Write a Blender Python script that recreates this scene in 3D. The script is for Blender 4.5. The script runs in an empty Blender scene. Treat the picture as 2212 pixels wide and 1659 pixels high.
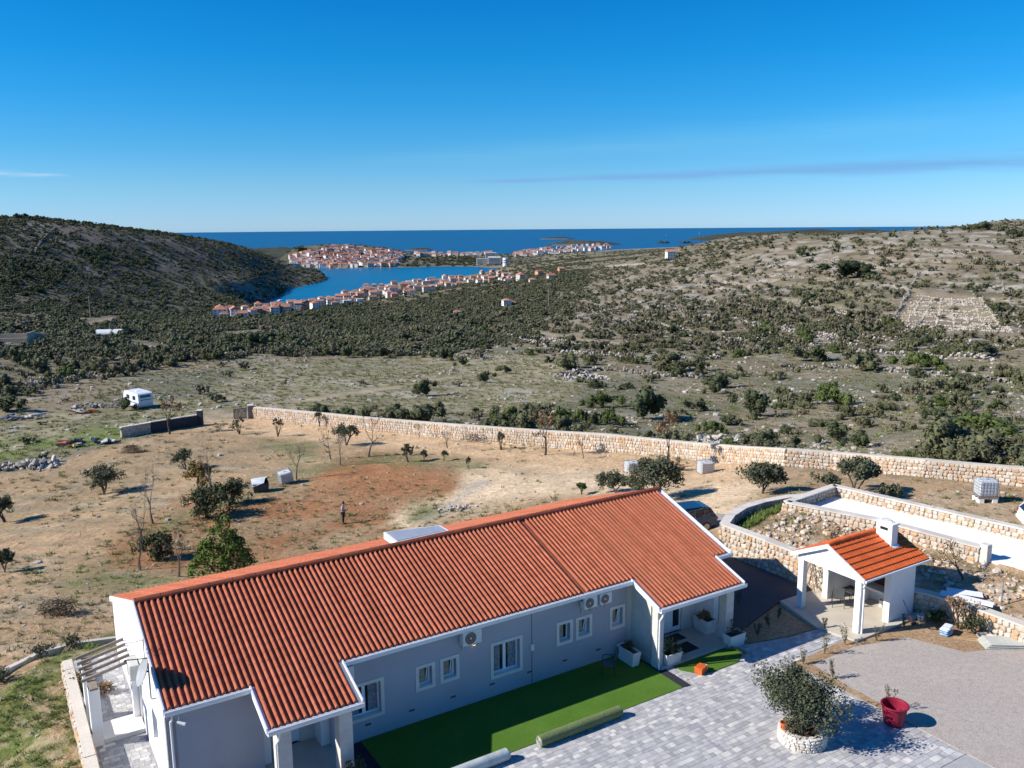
import bpy, bmesh, math, random
import numpy as np
from mathutils import Matrix, Vector, Euler
from math import sin, cos, pi, radians, sqrt, atan2, hypot

random.seed(7); RNG = np.random.default_rng(11)
SC = bpy.context.scene
COL = SC.collection

# ------------------------------------------------------------------ camera
CAM_H = 18.0
PITCH, ROLL = radians(10.4), radians(0.485)
FPX = 1880.0                       # focal length in pixels of a 2212 px wide frame
F_ = np.array([0, cos(PITCH), -sin(PITCH)])
_r = np.array([1.0, 0, 0]); _u = np.cross(_r, F_)
R_ = cos(ROLL) * _r - sin(ROLL) * _u
U_ = sin(ROLL) * _r + cos(ROLL) * _u
cam = bpy.data.cameras.new('camera'); camo = bpy.data.objects.new('camera', cam)
COL.objects.link(camo); SC.camera = camo
cam.sensor_fit = 'HORIZONTAL'; cam.sensor_width = 36.0; cam.lens = 36.0 * FPX / 2212.0
cam.clip_start = 0.5; cam.clip_end = 80000
camo.matrix_world = Matrix(((R_[0], U_[0], -F_[0], 0), (R_[1], U_[1], -F_[1], 0), (R_[2], U_[2], -F_[2], CAM_H), (0, 0, 0, 1)))

# ------------------------------------------------------------------ sky, sun, exposure
SUN_AZ, SUN_EL = radians(258.3), radians(33.5)      # azimuth clockwise from +Y
W = bpy.data.worlds.new('World'); SC.world = W; W.use_nodes = True
nt = W.node_tree; nt.nodes.clear()
def wn(t, **k):
    n = nt.nodes.new(t)
    for a, b in k.items(): setattr(n, a, b)
    return n
def wmath(op, a, b=None, c=None, clamp=False):
    n = nt.nodes.new('ShaderNodeMath'); n.operation = op; n.use_clamp = clamp
    for i, v in enumerate((a, b, c)):
        if v is None: continue
        if isinstance(v, (int, float)): n.inputs[i].default_value = v
        else: nt.links.new(v, n.inputs[i])
    return n.outputs[0]
sky = wn('ShaderNodeTexSky', sky_type='NISHITA', sun_disc=False)
sky.sun_elevation = SUN_EL; sky.sun_rotation = SUN_AZ
sky.altitude = 100; sky.air_density = 1.0; sky.dust_density = 0.0; sky.ozone_density = 4.0
GRADE = [(.015, (.536, .90, 1.636)), (.122, (.456, .867, 1.389)), (.242, (.281, .819, 1.288)), (.389, (.135, .80, 1.296)), (.531, (.06, .785, 1.29)), (.682, (.035, .745, 1.30)), (1.0, (.03, .65, 1.2))]
tc = wn('ShaderNodeTexCoord'); sp = wn('ShaderNodeSeparateXYZ')
nt.links.new(tc.outputs['Generated'], sp.inputs[0])
az = wmath('ARCTAN2', sp.outputs[0], sp.outputs[1]); el = wmath('ARCSINE', sp.outputs[2])
# thin streaky cirrus: a long low bank and one small wisp, in world directions
def streak(az0, az1, e0, e1, w0, w1, soft, thr, scl, gain):
    t = wmath('DIVIDE', wmath('SUBTRACT', az, az0), az1 - az0)
    tcl = wmath('MAXIMUM', wmath('MINIMUM', t, 1.6), -0.6)
    ec = wmath('MULTIPLY_ADD', tcl, e1 - e0, e0)
    wd = wmath('MULTIPLY_ADD', wmath('MAXIMUM', tcl, 0.0), w1 - w0, w0)
    dist = wmath('DIVIDE', wmath('ABSOLUTE', wmath('SUBTRACT', el, ec)), wd)
    body = wmath('SUBTRACT', 1.0, dist, clamp=True)
    ends = wmath('MULTIPLY', wmath('MULTIPLY', wmath('ADD', t, soft), 1 / soft, clamp=True), 1.0)
    cmb = wn('ShaderNodeCombineXYZ')
    nt.links.new(wmath('MULTIPLY', az, scl), cmb.inputs[0]); nt.links.new(wmath('MULTIPLY', el, scl * 9), cmb.inputs[1])
    nz = wn('ShaderNodeTexNoise'); nz.inputs['Scale'].default_value = 1.0; nz.inputs['Detail'].default_value = 5
    nt.links.new(cmb.outputs[0], nz.inputs['Vector'])
    n2 = wmath('MULTIPLY', wmath('SUBTRACT', wmath('ADD', nz.outputs[0], wmath('MULTIPLY', body, 0.45)), thr), gain, clamp=True)
    return wmath('MULTIPLY', wmath('MULTIPLY', n2, body), ends, clamp=True)
d2 = radians(1)
bank = streak(-0.0, 0.50, 2.75 * d2, 3.25 * d2, 0.32 * d2, 0.95 * d2, 0.12, 0.60, 9.0, 3.2)
veil = streak(0.05, 0.60, 4.6 * d2, 6.0 * d2, 1.2 * d2, 2.6 * d2, 0.5, 0.50, 6.0, 0.8)
wisp_end = wmath('MULTIPLY', wmath('SUBTRACT', -0.455, az), 40.0, clamp=True)
wisp = wmath('MULTIPLY', streak(-0.525, -0.42, 3.05 * d2, 2.9 * d2, 0.28 * d2, 0.20 * d2, 0.12, 0.62, 26.0, 3.0), wisp_end)
mx1 = wn('ShaderNodeMix', data_type='RGBA'); mx2 = wn('ShaderNodeMix', data_type='RGBA'); mx3 = wn('ShaderNodeMix', data_type='RGBA')
nt.links.new(wmath('MULTIPLY', veil, 0.42), mx1.inputs['Factor']); nt.links.new(sky.outputs[0], mx1.inputs[6]); mx1.inputs[7].default_value = (12.0, 8.4, 6.8, 1)
nt.links.new(wmath('MULTIPLY', bank, 0.75), mx2.inputs['Factor']); nt.links.new(mx1.outputs[2], mx2.inputs[6]); mx2.inputs[7].default_value = (4.6, 4.7, 5.5, 1)
nt.links.new(wmath('MULTIPLY', wisp, 0.40), mx3.inputs['Factor']); nt.links.new(mx2.outputs[2], mx3.inputs[6]); mx3.inputs[7].default_value = (17.0, 9.2, 7.0, 1)
# clear winter air: the sky's own colour balance, by elevation only (the same all round and up to the zenith)
grade = wn('ShaderNodeValToRGB'); ge = grade.color_ramp.elements
for k_, c_ in enumerate(GRADE):
    if k_ > 1: ge.new(.5)
for k_, (p_, c_) in enumerate(GRADE): ge[k_].position = p_; ge[k_].color = (*c_, 1)
nt.links.new(wmath('MULTIPLY', wmath('MAXIMUM', el, 0.0), 3.0), grade.inputs[0])
hsv = wn('ShaderNodeMix', data_type='RGBA', blend_type='MULTIPLY'); hsv.inputs['Factor'].default_value = 1.0
nt.links.new(mx3.outputs[2], hsv.inputs[6]); nt.links.new(grade.outputs[0], hsv.inputs[7])
bg = wn('ShaderNodeBackground'); bg.inputs[1].default_value = 0.075
nt.links.new(hsv.outputs[2], bg.inputs[0])
out = wn('ShaderNodeOutputWorld'); nt.links.new(bg.outputs[0], out.inputs[0])

sl = bpy.data.lights.new('sun', 'SUN'); so = bpy.data.objects.new('sun', sl); COL.objects.link(so)
sl.energy = 5.0; sl.angle = radians(0.53); sl.color = (1.0, 0.945, 0.86)
sdir = Vector((sin(SUN_AZ) * cos(SUN_EL), cos(SUN_AZ) * cos(SUN_EL), sin(SUN_EL)))
so.rotation_euler = sdir.to_track_quat('Z', 'Y').to_euler(); so.location = (-60, -20, 60)
vs = SC.view_settings; vs.view_transform = 'Standard'; vs.look = 'None'; vs.gamma = 1.0; vs.use_curve_mapping = False
vs.exposure = 0.5
SC.cycles.use_denoising = True; SC.cycles.max_bounces = 6; SC.cycles.diffuse_bounces = 3

# ------------------------------------------------------------------ pixel rays (2212 x 1659 frame) and house frame
def ray(x, y): return (x - 1106) / FPX * R_ - (y - 829.5) / FPX * U_ + F_
def atz(x, y, z):
    d = ray(x, y); t = (z - CAM_H) / d[2]; return np.array([0, 0, CAM_H]) + d * t
def atd(x, y, dist):
    d = ray(x, y); t = dist / hypot(d[0], d[1]); return np.array([0, 0, CAM_H]) + d * t
def project(P):
    q = P - np.array([0, 0, CAM_H]); c = q @ F_
    c = np.where(np.abs(c) < .1, .1, c)
    return 1106 + FPX * (q @ R_) / c, 829.5 - FPX * (q @ U_) / c, c
HA = np.array([-5.78, 27.91, 0.0]); HROT = radians(90 - 58.24)
UX = np.array([cos(HROT), sin(HROT), 0]); VX = np.array([sin(HROT), -cos(HROT), 0])
def UV(u, v, z=0.0): return HA + UX * u + VX * v + np.array([0, 0, z])

# ------------------------------------------------------------------ materials
MATS = {}
def newmat(name):
    m = bpy.data.materials.new(name); m.use_nodes = True; n = m.node_tree; n.nodes.clear()
    o = n.nodes.new('ShaderNodeOutputMaterial'); b = n.nodes.new('ShaderNodeBsdfPrincipled'); n.links.new(b.outputs[0], o.inputs[0])
    return m, n, b
def c4(c): return (c[0], c[1], c[2], 1)
def mixn(n, fac, a, b, blend='MIX'):
    x = n.nodes.new('ShaderNodeMix'); x.data_type = 'RGBA'; x.blend_type = blend
    for s, v in ((x.inputs['Factor'], fac), (x.inputs[6], a), (x.inputs[7], b)):
        if isinstance(v, (int, float)): s.default_value = v
        elif isinstance(v, tuple): s.default_value = c4(v)
        else: n.links.new(v, s)
    return x.outputs[2]
def nmath(n, op, a, b=None, clamp=False):
    x = n.nodes.new('ShaderNodeMath'); x.operation = op; x.use_clamp = clamp
    for i, v in enumerate((a, b)):
        if v is None: continue
        if isinstance(v, (int, float)): x.inputs[i].default_value = v
        else: n.links.new(v, x.inputs[i])
    return x.outputs[0]
def noise(n, vec, scale, detail=4, rough=.55, lo=.35, hi=.65):
    t = n.nodes.new('ShaderNodeTexNoise'); t.inputs['Scale'].default_value = scale
    t.inputs['Detail'].default_value = detail; t.inputs['Roughness'].default_value = rough
    if vec is not None: n.links.new(vec, t.inputs['Vector'])
    if lo is None: return t.outputs[0]
    r = n.nodes.new('ShaderNodeMapRange'); r.inputs[1].default_value = lo; r.inputs[2].default_value = hi
    n.links.new(t.outputs[0], r.inputs[0]); return r.outputs[0]
def bumpn(n, b, h, strength=.3, dist=.02):
    x = n.nodes.new('ShaderNodeBump'); x.inputs['Strength'].default_value = strength; x.inputs['Distance'].default_value = dist
    n.links.new(h, x.inputs['Height']); n.links.new(x.outputs[0], b.inputs['Normal'])
def M(name, c1, c2=None, scale=3.0, rough=.8, bump=.0, rnd=0.0, metal=0.0, spec=.3, c3=None, bscale=None, world=False):
    """plain procedural material: two or three colours mixed by noise, optional per-object / per-piece variation"""
    if name in MATS: return MATS[name]
    m, n, b = newmat(name)
    tcn = n.nodes.new('ShaderNodeTexCoord'); v = tcn.outputs['Object']
    if world: v = n.nodes.new('ShaderNodeNewGeometry').outputs['Position']
    col = mixn(n, noise(n, v, scale), c1, c2 or tuple(x * .85 for x in c1))
    if c3: col = mixn(n, noise(n, v, scale * .23, 3, .6, .5, .62), col, c3)
    if rnd:
        oi = n.nodes.new('ShaderNodeObjectInfo'); at = n.nodes.new('ShaderNodeAttribute'); at.attribute_name = 'rnd'
        fr = nmath(n, 'FRACT', nmath(n, 'ADD', oi.outputs['Random'], at.outputs['Fac']))
        h = n.nodes.new('ShaderNodeHueSaturation'); n.links.new(col, h.inputs['Color'])
        n.links.new(nmath(n, 'ADD', nmath(n, 'MULTIPLY', fr, 2 * rnd), 1 - rnd), h.inputs['Value']); col = h.outputs[0]
    n.links.new(col, b.inputs['Base Color']); b.inputs['Roughness'].default_value = rough
    b.inputs['Metallic'].default_value = metal; b.inputs['Specular IOR Level'].default_value = spec
    if bump: bumpn(n, b, noise(n, v, bscale or scale * 6, 4, .6, None), bump)
    MATS[name] = m; return m
def Mramp(name, stops, scale=2.0, rough=.85, bump=.3, spec=.2, var=.15, hue=.0):
    """per-piece colour picked from a ramp by the piece's own random number (stones, pavers, leaves)"""
    m, n, b = newmat(name)
    tcn = n.nodes.new('ShaderNodeTexCoord'); v = tcn.outputs['Object']
    oi = n.nodes.new('ShaderNodeObjectInfo'); at = n.nodes.new('ShaderNodeAttribute'); at.attribute_name = 'rnd'
    fr = nmath(n, 'FRACT', nmath(n, 'ADD', nmath(n, 'MULTIPLY', oi.outputs['Random'], 7.31), at.outputs['Fac']))
    r = n.nodes.new('ShaderNodeValToRGB'); e = r.color_ramp.elements
    while len(e) < len(stops): e.new(.5)
    for k, (p, c) in enumerate(stops): e[k].position = p; e[k].color = c4(c)
    n.links.new(fr, r.inputs[0]); col = r.outputs[0]
    h = n.nodes.new('ShaderNodeHueSaturation'); n.links.new(col, h.inputs['Color'])
    nz = noise(n, v, scale, 4, .6, .3, .7)
    n.links.new(nmath(n, 'ADD', nmath(n, 'MULTIPLY', nz, 2 * var), 1 - var), h.inputs['Value'])
    n.links.new(h.outputs[0], b.inputs['Base Color']); b.inputs['Roughness'].default_value = rough; b.inputs['Specular IOR Level'].default_value = spec
    if bump: bumpn(n, b, noise(n, v, scale * 4, 4, .6, None), bump)
    MATS[name] = m; return m

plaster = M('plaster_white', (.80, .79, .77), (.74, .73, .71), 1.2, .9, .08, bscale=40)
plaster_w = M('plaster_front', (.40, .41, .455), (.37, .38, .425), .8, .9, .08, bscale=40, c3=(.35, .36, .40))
trim = M('trim_white', (.80, .80, .81), (.74, .74, .75), 2, .5)
surround = M('window_surround', (.66, .64, .60), (.60, .58, .54), 3, .8)
upvc = M('upvc_white', (.82, .83, .84), (.78, .79, .80), 3, .35)
glass = M('window_glass', (.015, .02, .03), (.02, .03, .04), 2, .06, spec=.6)
curtain = M('curtain', (.45, .38, .27), (.30, .25, .19), 9, .9)
drape = M('net_curtain', (.30, .32, .34), (.16, .17, .19), 12, .9)
dark = M('dark_void', (.012, .012, .014), (.02, .02, .022), 4, .9)
darkmetal = M('dark_metal', (.06, .06, .065), (.09, .09, .09), 5, .5, metal=.4)
galv = M('galvanised', (.42, .43, .45), (.34, .35, .37), 6, .45, metal=.7)
tile_mat = M('terracotta_tile', (.43, .143, .082), (.35, .108, .060), 2.2, .92, .12, rnd=.14, bscale=30, c3=(.37, .125, .072), spec=.05, world=True)
ridge_mat = M('ridge_tile_brown', (.25, .065, .03), (.19, .05, .025), 3, .75, .1, rnd=.12)
tile2_mat = M('orange_tile', (.62, .125, .03), (.52, .095, .022), 2.5, .7, .1, rnd=.08, bscale=30)
ac_white = M('ac_casing', (.70, .70, .68), (.64, .64, .62), 4, .5)
concrete = M('concrete', (.66, .61, .54), (.57, .53, .47), 3, .9, .15, c3=(.50, .46, .41))
conc_pale = M('concrete_pale', (.76, .74, .70), (.70, .68, .64), 1.3, .9, .1, c3=(.66, .64, .60))
mortar = M('mortar', (.45, .38, .30), (.36, .30, .24), 5, .95, .2)
wood = M('wood_plank', (.50, .33, .17), (.36, .23, .11), 6, .8, .15, rnd=.15)
wood_grey = M('weathered_wood', (.30, .25, .21), (.22, .18, .15), 8, .85, .2, rnd=.12)
bark = M('bark', (.115, .085, .062), (.07, .05, .038), 9, .95, .4)
bark_pale = M('bark_pale', (.22, .18, .15), (.15, .12, .10), 9, .95, .3)
soil = M('potting_soil', (.10, .06, .035), (.06, .038, .022), 8, .95, .3)
stone_mat = Mramp('wall_stone', [(0, (.49, .405, .31)), (.22, (.57, .505, .425)), (.42, (.52, .31, .165)), (.55, (.43, .355, .28)), (.75, (.60, .54, .47)), (.9, (.53, .40, .27)), (1, (.36, .32, .285))], 3.0, var=.22)
rock_mat = Mramp('grey_rock', [(0, (.36, .33, .29)), (.5, (.46, .43, .385)), (1, (.28, .255, .225))], 2.0)
paver_mat = Mramp('paver', [(0, (.40, .398, .405)), (.25, (.32, .318, .33)), (.45, (.46, .45, .445)), (.7, (.42, .415, .42)), (.85, (.64, .61, .57)), (1, (.29, .288, .30))], 5.0, .85, .1, .2, .14)
def leafmat(name, stops): return Mramp(name, stops, 1.2, .75, 0, .15, .22)
leaf_olive = leafmat('olive_leaves', [(0, (.068, .078, .044)), (.5, (.108, .118, .072)), (1, (.048, .058, .032))])
leaf_dark = leafmat('dark_leaves', [(0, (.052, .064, .030)), (.5, (.084, .096, .044)), (1, (.040, .052, .024))])
leaf_green = leafmat('green_leaves', [(0, (.062, .085, .024)), (.5, (.092, .115, .034)), (1, (.045, .064, .018))])
leaf_scrub = leafmat('scrub_leaves', [(0, (.084, .092, .044)), (.35, (.128, .132, .066)), (.7, (.104, .096, .056)), (1, (.066, .078, .034))])
leaf_maquis = leafmat('maquis_leaves', [(0, (.082, .098, .052)), (.35, (.120, .132, .072)), (.7, (.112, .108, .070)), (1, (.064, .084, .042))])
leaf_garrigue = leafmat('garrigue_leaves', [(0, (.120, .118, .068)), (.35, (.165, .150, .094)), (.7, (.145, .125, .085)), (1, (.095, .098, .054))])
leaf_dry = leafmat('dry_leaves', [(0, (.24, .15, .08)), (.5, (.30, .20, .11)), (1, (.17, .11, .07))])
leaf_yellow = leafmat('yellow_leaves', [(0, (.26, .17, .045)), (.5, (.20, .15, .05)), (1, (.15, .12, .04))])
leaf_pine = leafmat('pine_needles', [(0, (.085, .125, .022)), (.5, (.125, .17, .034)), (1, (.06, .095, .018))])
straw = leafmat('straw_grass', [(0, (.30, .25, .13)), (.4, (.22, .21, .10)), (.7, (.15, .17, .07)), (1, (.36, .29, .17))])
grassg = leafmat('green_weeds', [(0, (.10, .15, .03)), (.5, (.14, .19, .045)), (1, (.07, .11, .02))])

# ------------------------------------------------------------------ mesh helpers
class MB:
    def __init__(s): s.v = []; s.f = []; s.r = []
    def add(s, vs, fs, M4=None, r=0.0):
        k = len(s.v)
        s.v += [tuple(M4 @ Vector(p)) for p in vs] if M4 is not None else [tuple(p) for p in vs]
        s.f += [tuple(i + k for i in f) for f in fs]; s.r += [r] * len(fs); return s
    def box(s, x0, x1, y0, y1, z0, z1, M4=None, r=0.0):
        return s.add([(x0, y0, z0), (x1, y0, z0), (x1, y1, z0), (x0, y1, z0), (x0, y0, z1), (x1, y0, z1), (x1, y1, z1), (x0, y1, z1)],
                     [(0, 3, 2, 1), (4, 5, 6, 7), (0, 1, 5, 4), (1, 2, 6, 5), (2, 3, 7, 6), (3, 0, 4, 7)], M4, r)
    def bbox(s, x0, x1, y0, y1, z0, z1, b=.02, M4=None, r=0.0):
        """box with chamfered edges"""
        bm = bmesh.new(); t = MB().box(x0, x1, y0, y1, z0, z1)
        vv = [bm.verts.new(p) for p in t.v]
        for f in t.f: bm.faces.new([vv[i] for i in f])
        bmesh.ops.bevel(bm, geom=bm.edges[:], offset=b, segments=1, affect='EDGES')
        bm.verts.index_update()
        s.add([v.co[:] for v in bm.verts], [[v.index for v in f.verts] for f in bm.faces], M4, r); bm.free(); return s
    def prism(s, poly, z0, z1, M4=None, r=0.0):
        n = len(poly); z0s = z0 if hasattr(z0, '__len__') else [z0] * n; z1s = z1 if hasattr(z1, '__len__') else [z1] * n
        a = sum(poly[i][0] * poly[(i + 1) % n][1] - poly[(i + 1) % n][0] * poly[i][1] for i in range(n))
        idx = list(range(n)) if a > 0 else list(range(n))[::-1]
        vs = [(poly[i][0], poly[i][1], z0s[i]) for i in idx] + [(poly[i][0], poly[i][1], z1s[i]) for i in idx]
        fs = [tuple(range(n))[::-1], tuple(range(n, 2 * n))] + [(i, (i + 1) % n, (i + 1) % n + n, i + n) for i in range(n)]
        return s.add(vs, fs, M4, r)
    def tube(s, pts, rad, n=6, caps=True, r=0.0):
        P = [Vector(p) for p in pts]; rr = rad if hasattr(rad, '__len__') else [rad] * len(P); k = len(s.v)
        for i, p in enumerate(P):
            t = (P[min(i + 1, len(P) - 1)] - P[max(i - 1, 0)]).normalized()
            a = Vector((0, 0, 1)) if abs(t.z) < .9 else Vector((1, 0, 0))
            x = t.cross(a).normalized(); y = t.cross(x)
            for j in range(n):
                q = p + (x * cos(2 * pi * j / n) + y * sin(2 * pi * j / n)) * rr[i]; s.v.append(tuple(q))
        for i in range(len(P) - 1):
            for j in range(n):
                s.f.append((k + i * n + j, k + (i + 1) * n + j, k + (i + 1) * n + (j + 1) % n, k + i * n + (j + 1) % n)); s.r.append(r)
        if caps:
            s.f.append(tuple(k + j for j in range(n))); s.f.append(tuple(k + (len(P) - 1) * n + j for j in range(n))[::-1]); s.r += [r, r]
        return s
    def lathe(s, prof, n=20, M4=None, r=0.0):
        k = len(s.v); vs = []
        for (rad, z) in prof:
            for j in range(n): vs.append((rad * cos(2 * pi * j / n), rad * sin(2 * pi * j / n), z))
        fs = [(i * n + j, i * n + (j + 1) % n, (i + 1) * n + (j + 1) % n, (i + 1) * n + j) for i in range(len(prof) - 1) for j in range(n)]
        return s.add(vs, fs, M4, r)
    def build(s, name, mat, parent=None, smooth=False, **kw):
        me = bpy.data.meshes.new(name); me.from_pydata(s.v, [], s.f); me.materials.append(mat)
        if any(s.r):
            at = me.attributes.new('rnd', 'FLOAT', 'FACE'); at.data.foreach_set('value', s.r)
        if smooth: me.shade_smooth()
        return link(name, me, parent, **kw)
def link(name, me, parent=None, loc=None, rot=None, scl=None, **kw):
    o = bpy.data.objects.new(name, me); COL.objects.link(o)
    if parent is not None: o.parent = parent
    if loc is not None: o.location = loc
    if rot is not None: o.rotation_euler = rot
    if scl is not None: o.scale = scl
    for a, b in kw.items():
        if b is not None: o[a] = b
    return o
def thing(name, label, cat, loc=(0, 0, 0), rotz=0.0, group=None):
    o = bpy.data.objects.new(name, None); COL.objects.link(o); o.empty_display_size = .2
    o.location = loc; o.rotation_euler = (0, 0, rotz); o['label'] = label; o['category'] = cat
    if group: o['group'] = group
    return o
def npmesh(name, V, F, mat, rnd=None, smooth=False):
    """mesh from numpy arrays; F is (n,3) or (n,4)"""
    me = bpy.data.meshes.new(name); V = np.asarray(V, np.float32); F = np.asarray(F, np.int32); k = F.shape[1]
    me.vertices.add(len(V)); me.vertices.foreach_set('co', V.ravel())
    me.loops.add(F.size); me.loops.foreach_set('vertex_index', F.ravel())
    me.polygons.add(len(F)); me.polygons.foreach_set('loop_start', np.arange(0, F.size, k, dtype=np.int32))
    me.update(calc_edges=True); me.materials.append(mat)
    if rnd is not None:
        at = me.attributes.new('rnd', 'FLOAT', 'FACE'); at.data.foreach_set('value', np.asarray(rnd, np.float32))
    if smooth: me.shade_smooth()
    return me
def copy_tree(o, parent=None):
    c = o.copy(); COL.objects.link(c); c.parent = parent
    for ch in o.children: copy_tree(ch, c)
    return c

# ================================================================== TERRAIN
SEA = -92.0
_h = np.random.default_rng(3).random((256, 256))
def vnoise(x, y):
    xi = np.floor(x).astype(int); yi = np.floor(y).astype(int); fx = x - xi; fy = y - yi
    fx = fx * fx * (3 - 2 * fx); fy = fy * fy * (3 - 2 * fy); a = lambda i, j: _h[(xi + i) % 256, (yi + j) % 256]
    return (a(0, 0) * (1 - fx) + a(1, 0) * fx) * (1 - fy) + (a(0, 1) * (1 - fx) + a(1, 1) * fx) * fy
def fbm(x, y, o=4):
    s = 0; w = .5
    for k in range(o): s = s + w * (vnoise(x * 2 ** k + 17.3 * k, y * 2 ** k + 5.1 * k) - .5); w *= .5
    return s
def sstep(a, b, x): t = np.clip((x - a) / (b - a), 0, 1); return t * t * (3 - 2 * t)
# control points: (x, y) in the 2212 px frame with height z ...
CZ = [(0, 1640, -.8), (-200, 1600, -1.0), (-200, 1400, -2.5), (0, 1420, -1.4), (100, 1335, -2.4), (200, 1260, -3.4), (0, 1250, -4.4), (0, 1100, -6.6), (-200, 1150, -6.8), (-200, 1000, -8.5),
      (225, 1070, -6.2), (440, 1110, -4.9), (742, 1132, -4.5), (480, 1200, -4.2), (300, 1200, -4.4), (618, 1043, -4.8), (560, 1056, -4.8), (900, 1000, -5.2), (1000, 1060, -4.0),
      (1120, 1085, -3.0), (1100, 1000, -4.6), (1365, 1018, -3.4), (1522, 1020, -2.6), (1300, 1055, -2.6), (1440, 1060, -1.8), (1560, 1070, -.7), (1560, 1120, -.15), (1640, 1070, .15),
      (2127, 1085, .8), (2212, 1060, .6), (2400, 1060, .8), (2212, 1135, 1.0), (2000, 1035, .3), (1830, 1030, .0), (1720, 1000, -1.2), (1660, 1010, -1.2), (1360, 980, -4.3), (1600, 1000, -2.4), (1850, 1022, -.6),
      (2080, 1038, .2), (2212, 1052, .4), (1100, 950, -5.6), (840, 925, -6.6), (545, 905, -7.5), (430, 905, -7.6), (430, 925, -7.0), (300, 935, -7.0), (150, 980, -6.8), (0, 1010, -7.2), (0, 950, -8.3), (300, 880, -8.6), (150, 900, -8.4),
      (700, 880, -8.8)]
# ... or with horizontal distance d
CD = [(900, 850, 150), (900, 800, 200), (900, 765, 250), (500, 850, 153), (500, 800, 200), (250, 850, 157), (50, 850, 163), (1150, 870, 134), (1300, 900, 112), (1300, 850, 150), (1300, 790, 205), (1500, 930, 104), (1700, 960, 92),
      (1950, 960, 86), (1950, 900, 112), (1950, 850, 145), (1950, 800, 190), (1950, 760, 235), (1950, 720, 290), (1950, 680, 360), (1950, 620, 440), (1950, 560, 540), (1950, 515, 640), (1950, 498, 690),
      (2212, 980, 74), (2212, 930, 92), (2212, 850, 140), (2212, 790, 195), (2212, 720, 280), (2212, 640, 400), (2212, 560, 520), (2212, 505, 640), (2140, 480, 900), (2212, 475, 900), (2080, 496, 820), (2400, 475, 900), (2400, 800, 190), (2400, 650, 380),
      (1500, 850, 152), (1500, 760, 238), (1500, 700, 335), (1500, 640, 480), (1500, 580, 690), (1500, 535, 880), (1440, 514, 1000), (1566, 505, 920), (1700, 504, 830), (1830, 503, 760), (1326, 531, 1250), (1700, 850, 150), (1700, 760, 236), (1700, 700, 325), (1700, 620, 480), (1700, 550, 650),
      (900, 730, 330), (900, 690, 500), (900, 660, 800), (900, 640, 1120), (900, 628, 1330), (600, 760, 250), (600, 720, 400), (600, 700, 550), (600, 685, 760), (600, 676, 960),
      (300, 800, 208), (300, 740, 330), (300, 710, 500), (300, 690, 700), (300, 672, 900), (300, 600, 1150), (300, 540, 1350), (300, 504, 1500), (80, 800, 207), (80, 740, 300), (80, 700, 450), (80, 670, 650), (80, 600, 900), (80, 540, 1150), (80, 476, 1400),
      (-200, 800, 207), (-200, 700, 440), (-200, 600, 900), (-200, 474, 1400), (200, 490, 1450), (400, 514, 1620), (480, 690, 800), (480, 640, 1150), (480, 590, 1400), (480, 545, 1600), (480, 527, 1720), (430, 680, 860), (600, 605, 1650), (600, 572, 1850), (600, 562, 1950), (660, 590, 1850), (545, 543, 1850),
      (1100, 640, 900), (1100, 600, 1500), (1200, 600, 1300), (1200, 565, 2100), (1200, 548, 2900), (1300, 575, 1300), (1400, 560, 1100), (1100, 700, 450), (1200, 680, 430), (1200, 740, 290), (1100, 770, 240), (1300, 700, 360), (1350, 640, 560), (1000, 640, 1050), (1000, 700, 460), (1100, 570, 2350), (700, 660, 1080), (760, 700, 520)]
CW = []   # plain world points (x, y, z)
for (u, v) in [(-9, -12), (-9, -6), (-9, 2), (-9, 10), (0, -6), (8, -6), (8, 6), (16, -8), (16, 6), (0, 6), (20, 0), (22, 8), (27, 10), (22, -8), (30, 13), (10, 16), (30, 18), (-9, 20)]: CW.append((*UV(u, v)[:2], -.06))
for (u, v, z) in [(2, -16, -1.6), (-4, -18, -2.2), (10, -16, -.9), (17, -15, -.3), (24.8, -5.2, 1.15), (25, -2.5, 1.05), (27, -4, 1.45), (28.6, -5.2, 1.7), (27.5, 0, 1.0), (30, 0, 1.35), (31.2, 4, 1.2), (28, 4, .75), (29, 9, .8), (34, 8, 1.2), (36.5, -2, .9), (35, -8, .7), (30, -8, .9), (27, -8.5, .35)]: CW.append((*UV(u, v)[:2], z))
for (a, d, z) in [(-12, 2400, -80), (-8, 2500, -82), (-3, 2600, -84), (0, 2700, -84), (3, 2700, -82), (8, 3400, -84), (14, 3000, -60), (22, 2500, -30), (30, 2200, -20), (45, 2000, -20), (-30, 2400, -70), (-22, 2600, -85), (-50, 2400, -60), (45, 900, 10), (55, 400, -12), (55, 100, 0), (-55, 400, -22), (-55, 100, -7), (-60, 30, -1.5), (60, 30, 0), (60, 1200, 15), (-60, 1200, 20), (0, 5, -.06), (50, 8, -.06), (-50, 8, -.3)]:
    CW.append((d * sin(radians(a)), d * cos(radians(a)), z))
for (x, y, d) in [(1440, 514, 1000), (1566, 505, 920), (1700, 504, 830), (1830, 503, 760), (1950, 498, 690), (2080, 492, 820), (2212, 468, 900), (2400, 468, 900), (80, 476, 1400), (200, 490, 1450), (300, 504, 1500), (400, 514, 1620), (480, 527, 1720), (-200, 474, 1400)]:
    p = atd(x, y, d)          # the back slopes fall away behind the crests
    for k, dz in ((1.18, 9), (1.5, 30)): CW.append((p[0] * k, p[1] * k, max(p[2] - dz, -88)))
_P = [atz(x, y, z) for x, y, z in CZ] + [atd(x, y, d) for x, y, d in CD] + [np.array(p) for p in CW]
_P = np.array(_P)
def lp(X, Y): return np.arctan2(X, Y), np.log(np.hypot(X, Y) + .5)
_a, _l = lp(_P[:, 0], _P[:, 1]); _n = len(_P)
def _phi(r2): return np.where(r2 > 1e-12, .5 * r2 * np.log(np.maximum(r2, 1e-12)), 0)
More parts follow.
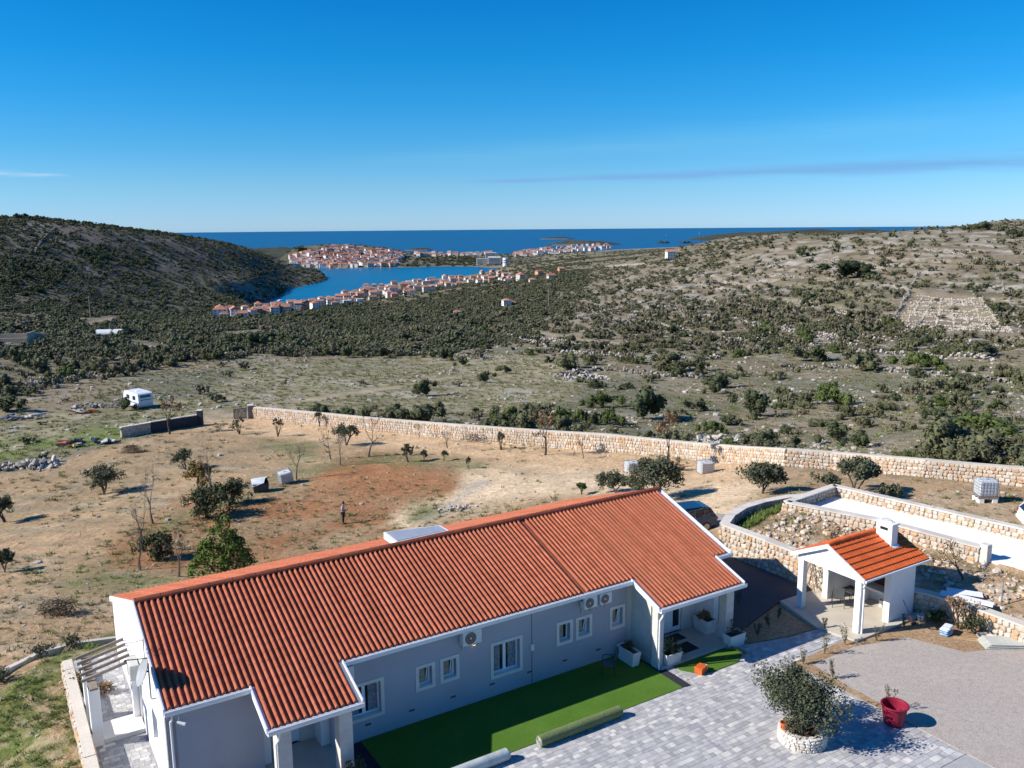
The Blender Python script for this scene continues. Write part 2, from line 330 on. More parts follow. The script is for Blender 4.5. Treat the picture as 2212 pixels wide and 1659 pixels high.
_K = _phi((_a[:, None] - _a) ** 2 + (_l[:, None] - _l) ** 2) + np.eye(_n) * 2e-5
_Q = np.stack([np.ones(_n), _a, _l], 1)
_S = np.block([[_K, _Q], [_Q.T, np.zeros((3, 3))]])
_w = np.linalg.solve(_S, np.concatenate([_P[:, 2], np.zeros(3)]))
# coastline (land polygon, world XY)
def pol(a, d): return (d * sin(radians(a)), d * cos(radians(a)))
def seapx(x, y): p = atz(x, y, SEA); return (p[0], p[1])
def cr2(x, y): return ((500 + x / 2.572) * .86406, (540 + y / 2.572) * .86406)
COAST = [pol(-100, 2600), pol(-60, 3000), pol(-30, 3000), pol(-21, 2700), pol(-16.5, 2300), pol(-13.5, 2000)]
COAST += [seapx(*cr2(*p)) for p in [(800, 385), (822, 402), (790, 424), (680, 448), (570, 474), (520, 512), (430, 555), (345, 592), (300, 615)]]
COAST += [seapx(*cr2(*p)) for p in [(420, 600), (640, 565), (830, 535), (930, 505), (1080, 460), (1240, 430), (1400, 420), (1520, 405), (1750, 380), (1900, 366), (1965, 342)]]
COAST += [seapx(*cr2(*p)) for p in [(1930, 336), (1740, 325), (1600, 325), (1290, 330), (1000, 335), (670, 334), (600, 330)]]
COAST += [pol(-15.5, 2500), pol(-14, 2900), pol(-8, 2980), pol(-2, 3000), pol(0, 3150), pol(3, 3350), pol(7, 3800), pol(12, 4300), pol(20, 4700), pol(40, 4200), pol(75, 4000), pol(110, 2600), (300, -400), (-300, -400)]
COAST = np.array(COAST)
def sdpoly(X, Y, P):
    d = np.full(X.shape, 1e12); ins = np.zeros(X.shape, bool); n = len(P)
    for i in range(n):
        ax, ay = P[i]; bx, by = P[(i + 1) % n]; ex, ey = bx - ax, by - ay
        t = np.clip(((X - ax) * ex + (Y - ay) * ey) / (ex * ex + ey * ey + 1e-9), 0, 1)
        d = np.minimum(d, (X - ax - t * ex) ** 2 + (Y - ay - t * ey) ** 2)
        c = (ay > Y) != (by > Y); ins ^= c & (X < (bx - ax) * (Y - ay) / (by - ay + 1e-12) + ax)
    return np.where(ins, 1, -1) * np.sqrt(d)
BUMPS = [(-10.9, 2580, 34, 130, 120), (-7.8, 2620, 16, 110, 110), (-13.3, 2550, 6, 90, 120), (-3, 2600, 5, 200, 150)]
# flat yards (house platform) as a polygon in house (u, v) coordinates
YARD = np.array([(-7.9, -12.3), (18.3, -12.3), (22.5, -8.2), (24.35, -6.0), (24.5, -1.2), (24.4, .6), (27.0, .8), (27.1, 5.0), (27.15, 8.8), (27.3, 30), (-8.0, 30)])
TERR = np.array([(29.2, -5.75), (33.9, -6.35), (35.9, 3.9), (38, 14), (33.3, 14), (31.5, 4.45)])
def uvof(X, Y):
    dx, dy = X - HA[0], Y - HA[1]; return dx * UX[0] + dy * UX[1], dx * VX[0] + dy * VX[1]
def height(X, Y, fine=True):
    X = np.asarray(X, float); Y = np.asarray(Y, float); sh = X.shape; X = X.ravel(); Y = Y.ravel()
    a, l = lp(X, Y); Z = _w[_n] + _w[_n + 1] * a + _w[_n + 2] * l
    for i in range(_n): Z = Z + _w[i] * _phi((a - _a[i]) ** 2 + (l - _l[i]) ** 2)
    d = np.hypot(X, Y); ad = np.degrees(a)
    for (ba, bd, bh, s1, s2) in BUMPS:
        x0, y0 = pol(ba, bd); Z = Z + bh * np.exp(-((X - x0) / s1) ** 2 - ((Y - y0) / s2) ** 2)
    if fine:
        Z = Z + fbm(X / 90 + 9, Y / 90) * 5 * sstep(300, 900, d) + fbm(X / 25, Y / 25 + 4) * 1.6 * sstep(110, 260, d) + fbm(X / 5, Y / 5) * .35 * sstep(40, 90, d) + fbm(X / 1.3, Y / 1.3, 3) * .10 * sstep(24, 40, d)
        # terraces on the right-hand slope
        tm = sstep(6, 12, ad) * sstep(175, 230, d) * (1 - sstep(560, 700, d))
        st = 2.3; q = (Z + fbm(X / 60, Y / 60 + 30) * 3) / st; fr = q - np.floor(q)
        Z = Z + tm * .85 * st * (sstep(.35, .62, fr) - fr) * .8
    sd = sdpoly(X, Y, COAST); near = d > 900
    Zl = np.minimum(np.maximum(Z, SEA + .6), SEA + .3 + (.75 - .64 * sstep(-18.5, -16.2, ad) * (1 - sstep(-40, 40, d - np.where(ad > -11.5, 1950, 1250 + (np.maximum(ad, -15.9) + 15.9) * 50)))) * np.maximum(sd, 0))
    Z = np.where(near, np.where(sd > 0, Zl, SEA - 1.5 + np.maximum(sd * .03, -12)), Z)
    u, v = uvof(X, Y)
    sy = sdpoly(u, v, YARD); hard = (u > 18.4)     # right side of the yard is cut by walls, elsewhere it eases off
    k = np.where(hard, np.where(sy > 0, 1.0, 0.0), sstep(-2.6, 0.0, sy))
    k = k * (d < 120)
    Z = Z * (1 - k) + (-.06) * k
    st_ = sdpoly(u, v, TERR); Z = np.where((st_ > -.1) & (d < 120), 1.45, Z)
    return Z.reshape(sh)
def h1(x, y): return float(height(np.array([x]), np.array([y]))[0])
_ts = np.exp(np.linspace(math.log(18), math.log(5000), 420))
def gp(x, y):
    """where the view ray through a photo point meets the ground"""
    d = ray(x, y); d = d / hypot(d[0], d[1]); X = d[0] * _ts; Y = d[1] * _ts; zr = CAM_H + d[2] * _ts
    dz = zr - np.maximum(height(X, Y), SEA); i = int(np.argmax(dz < 0)) if (dz < 0).any() else len(_ts) - 1
    if i == 0: i = 1
    t2 = np.linspace(_ts[i - 1], _ts[i], 16); dz = CAM_H + d[2] * t2 - np.maximum(height(d[0] * t2, d[1] * t2), SEA); i = max(1, int(np.argmax(dz < 0)) if (dz < 0).any() else 15)
    t0, t1 = t2[i - 1], t2[i]; a = dz[i - 1] / (dz[i - 1] - dz[i] + 1e-9); t = t0 + (t1 - t0) * min(max(a, 0), 1)
    x_, y_ = d[0] * t, d[1] * t; return np.array([x_, y_, h1(x_, y_)])

# ---- ground mesh: polar fan, fine near, coarse far
NA, NR = 620, 760
AZ = np.radians(np.linspace(-58, 58, NA))
RR = np.concatenate([np.linspace(4, 17, 14), np.exp(np.linspace(math.log(17.5), math.log(4700), NR))]); NR = len(RR)
GA, GR = np.meshgrid(AZ, RR)
GX, GY = GR * np.sin(GA), GR * np.cos(GA); GZ = height(GX, GY)
V = np.stack([GX, GY, GZ], -1).reshape(-1, 3)
ii = np.arange(NR * NA).reshape(NR, NA)
Fq = np.stack([ii[:-1, :-1], ii[:-1, 1:], ii[1:, 1:], ii[1:, :-1]], -1).reshape(-1, 4)[:, ::-1]
zq = V[Fq, 2].max(1); Fq = Fq[zq > SEA - 4]
px, py, pc = project(V)
X, Y, Z = V.T; D = np.hypot(X, Y); AD = np.degrees(np.arctan2(X, Y)); HU, HV = uvof(X, Y)
def pm(poly, soft=12, wob=10, s=1.0):
    """soft mask of a patch of ground outlined on the photo, wobbling edge"""
    w = fbm(X / (8 * s), Y / (8 * s) + 3, 4) * wob * 2
    return sstep(-soft, soft, sdpoly(px, py, np.array(poly, float)) + w)
def blend(c, m, col): return c * (1 - m[:, None]) + np.array(col) * m[:, None]
n1 = fbm(X / 18, Y / 18 + 7) ; n2 = fbm(X / 3.5, Y / 3.5); n3 = fbm(X / 55 + 3, Y / 55)
C = np.tile(np.array([.255, .208, .138]), (len(V), 1))                       # stony dry scrub
C = blend(C, sstep(-.06, .12, n1), (.165, .160, .105))                       # olive grass in it
C = blend(C, sstep(.02, .16, n2) * .5, (.30, .275, .235))
field = pm([(-300, 1010), (0, 900), (250, 880), (420, 862), (540, 790), (900, 765), (1150, 770), (1230, 800), (1250, 850), (1150, 890), (560, 890), (430, 900), (300, 930), (-300, 1060)], 10, 8)
C = blend(C, field, (.30, .262, .165)); C = blend(C, field * sstep(-.02, .1, n2), (.215, .20, .115)); C = blend(C, field * sstep(.10, .2, fbm(X / 6 + 40, Y / 6)) * .8, (.40, .36, .29))
yardf = pm([(-400, 1060), (60, 1020), (250, 960), (430, 915), (540, 902), (800, 930), (1250, 975), (1650, 1010), (2212, 1050), (2600, 1080), (2600, 2000), (-400, 2000)], 5, 3)
C = blend(C, yardf, (.415, .285, .165)); C = blend(C, yardf * sstep(-.02, .12, n1), (.35, .25, .145)); C = blend(C, yardf * sstep(.05, .18, n2) * .6, (.48, .37, .25))
row = np.sin((Y * .95 + X * .30) * 2.1 + n1 * 7)                              # harrowed rows on the left field
C = blend(C, yardf * pm([(-300, 1080), (80, 1030), (420, 940), (640, 960), (660, 1000), (420, 1090), (300, 1150), (330, 1230), (200, 1330), (0, 1400), (-300, 1400)], 20, 15) * np.clip(row * .5 + n2 * 2.5 + .1, 0, .75), (.27, .22, .14))
C = blend(C, pm([(230, 1180), (330, 1120), (440, 1060), (560, 1075), (680, 1025), (800, 985), (960, 1005), (1020, 1040), (960, 1085), (860, 1100), (860, 1150), (700, 1190), (560, 1230), (400, 1240), (230, 1230)], 22, 30, .5) * np.clip(1.0 - .75 * sstep(.04, .22, fbm(X / 4 + 3, Y / 4)), 0, 1), (.32, .165, .08))
C = blend(C, pm([(700, 1010), (860, 1000), (980, 1030), (900, 1070), (780, 1090), (640, 1100)], 30, 40, .5) * .5, (.37, .165, .07))
C = blend(C, pm([(240, 1190), (300, 1140), (380, 1150), (540, 1100), (600, 1150), (720, 1170), (850, 1150), (860, 1120), (960, 1090), (1000, 1060), (900, 1075), (800, 1180), (520, 1240), (260, 1245)], 14, 26, .35) * sstep(-.05, .1, n2) * .5, (.28, .20, .11))
C = blend(C, pm([(470, 935), (640, 945), (800, 965), (1000, 980), (1200, 1020), (1450, 1060), (1560, 1070), (1700, 1030), (1600, 1000), (1420, 985), (1100, 960), (840, 930), (560, 905), (430, 905), (420, 925)], 10, 12) * .9, (.62, .43, .255))
C = blend(C, pm([(1000, 1010), (1200, 1020), (1500, 1040), (1640, 1030), (1660, 1060), (1560, 1140), (1500, 1100), (1200, 1070), (1050, 1090), (960, 1100), (880, 1150), (860, 1120), (980, 1070)], 20, 26) * .85, (.68, .52, .345))
C = blend(C, pm([(900, 1120), (960, 1080), (1040, 1030), (1010, 1010), (1060, 1040), (1000, 1090), (940, 1120)], 10, 16, .5) * .6, (.33, .32, .28))
for poly, k in [([(520, 940), (660, 950), (700, 985), (620, 990), (540, 955)], .8), ([(640, 1030), (690, 1005), (800, 985), (950, 990), (1040, 1010), (940, 1000), (800, 1000), (700, 1020)], .85), ([(130, 1250), (250, 1210), (400, 1100), (430, 1120), (300, 1190), (250, 1240), (420, 1230), (500, 1245), (300, 1270), (140, 1275)], .8), ([(900, 1090), (960, 1080), (950, 1110), (890, 1125)], .9), ([(400, 1100), (560, 1050), (680, 1010), (690, 1020), (560, 1075), (450, 1110)], .8)]:
    C = blend(C, pm(poly, 14, 34, .35) * k * (.45 + .55 * sstep(-.08, .1, n2)), (.165, .175, .07))
C = blend(C, pm([(-200, 1010), (100, 950), (240, 920), (330, 920), (430, 895), (400, 915), (260, 950), (120, 985), (0, 1010), (-200, 1050)], 14, 26, .5) * (.5 + .5 * sstep(-.08, .08, n2)), (.17, .175, .075))
C = blend(C, pm([(-200, 1000), (110, 945), (200, 935), (330, 905), (260, 945), (90, 975)], 12, 26, .4) * .7 * sstep(-.1, .1, n2), (.12, .18, .035))
C = blend(C, pm([(-300, 1500), (0, 1490), (100, 1420), (250, 1365), (255, 1400), (140, 1440), (170, 1560), (200, 1660), (-300, 1900)], 6, 4, .3), (.16, .165, .055))
C = blend(C, pm([(60, 1500), (130, 1480), (160, 1560), (190, 1700), (120, 1660), (90, 1560)], 12, 12, .15) * .9, (.40, .28, .16))
gw = sstep(.0, .14, fbm(X / .8, Y / .8)); near_green = (sdpoly(px, py, np.array([(-300, 1500), (0, 1490), (250, 1365), (255, 1400), (140, 1440), (200, 1660), (-300, 1900)], float)) > 0)
C = blend(C, near_green * gw * .75, (.085, .125, .025))
C = blend(C, near_green * sstep(.04, .16, fbm(X / .5 + 9, Y / .5)) * .6, (.42, .33, .21))
bank = (sdpoly(HU, HV, np.array([(24.3, -6), (29.1, -5.9), (31.6, 4.5), (34, 12), (27.2, 9), (27, 1), (24.4, .5)])) > 0) & (D < 90)
C = blend(C, bank * 1.0, (.40, .27, .165)); C = blend(C, bank * sstep(.0, .14, fbm(X / .7, Y / .7)) * .8, (.54, .44, .33)); C = blend(C, bank * sstep(.05, .2, fbm(X / 1.6 + 5, Y / 1.6)) * .6, (.13, .12, .06))
# far ground
far = sstep(240, 330, D)
maq = pm([(-400, 690), (380, 700), (480, 680), (560, 690), (700, 662), (860, 640), (1000, 612), (1200, 590), (1330, 535), (1560, 505), (1560, 535), (1400, 580), (1250, 620), (1180, 660), (1110, 700), (1000, 742), (860, 765), (560, 752), (400, 775), (300, 800), (-400, 850)], 45, 40)
C = blend(C, maq * far, (.135, .125, .085))
lhill = sstep(780, 860, D) * (1 - sstep(-13, -10, AD)) + (1 - sstep(-22, -17, AD)) * sstep(560, 640, D); lhill = np.clip(lhill, 0, 1)
C = blend(C, lhill, (.125, .112, .085)); C = blend(C, lhill * sstep(.04, .18, fbm(X / 120 + 2, Y / 120)), (.165, .145, .115)); C = blend(C, lhill * sstep(.08, .16, fbm(X / 40 + 2, Y / 40)) * .5, (.26, .24, .21))
rh = sstep(1, 9, AD) * sstep(175, 240, D) * (1 - maq)
C = blend(C, rh, (.222, .178, .118)); C = blend(C, rh * sstep(-.02, .14, n3), (.172, .148, .088)); C = blend(C, rh * sstep(.04, .16, n1) * .5, (.30, .265, .22)); C = blend(C, rh * sstep(.02, .12, fbm(X / 7 + 5, Y / 7)) * .6, (.13, .12, .075)); C = blend(C, rh * sstep(.06, .16, fbm(X / 9 + 25, Y / 9)) * .55, (.42, .39, .345))
q = (Z + fbm(X / 60, Y / 60 + 30) * 3) / 2.3; fr = q - np.floor(q)
C = blend(C, rh * (1 - sstep(600, 720, D)) * np.clip(sstep(.35, .5, fr) - sstep(.6, .75, fr), 0, 1) * .6 * sstep(-.1, .15, fbm(X / 30 + 8, Y / 30)), (.46, .43, .385))
grid = pm([(1925, 700), (1985, 625), (2110, 640), (2165, 700), (2212, 720), (2200, 735), (2000, 715), (1690, 655), (1700, 648)], 5, 2)
bandg = np.clip(np.sin(Z * 5.2) * .5 + .55 + n2, 0, 1); band2 = np.clip(np.sin(HU * .42) * .6 + .6, 0, 1)
C = blend(C, grid, (.24, .20, .14))
C = blend(C, pm([(1700, 615), (1760, 605), (1930, 635), (1900, 690), (1720, 650)], 8, 6) * .7, (.17, .155, .085))
C = blend(C, sstep(2060, 2075, px) * (1 - sstep(2118, 2135, px)) * sstep(484, 488, py) * (1 - sstep(498, 500, py)) * sstep(700, 760, D), (.62, .60, .56))
# pale tracks and clearings seen on the photo
def trackm(pts, w0):
    d = np.full(X.shape, 1e9)
    for (x0, y0), (x1, y1) in zip(pts[:-1], pts[1:]):
        ex, ey = x1 - x0, y1 - y0; t = np.clip(((px - x0) * ex + (py - y0) * ey) / (ex * ex + ey * ey), 0, 1)
        d = np.minimum(d, np.hypot(px - x0 - t * ex, (py - y0 - t * ey) * 1.0))
    return (1 - sstep(w0 * .3, w0 * 1.15, d + np.abs(n2) * w0 * 2.2)) * .75
for pts, w0, col in [([(560, 900), (470, 893), (420, 905)], 9, (.42, .33, .22)), ([(635, 868), (720, 855), (800, 843), (860, 838)], 3, (.46, .36, .22)), ([(930, 822), (1000, 812), (1090, 800)], 3, (.46, .37, .24)), ([(280, 740), (330, 748), (370, 755)], 3.5, (.40, .33, .22)), ([(190, 700), (245, 688)], 4, (.44, .33, .20)), ([(0, 690), (200, 688), (300, 684)], 1.2, (.30, .26, .20)), ([(480, 722), (540, 718), (580, 708)], 2, (.40, .33, .22)), ([(1130, 785), (1200, 790), (1230, 800)], 2.5, (.48, .38, .25)), ([(860, 755), (930, 735), (990, 705), (1040, 680)], 3, (.36, .33, .27)), ([(1140, 715), (1260, 735), (1380, 745)], 3.5, (.44, .36, .25)), ([(1310, 575), (1385, 570), (1400, 572)], 3, (.5, .45, .36)), ([(575, 590), (620, 583)], 1.2, (.36, .33, .28)), ([(500, 626), (530, 616)], 1.2, (.36, .33, .28)), ([(1700, 746), (1850, 756), (2000, 765), (2212, 790)], 3, (.42, .32, .20)), ([(600, 665), (560, 680)], 1, (.3, .27, .22))]:
    C = blend(C, trackm(pts, w0) * .9, col)
C = blend(C, (1 - sstep(SEA + .45, SEA + .75, Z)) * (D > 900) * .7, (.34, .31, .26))
town = sstep(2050, 2150, D) * (1 - sstep(1, 3, AD)); C = blend(C, town * .8, (.13, .125, .095))
C = blend(C, sstep(2150, 2300, D) * (1 - sstep(-13.5, -12.6, AD)), (.07, .075, .05)); C = np.clip(C, 0, 1)

gm, n, b = newmat('ground'); tcn = n.nodes.new('ShaderNodeTexCoord'); v = tcn.outputs['Object']
at = n.nodes.new('ShaderNodeAttribute'); at.attribute_name = 'zone'
col = at.outputs['Color']
nzs = [noise(n, v, s, 5, .62, .3, .7) for s in (.05, .45, 2.6, 11.0)]
def mulv(col, f, lo, hi):
    h = n.nodes.new('ShaderNodeHueSaturation'); n.links.new(col, h.inputs['Color']); n.links.new(nmath(n, 'ADD', nmath(n, 'MULTIPLY', f, hi - lo), lo), h.inputs['Value']); return h.outputs[0]
for f, lo, hi in ((nzs[0], .88, 1.12), (nzs[1], .80, 1.20), (nzs[2], .74, 1.26), (nzs[3], .78, 1.22)): col = mulv(col, f, lo, hi)
col = mixn(n, nmath(n, 'MULTIPLY', noise(n, v, 5.0, 3, .6, .62, .68), .35), col, (.50, .45, .37))
col = mixn(n, nmath(n, 'MULTIPLY', noise(n, v, 1.7, 4, .7, .60, .68), .40), col, (.10, .085, .05))
n.links.new(col, b.inputs['Base Color']); b.inputs['Roughness'].default_value = .95; b.inputs['Specular IOR Level'].default_value = .1
bumpn(n, b, nmath(n, 'ADD', nzs[2], nmath(n, 'MULTIPLY', nzs[3], .5)), .6, .12)
gme = npmesh('ground', V, Fq, gm, smooth=True)
ca = gme.color_attributes.new('zone', 'FLOAT_COLOR', 'POINT'); ca.data.foreach_set('color', np.concatenate([C, np.ones((len(C), 1))], 1).astype(np.float32).ravel())
link('ground', gme, kind='structure')

# ---- sea
wm, n, b = newmat('sea_water'); tcn = n.nodes.new('ShaderNodeTexCoord'); v = tcn.outputs['Object']
sx = n.nodes.new('ShaderNodeSeparateXYZ'); n.links.new(v, sx.inputs[0])
mr = n.nodes.new('ShaderNodeMapRange'); mr.inputs[1].default_value = 2100; mr.inputs[2].default_value = 3300; n.links.new(sx.outputs[1], mr.inputs[0])
col = mixn(n, mr.outputs[0], (.004, .135, .265), (.003, .066, .17))
mp = n.nodes.new('ShaderNodeMapping'); mp.inputs['Scale'].default_value = (.0012, .006, 1); n.links.new(v, mp.inputs[0])
col = mixn(n, nmath(n, 'MULTIPLY', noise(n, mp.outputs[0], 1, 5, .6), .35), col, (.003, .095, .215))
n.links.new(col, b.inputs['Base Color']); b.inputs['Roughness'].default_value = .32; b.inputs['IOR'].default_value = 1.33; b.inputs['Specular IOR Level'].default_value = .16
bumpn(n, b, noise(n, v, .25, 4, .6, None), .5, .5)
sm = MB(); rings = [600, 1200, 2200, 4500, 9000, 19000]
aa = [radians(-70 + 140 * k / 96) for k in range(97)]
for r_ in rings:
    for a_ in aa: sm.v.append((r_ * sin(a_), r_ * cos(a_), SEA))
for i in range(len(rings) - 1):
    for j in range(96):
        k = i * 97 + j; sm.f.append((k, k + 1, k + 98, k + 97)[::-1]); sm.r.append(0)
sm.build('sea', wm, kind='structure')
# ---- offshore islands and far headlands
isl_mat = M('island_cover', (.045, .054, .038), (.03, .038, .027), .03, .95, c3=(.06, .062, .045))
beach = M('island_shore', (.46, .43, .38), (.38, .35, .31), .05, .95)
def island(x, y, dist, w, dep, hgt, nm, seedv):
    p = atd(x, y, dist); c = Vector((p[0], p[1], SEA)); th = atan2(p[0], p[1]); g = MB(); NX, NY = 40, 16
    for j in range(NY + 1):
        for i in range(NX + 1):
            s = i / NX * 2 - 1; t = j / NY * 2 - 1; r2 = s * s + t * t
            e = max(0, 1 - (s * s) ** 1.3 - t * t); z = -1 + hgt * e ** .8 * (.8 + .5 * float(fbm(np.array([s * 3 + seedv]), np.array([t * 2]))[0] * 2)) + (0.8 if e > 0 else 0)
            lx, ly = s * w / 2, t * dep / 2
            g.v.append((c.x + lx * cos(-th) - ly * sin(-th), c.y + lx * sin(-th) + ly * cos(-th), SEA + z))
    for j in range(NY):
        for i in range(NX): k = j * (NX + 1) + i; g.f.append((k, k + 1, k + NX + 2, k + NX + 1)); g.r.append(0)
    return g.build(nm, isl_mat, smooth=True, kind='structure')
for a in [(907, 537, 3900, 118, 60, 13, 'island', 1), (1206, 514, 6600, 270, 120, 17, 'island', 2), (1258, 526, 4700, 420, 170, 26, 'island', 3), (590, 545, 3300, 620, 330, 44, 'headland', 4), (1740, 505, 6000, 1500, 700, 70, 'headland', 6)]: island(*a)
for (x, y, dist, w, nm) in [(903, 539.5, 3870, 125, 'beach'), (1203, 515, 6500, 250, 'beach'), (1232, 531, 4600, 190, 'beach')]:
    p = atd(x, y, dist); th = atan2(p[0], p[1]); g = MB(); g.prism([(-w / 2, -9), (w * .3, -14), (w / 2, 0), (w * .3, 12), (-w * .4, 12)], 0, 3)
    g.build(nm, beach, loc=(p[0], p[1], SEA - .4), rot=(0, 0, -th), kind='structure')

# ================================================================== STONE WALLS
STONES = []
for k in range(12):
    g = MB(); n_ = random.choice((6, 7, 8)); ring = []
    for j in range(n_):
        t = 2 * pi * (j + random.uniform(-.22, .22)) / n_; c_, s_ = cos(t), sin(t); q = .5 / max(abs(c_), abs(s_)) * .55 + .5 * .45
        ring.append((c_ * q * random.uniform(.92, 1.04), s_ * q * random.uniform(.92, 1.04)))
    for (dz, sc) in ((0, 1.0), (.62, 1.0), (1.0, .74)):
        for (a, b_) in ring: g.v.append((a * sc, -dz * random.uniform(.9, 1.08), b_ * sc))
    for L in range(2):
        for j in range(n_): g.f.append((L * n_ + j, L * n_ + (j + 1) % n_, (L + 1) * n_ + (j + 1) % n_, (L + 1) * n_ + j))
    g.f.append(tuple(2 * n_ + j for j in range(n_))); g.r = [0] * len(g.f)
    me = bpy.data.meshes.new('stone'); me.from_pydata(g.v, [], g.f); me.materials.append(stone_mat); STONES.append((me, g))
def stone_wall(name, label, pts, thick=.42, course=.26, wmin=.22, wmax=.5, parts_max=300, cap=concrete, sides=(1,), cat='wall', capw=.06, caph=.09, faces_core=None, group=None):
    """rubble wall along pts [(x, y, ztop, zbot)]; side +1 = right of the walking direction"""
    root = thing(name, label, cat, (0, 0, 0), 0, group); core = MB(); cp = MB(); cells = []; NROW = max(1, int(round(sum(q[2] - q[3] for q in pts) / len(pts) / course)))
    for (x0, y0, t0, b0), (x1, y1, t1, b1) in zip(pts[:-1], pts[1:]):
        L = hypot(x1 - x0, y1 - y0); th = atan2(y1 - y0, x1 - x0); M4 = Matrix.Translation((x0, y0, 0)) @ Matrix.Rotation(th, 4, 'Z'); h_ = thick / 2
        core.add([(0, -h_, b0), (L, -h_, b1), (L, h_, b1), (0, h_, b0), (0, -h_, t0), (L, -h_, t1), (L, h_, t1), (0, h_, t0)],
                 [(0, 3, 2, 1), (4, 5, 6, 7), (0, 1, 5, 4), (1, 2, 6, 5), (2, 3, 7, 6), (3, 0, 4, 7)], M4)
        if cap:
            w = h_ + capw
            cp.add([(-.02, -w, t0 + .003), (L + .02, -w, t1 + .003), (L + .02, w, t1 + .003), (-.02, w, t0 + .003), (-.02, -w, t0 + caph), (L + .02, -w, t1 + caph), (L + .02, w, t1 + caph), (-.02, w, t0 + caph)],
                   [(0, 3, 2, 1), (4, 5, 6, 7), (0, 1, 5, 4), (1, 2, 6, 5), (2, 3, 7, 6), (3, 0, 4, 7)], M4)
        for sd in sides:
            nrow = NROW
            for r_ in range(nrow):
                s = random.uniform(-.32, -.02)
                while s < L - .05:
                    w = random.uniform(wmin, wmax)
                    if s + w > L - .1: w = L - s
                    f = (s + w / 2) / L; zt = t0 + (t1 - t0) * f; zb = b0 + (b1 - b0) * f; hh = (zt - zb) / nrow
                    ht = hh * random.uniform(.86, 1.12); zc = zb + hh * (r_ + .5) + random.uniform(-.025, .025)
                    zc = min(zc, zt - ht * .5)
                    p = M4 @ Vector((s + w / 2, -sd * (h_ - .03), zc)); cells.append((p, th + (0 if sd > 0 else pi), w * random.uniform(.93, .99), random.uniform(.07, .12), ht, random.uniform(-.12, .12)))
                    s += w
    core.build('core', mortar, root)
    if cap: cp.build('coping', cap, root)
    cells.sort(key=lambda c: (c[0] - Vector((0, 0, CAM_H))).length)
    for (p, th, w, dp, ht, rl) in cells[:parts_max]:
        o = bpy.data.objects.new('stone', random.choice(STONES)[0]); COL.objects.link(o); o.parent = root
        o.location = p; o.rotation_euler = (0, rl, th); o.scale = (w, dp, ht)
    if len(cells) > parts_max:
        g = MB()
        for (p, th, w, dp, ht, rl) in cells[parts_max:]:
            s_ = random.choice(STONES)[1]; g.add(s_.v, s_.f, Matrix.Translation(p) @ Euler((0, rl, th)).to_matrix().to_4x4() @ Matrix.Diagonal((w, dp, ht, 1)), random.random())
        g.build('stonework', stone_mat, root, kind='stuff')
    return root

# ================================================================== MAIN HOUSE (local x = along the ridge, y = away from the front)
house = thing('house', 'long white single-storey house with red barrel-tiled roof in the foreground', 'house', HA, HROT)
SL = .35; YR, ZR = 4.6, 5.08; XL, XR = -6.03, 18.12
def zf(y): return ZR - SL * (YR - y) if y < YR else ZR - SL * (y - YR)
P1, P2 = (-3.39, -.30), (12.43, 17.2)
EV, EP, ER = -.28, -2.03, 11.93
def wallmesh(name, outline, holes, y, th, mat, parent, axis='y'):
    """wall slab in the xz plane (axis y) with rectangular openings; outline = rectangle x0,x1,z0,z1 or top function"""
    x0, x1, z0, top = outline; xs = sorted({x0, x1, *[h[0] for h in holes], *[h[1] for h in holes]}); g = MB()
    tops = top if callable(top) else (lambda x: top)
    for a, b_ in zip(xs[:-1], xs[1:]):
        cut = sorted([(h[2], h[3]) for h in holes if h[0] <= a + 1e-6 and h[1] >= b_ - 1e-6]); z = z0
        for (c, d_) in cut + [(None, None)]:
            if c is None:
                pts = [(a, z), (b_, z), (b_, tops(b_)), (a, tops(a))]
            else: pts = [(a, z), (b_, z), (b_, c), (a, c)]
            if pts[2][1] - z > 1e-4 or pts[3][1] - z > 1e-4:
                if axis == 'y': vs = [(p[0], y, p[1]) for p in pts] + [(p[0], y + th, p[1]) for p in pts]; fs = [(0, 1, 2, 3), (7, 6, 5, 4), (0, 4, 5, 1), (1, 5, 6, 2), (2, 6, 7, 3), (3, 7, 4, 0)]
                else: vs = [(y, p[0], p[1]) for p in pts] + [(y + th, p[0], p[1]) for p in pts]; fs = [(3, 2, 1, 0), (4, 5, 6, 7), (1, 5, 4, 0), (2, 6, 5, 1), (3, 7, 6, 2), (0, 4, 7, 3)]
                g.add(vs, fs)
            if d_ is not None: z = d_
    return g.build(name, mat, parent)
# windows on the shaded front: (x0, x1, z0, z1, kind) = outer edge of the surround
WINS = [(-.12, 1.315, .76, 2.22, 'double'), (2.56, 3.35, 1.21, 2.21, 'tilt'), (3.56, 4.36, 1.23, 2.23, 'tilt'), (5.72, 7.17, .74, 2.245, 'double'), (8.79, 9.59, 1.27, 2.28, 'small'), (9.75, 10.57, 1.27, 2.25, 'tilt'), (11.49, 12.30, 1.24, 2.265, 'tilt')]
SW = .13
holes = [(a + SW, b_ - SW, c + SW, d_ - SW) for a, b_, c, d_, k in WINS]
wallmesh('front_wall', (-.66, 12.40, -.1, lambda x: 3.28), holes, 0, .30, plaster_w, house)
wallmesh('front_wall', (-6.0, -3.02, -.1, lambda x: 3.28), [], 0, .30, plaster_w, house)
ys = [0.302, 1.55, 3.0, 4.6, 4.9, 5.7, 11.7]
g = MB()
def slabx(y0, y1, z0a, z1a, z0b, z1b):
    g.add([(-6.0, y0, z0a), (-5.7, y0, z0a), (-5.7, y1, z0b), (-6.0, y1, z0b), (-6.0, y0, z1a), (-5.7, y0, z1a), (-5.7, y1, z1b), (-6.0, y1, z1b)], [(0, 3, 2, 1), (4, 5, 6, 7), (0, 1, 5, 4), (1, 2, 6, 5), (2, 3, 7, 6), (3, 0, 4, 7)])
zt_ = lambda y: zf(y) - .09
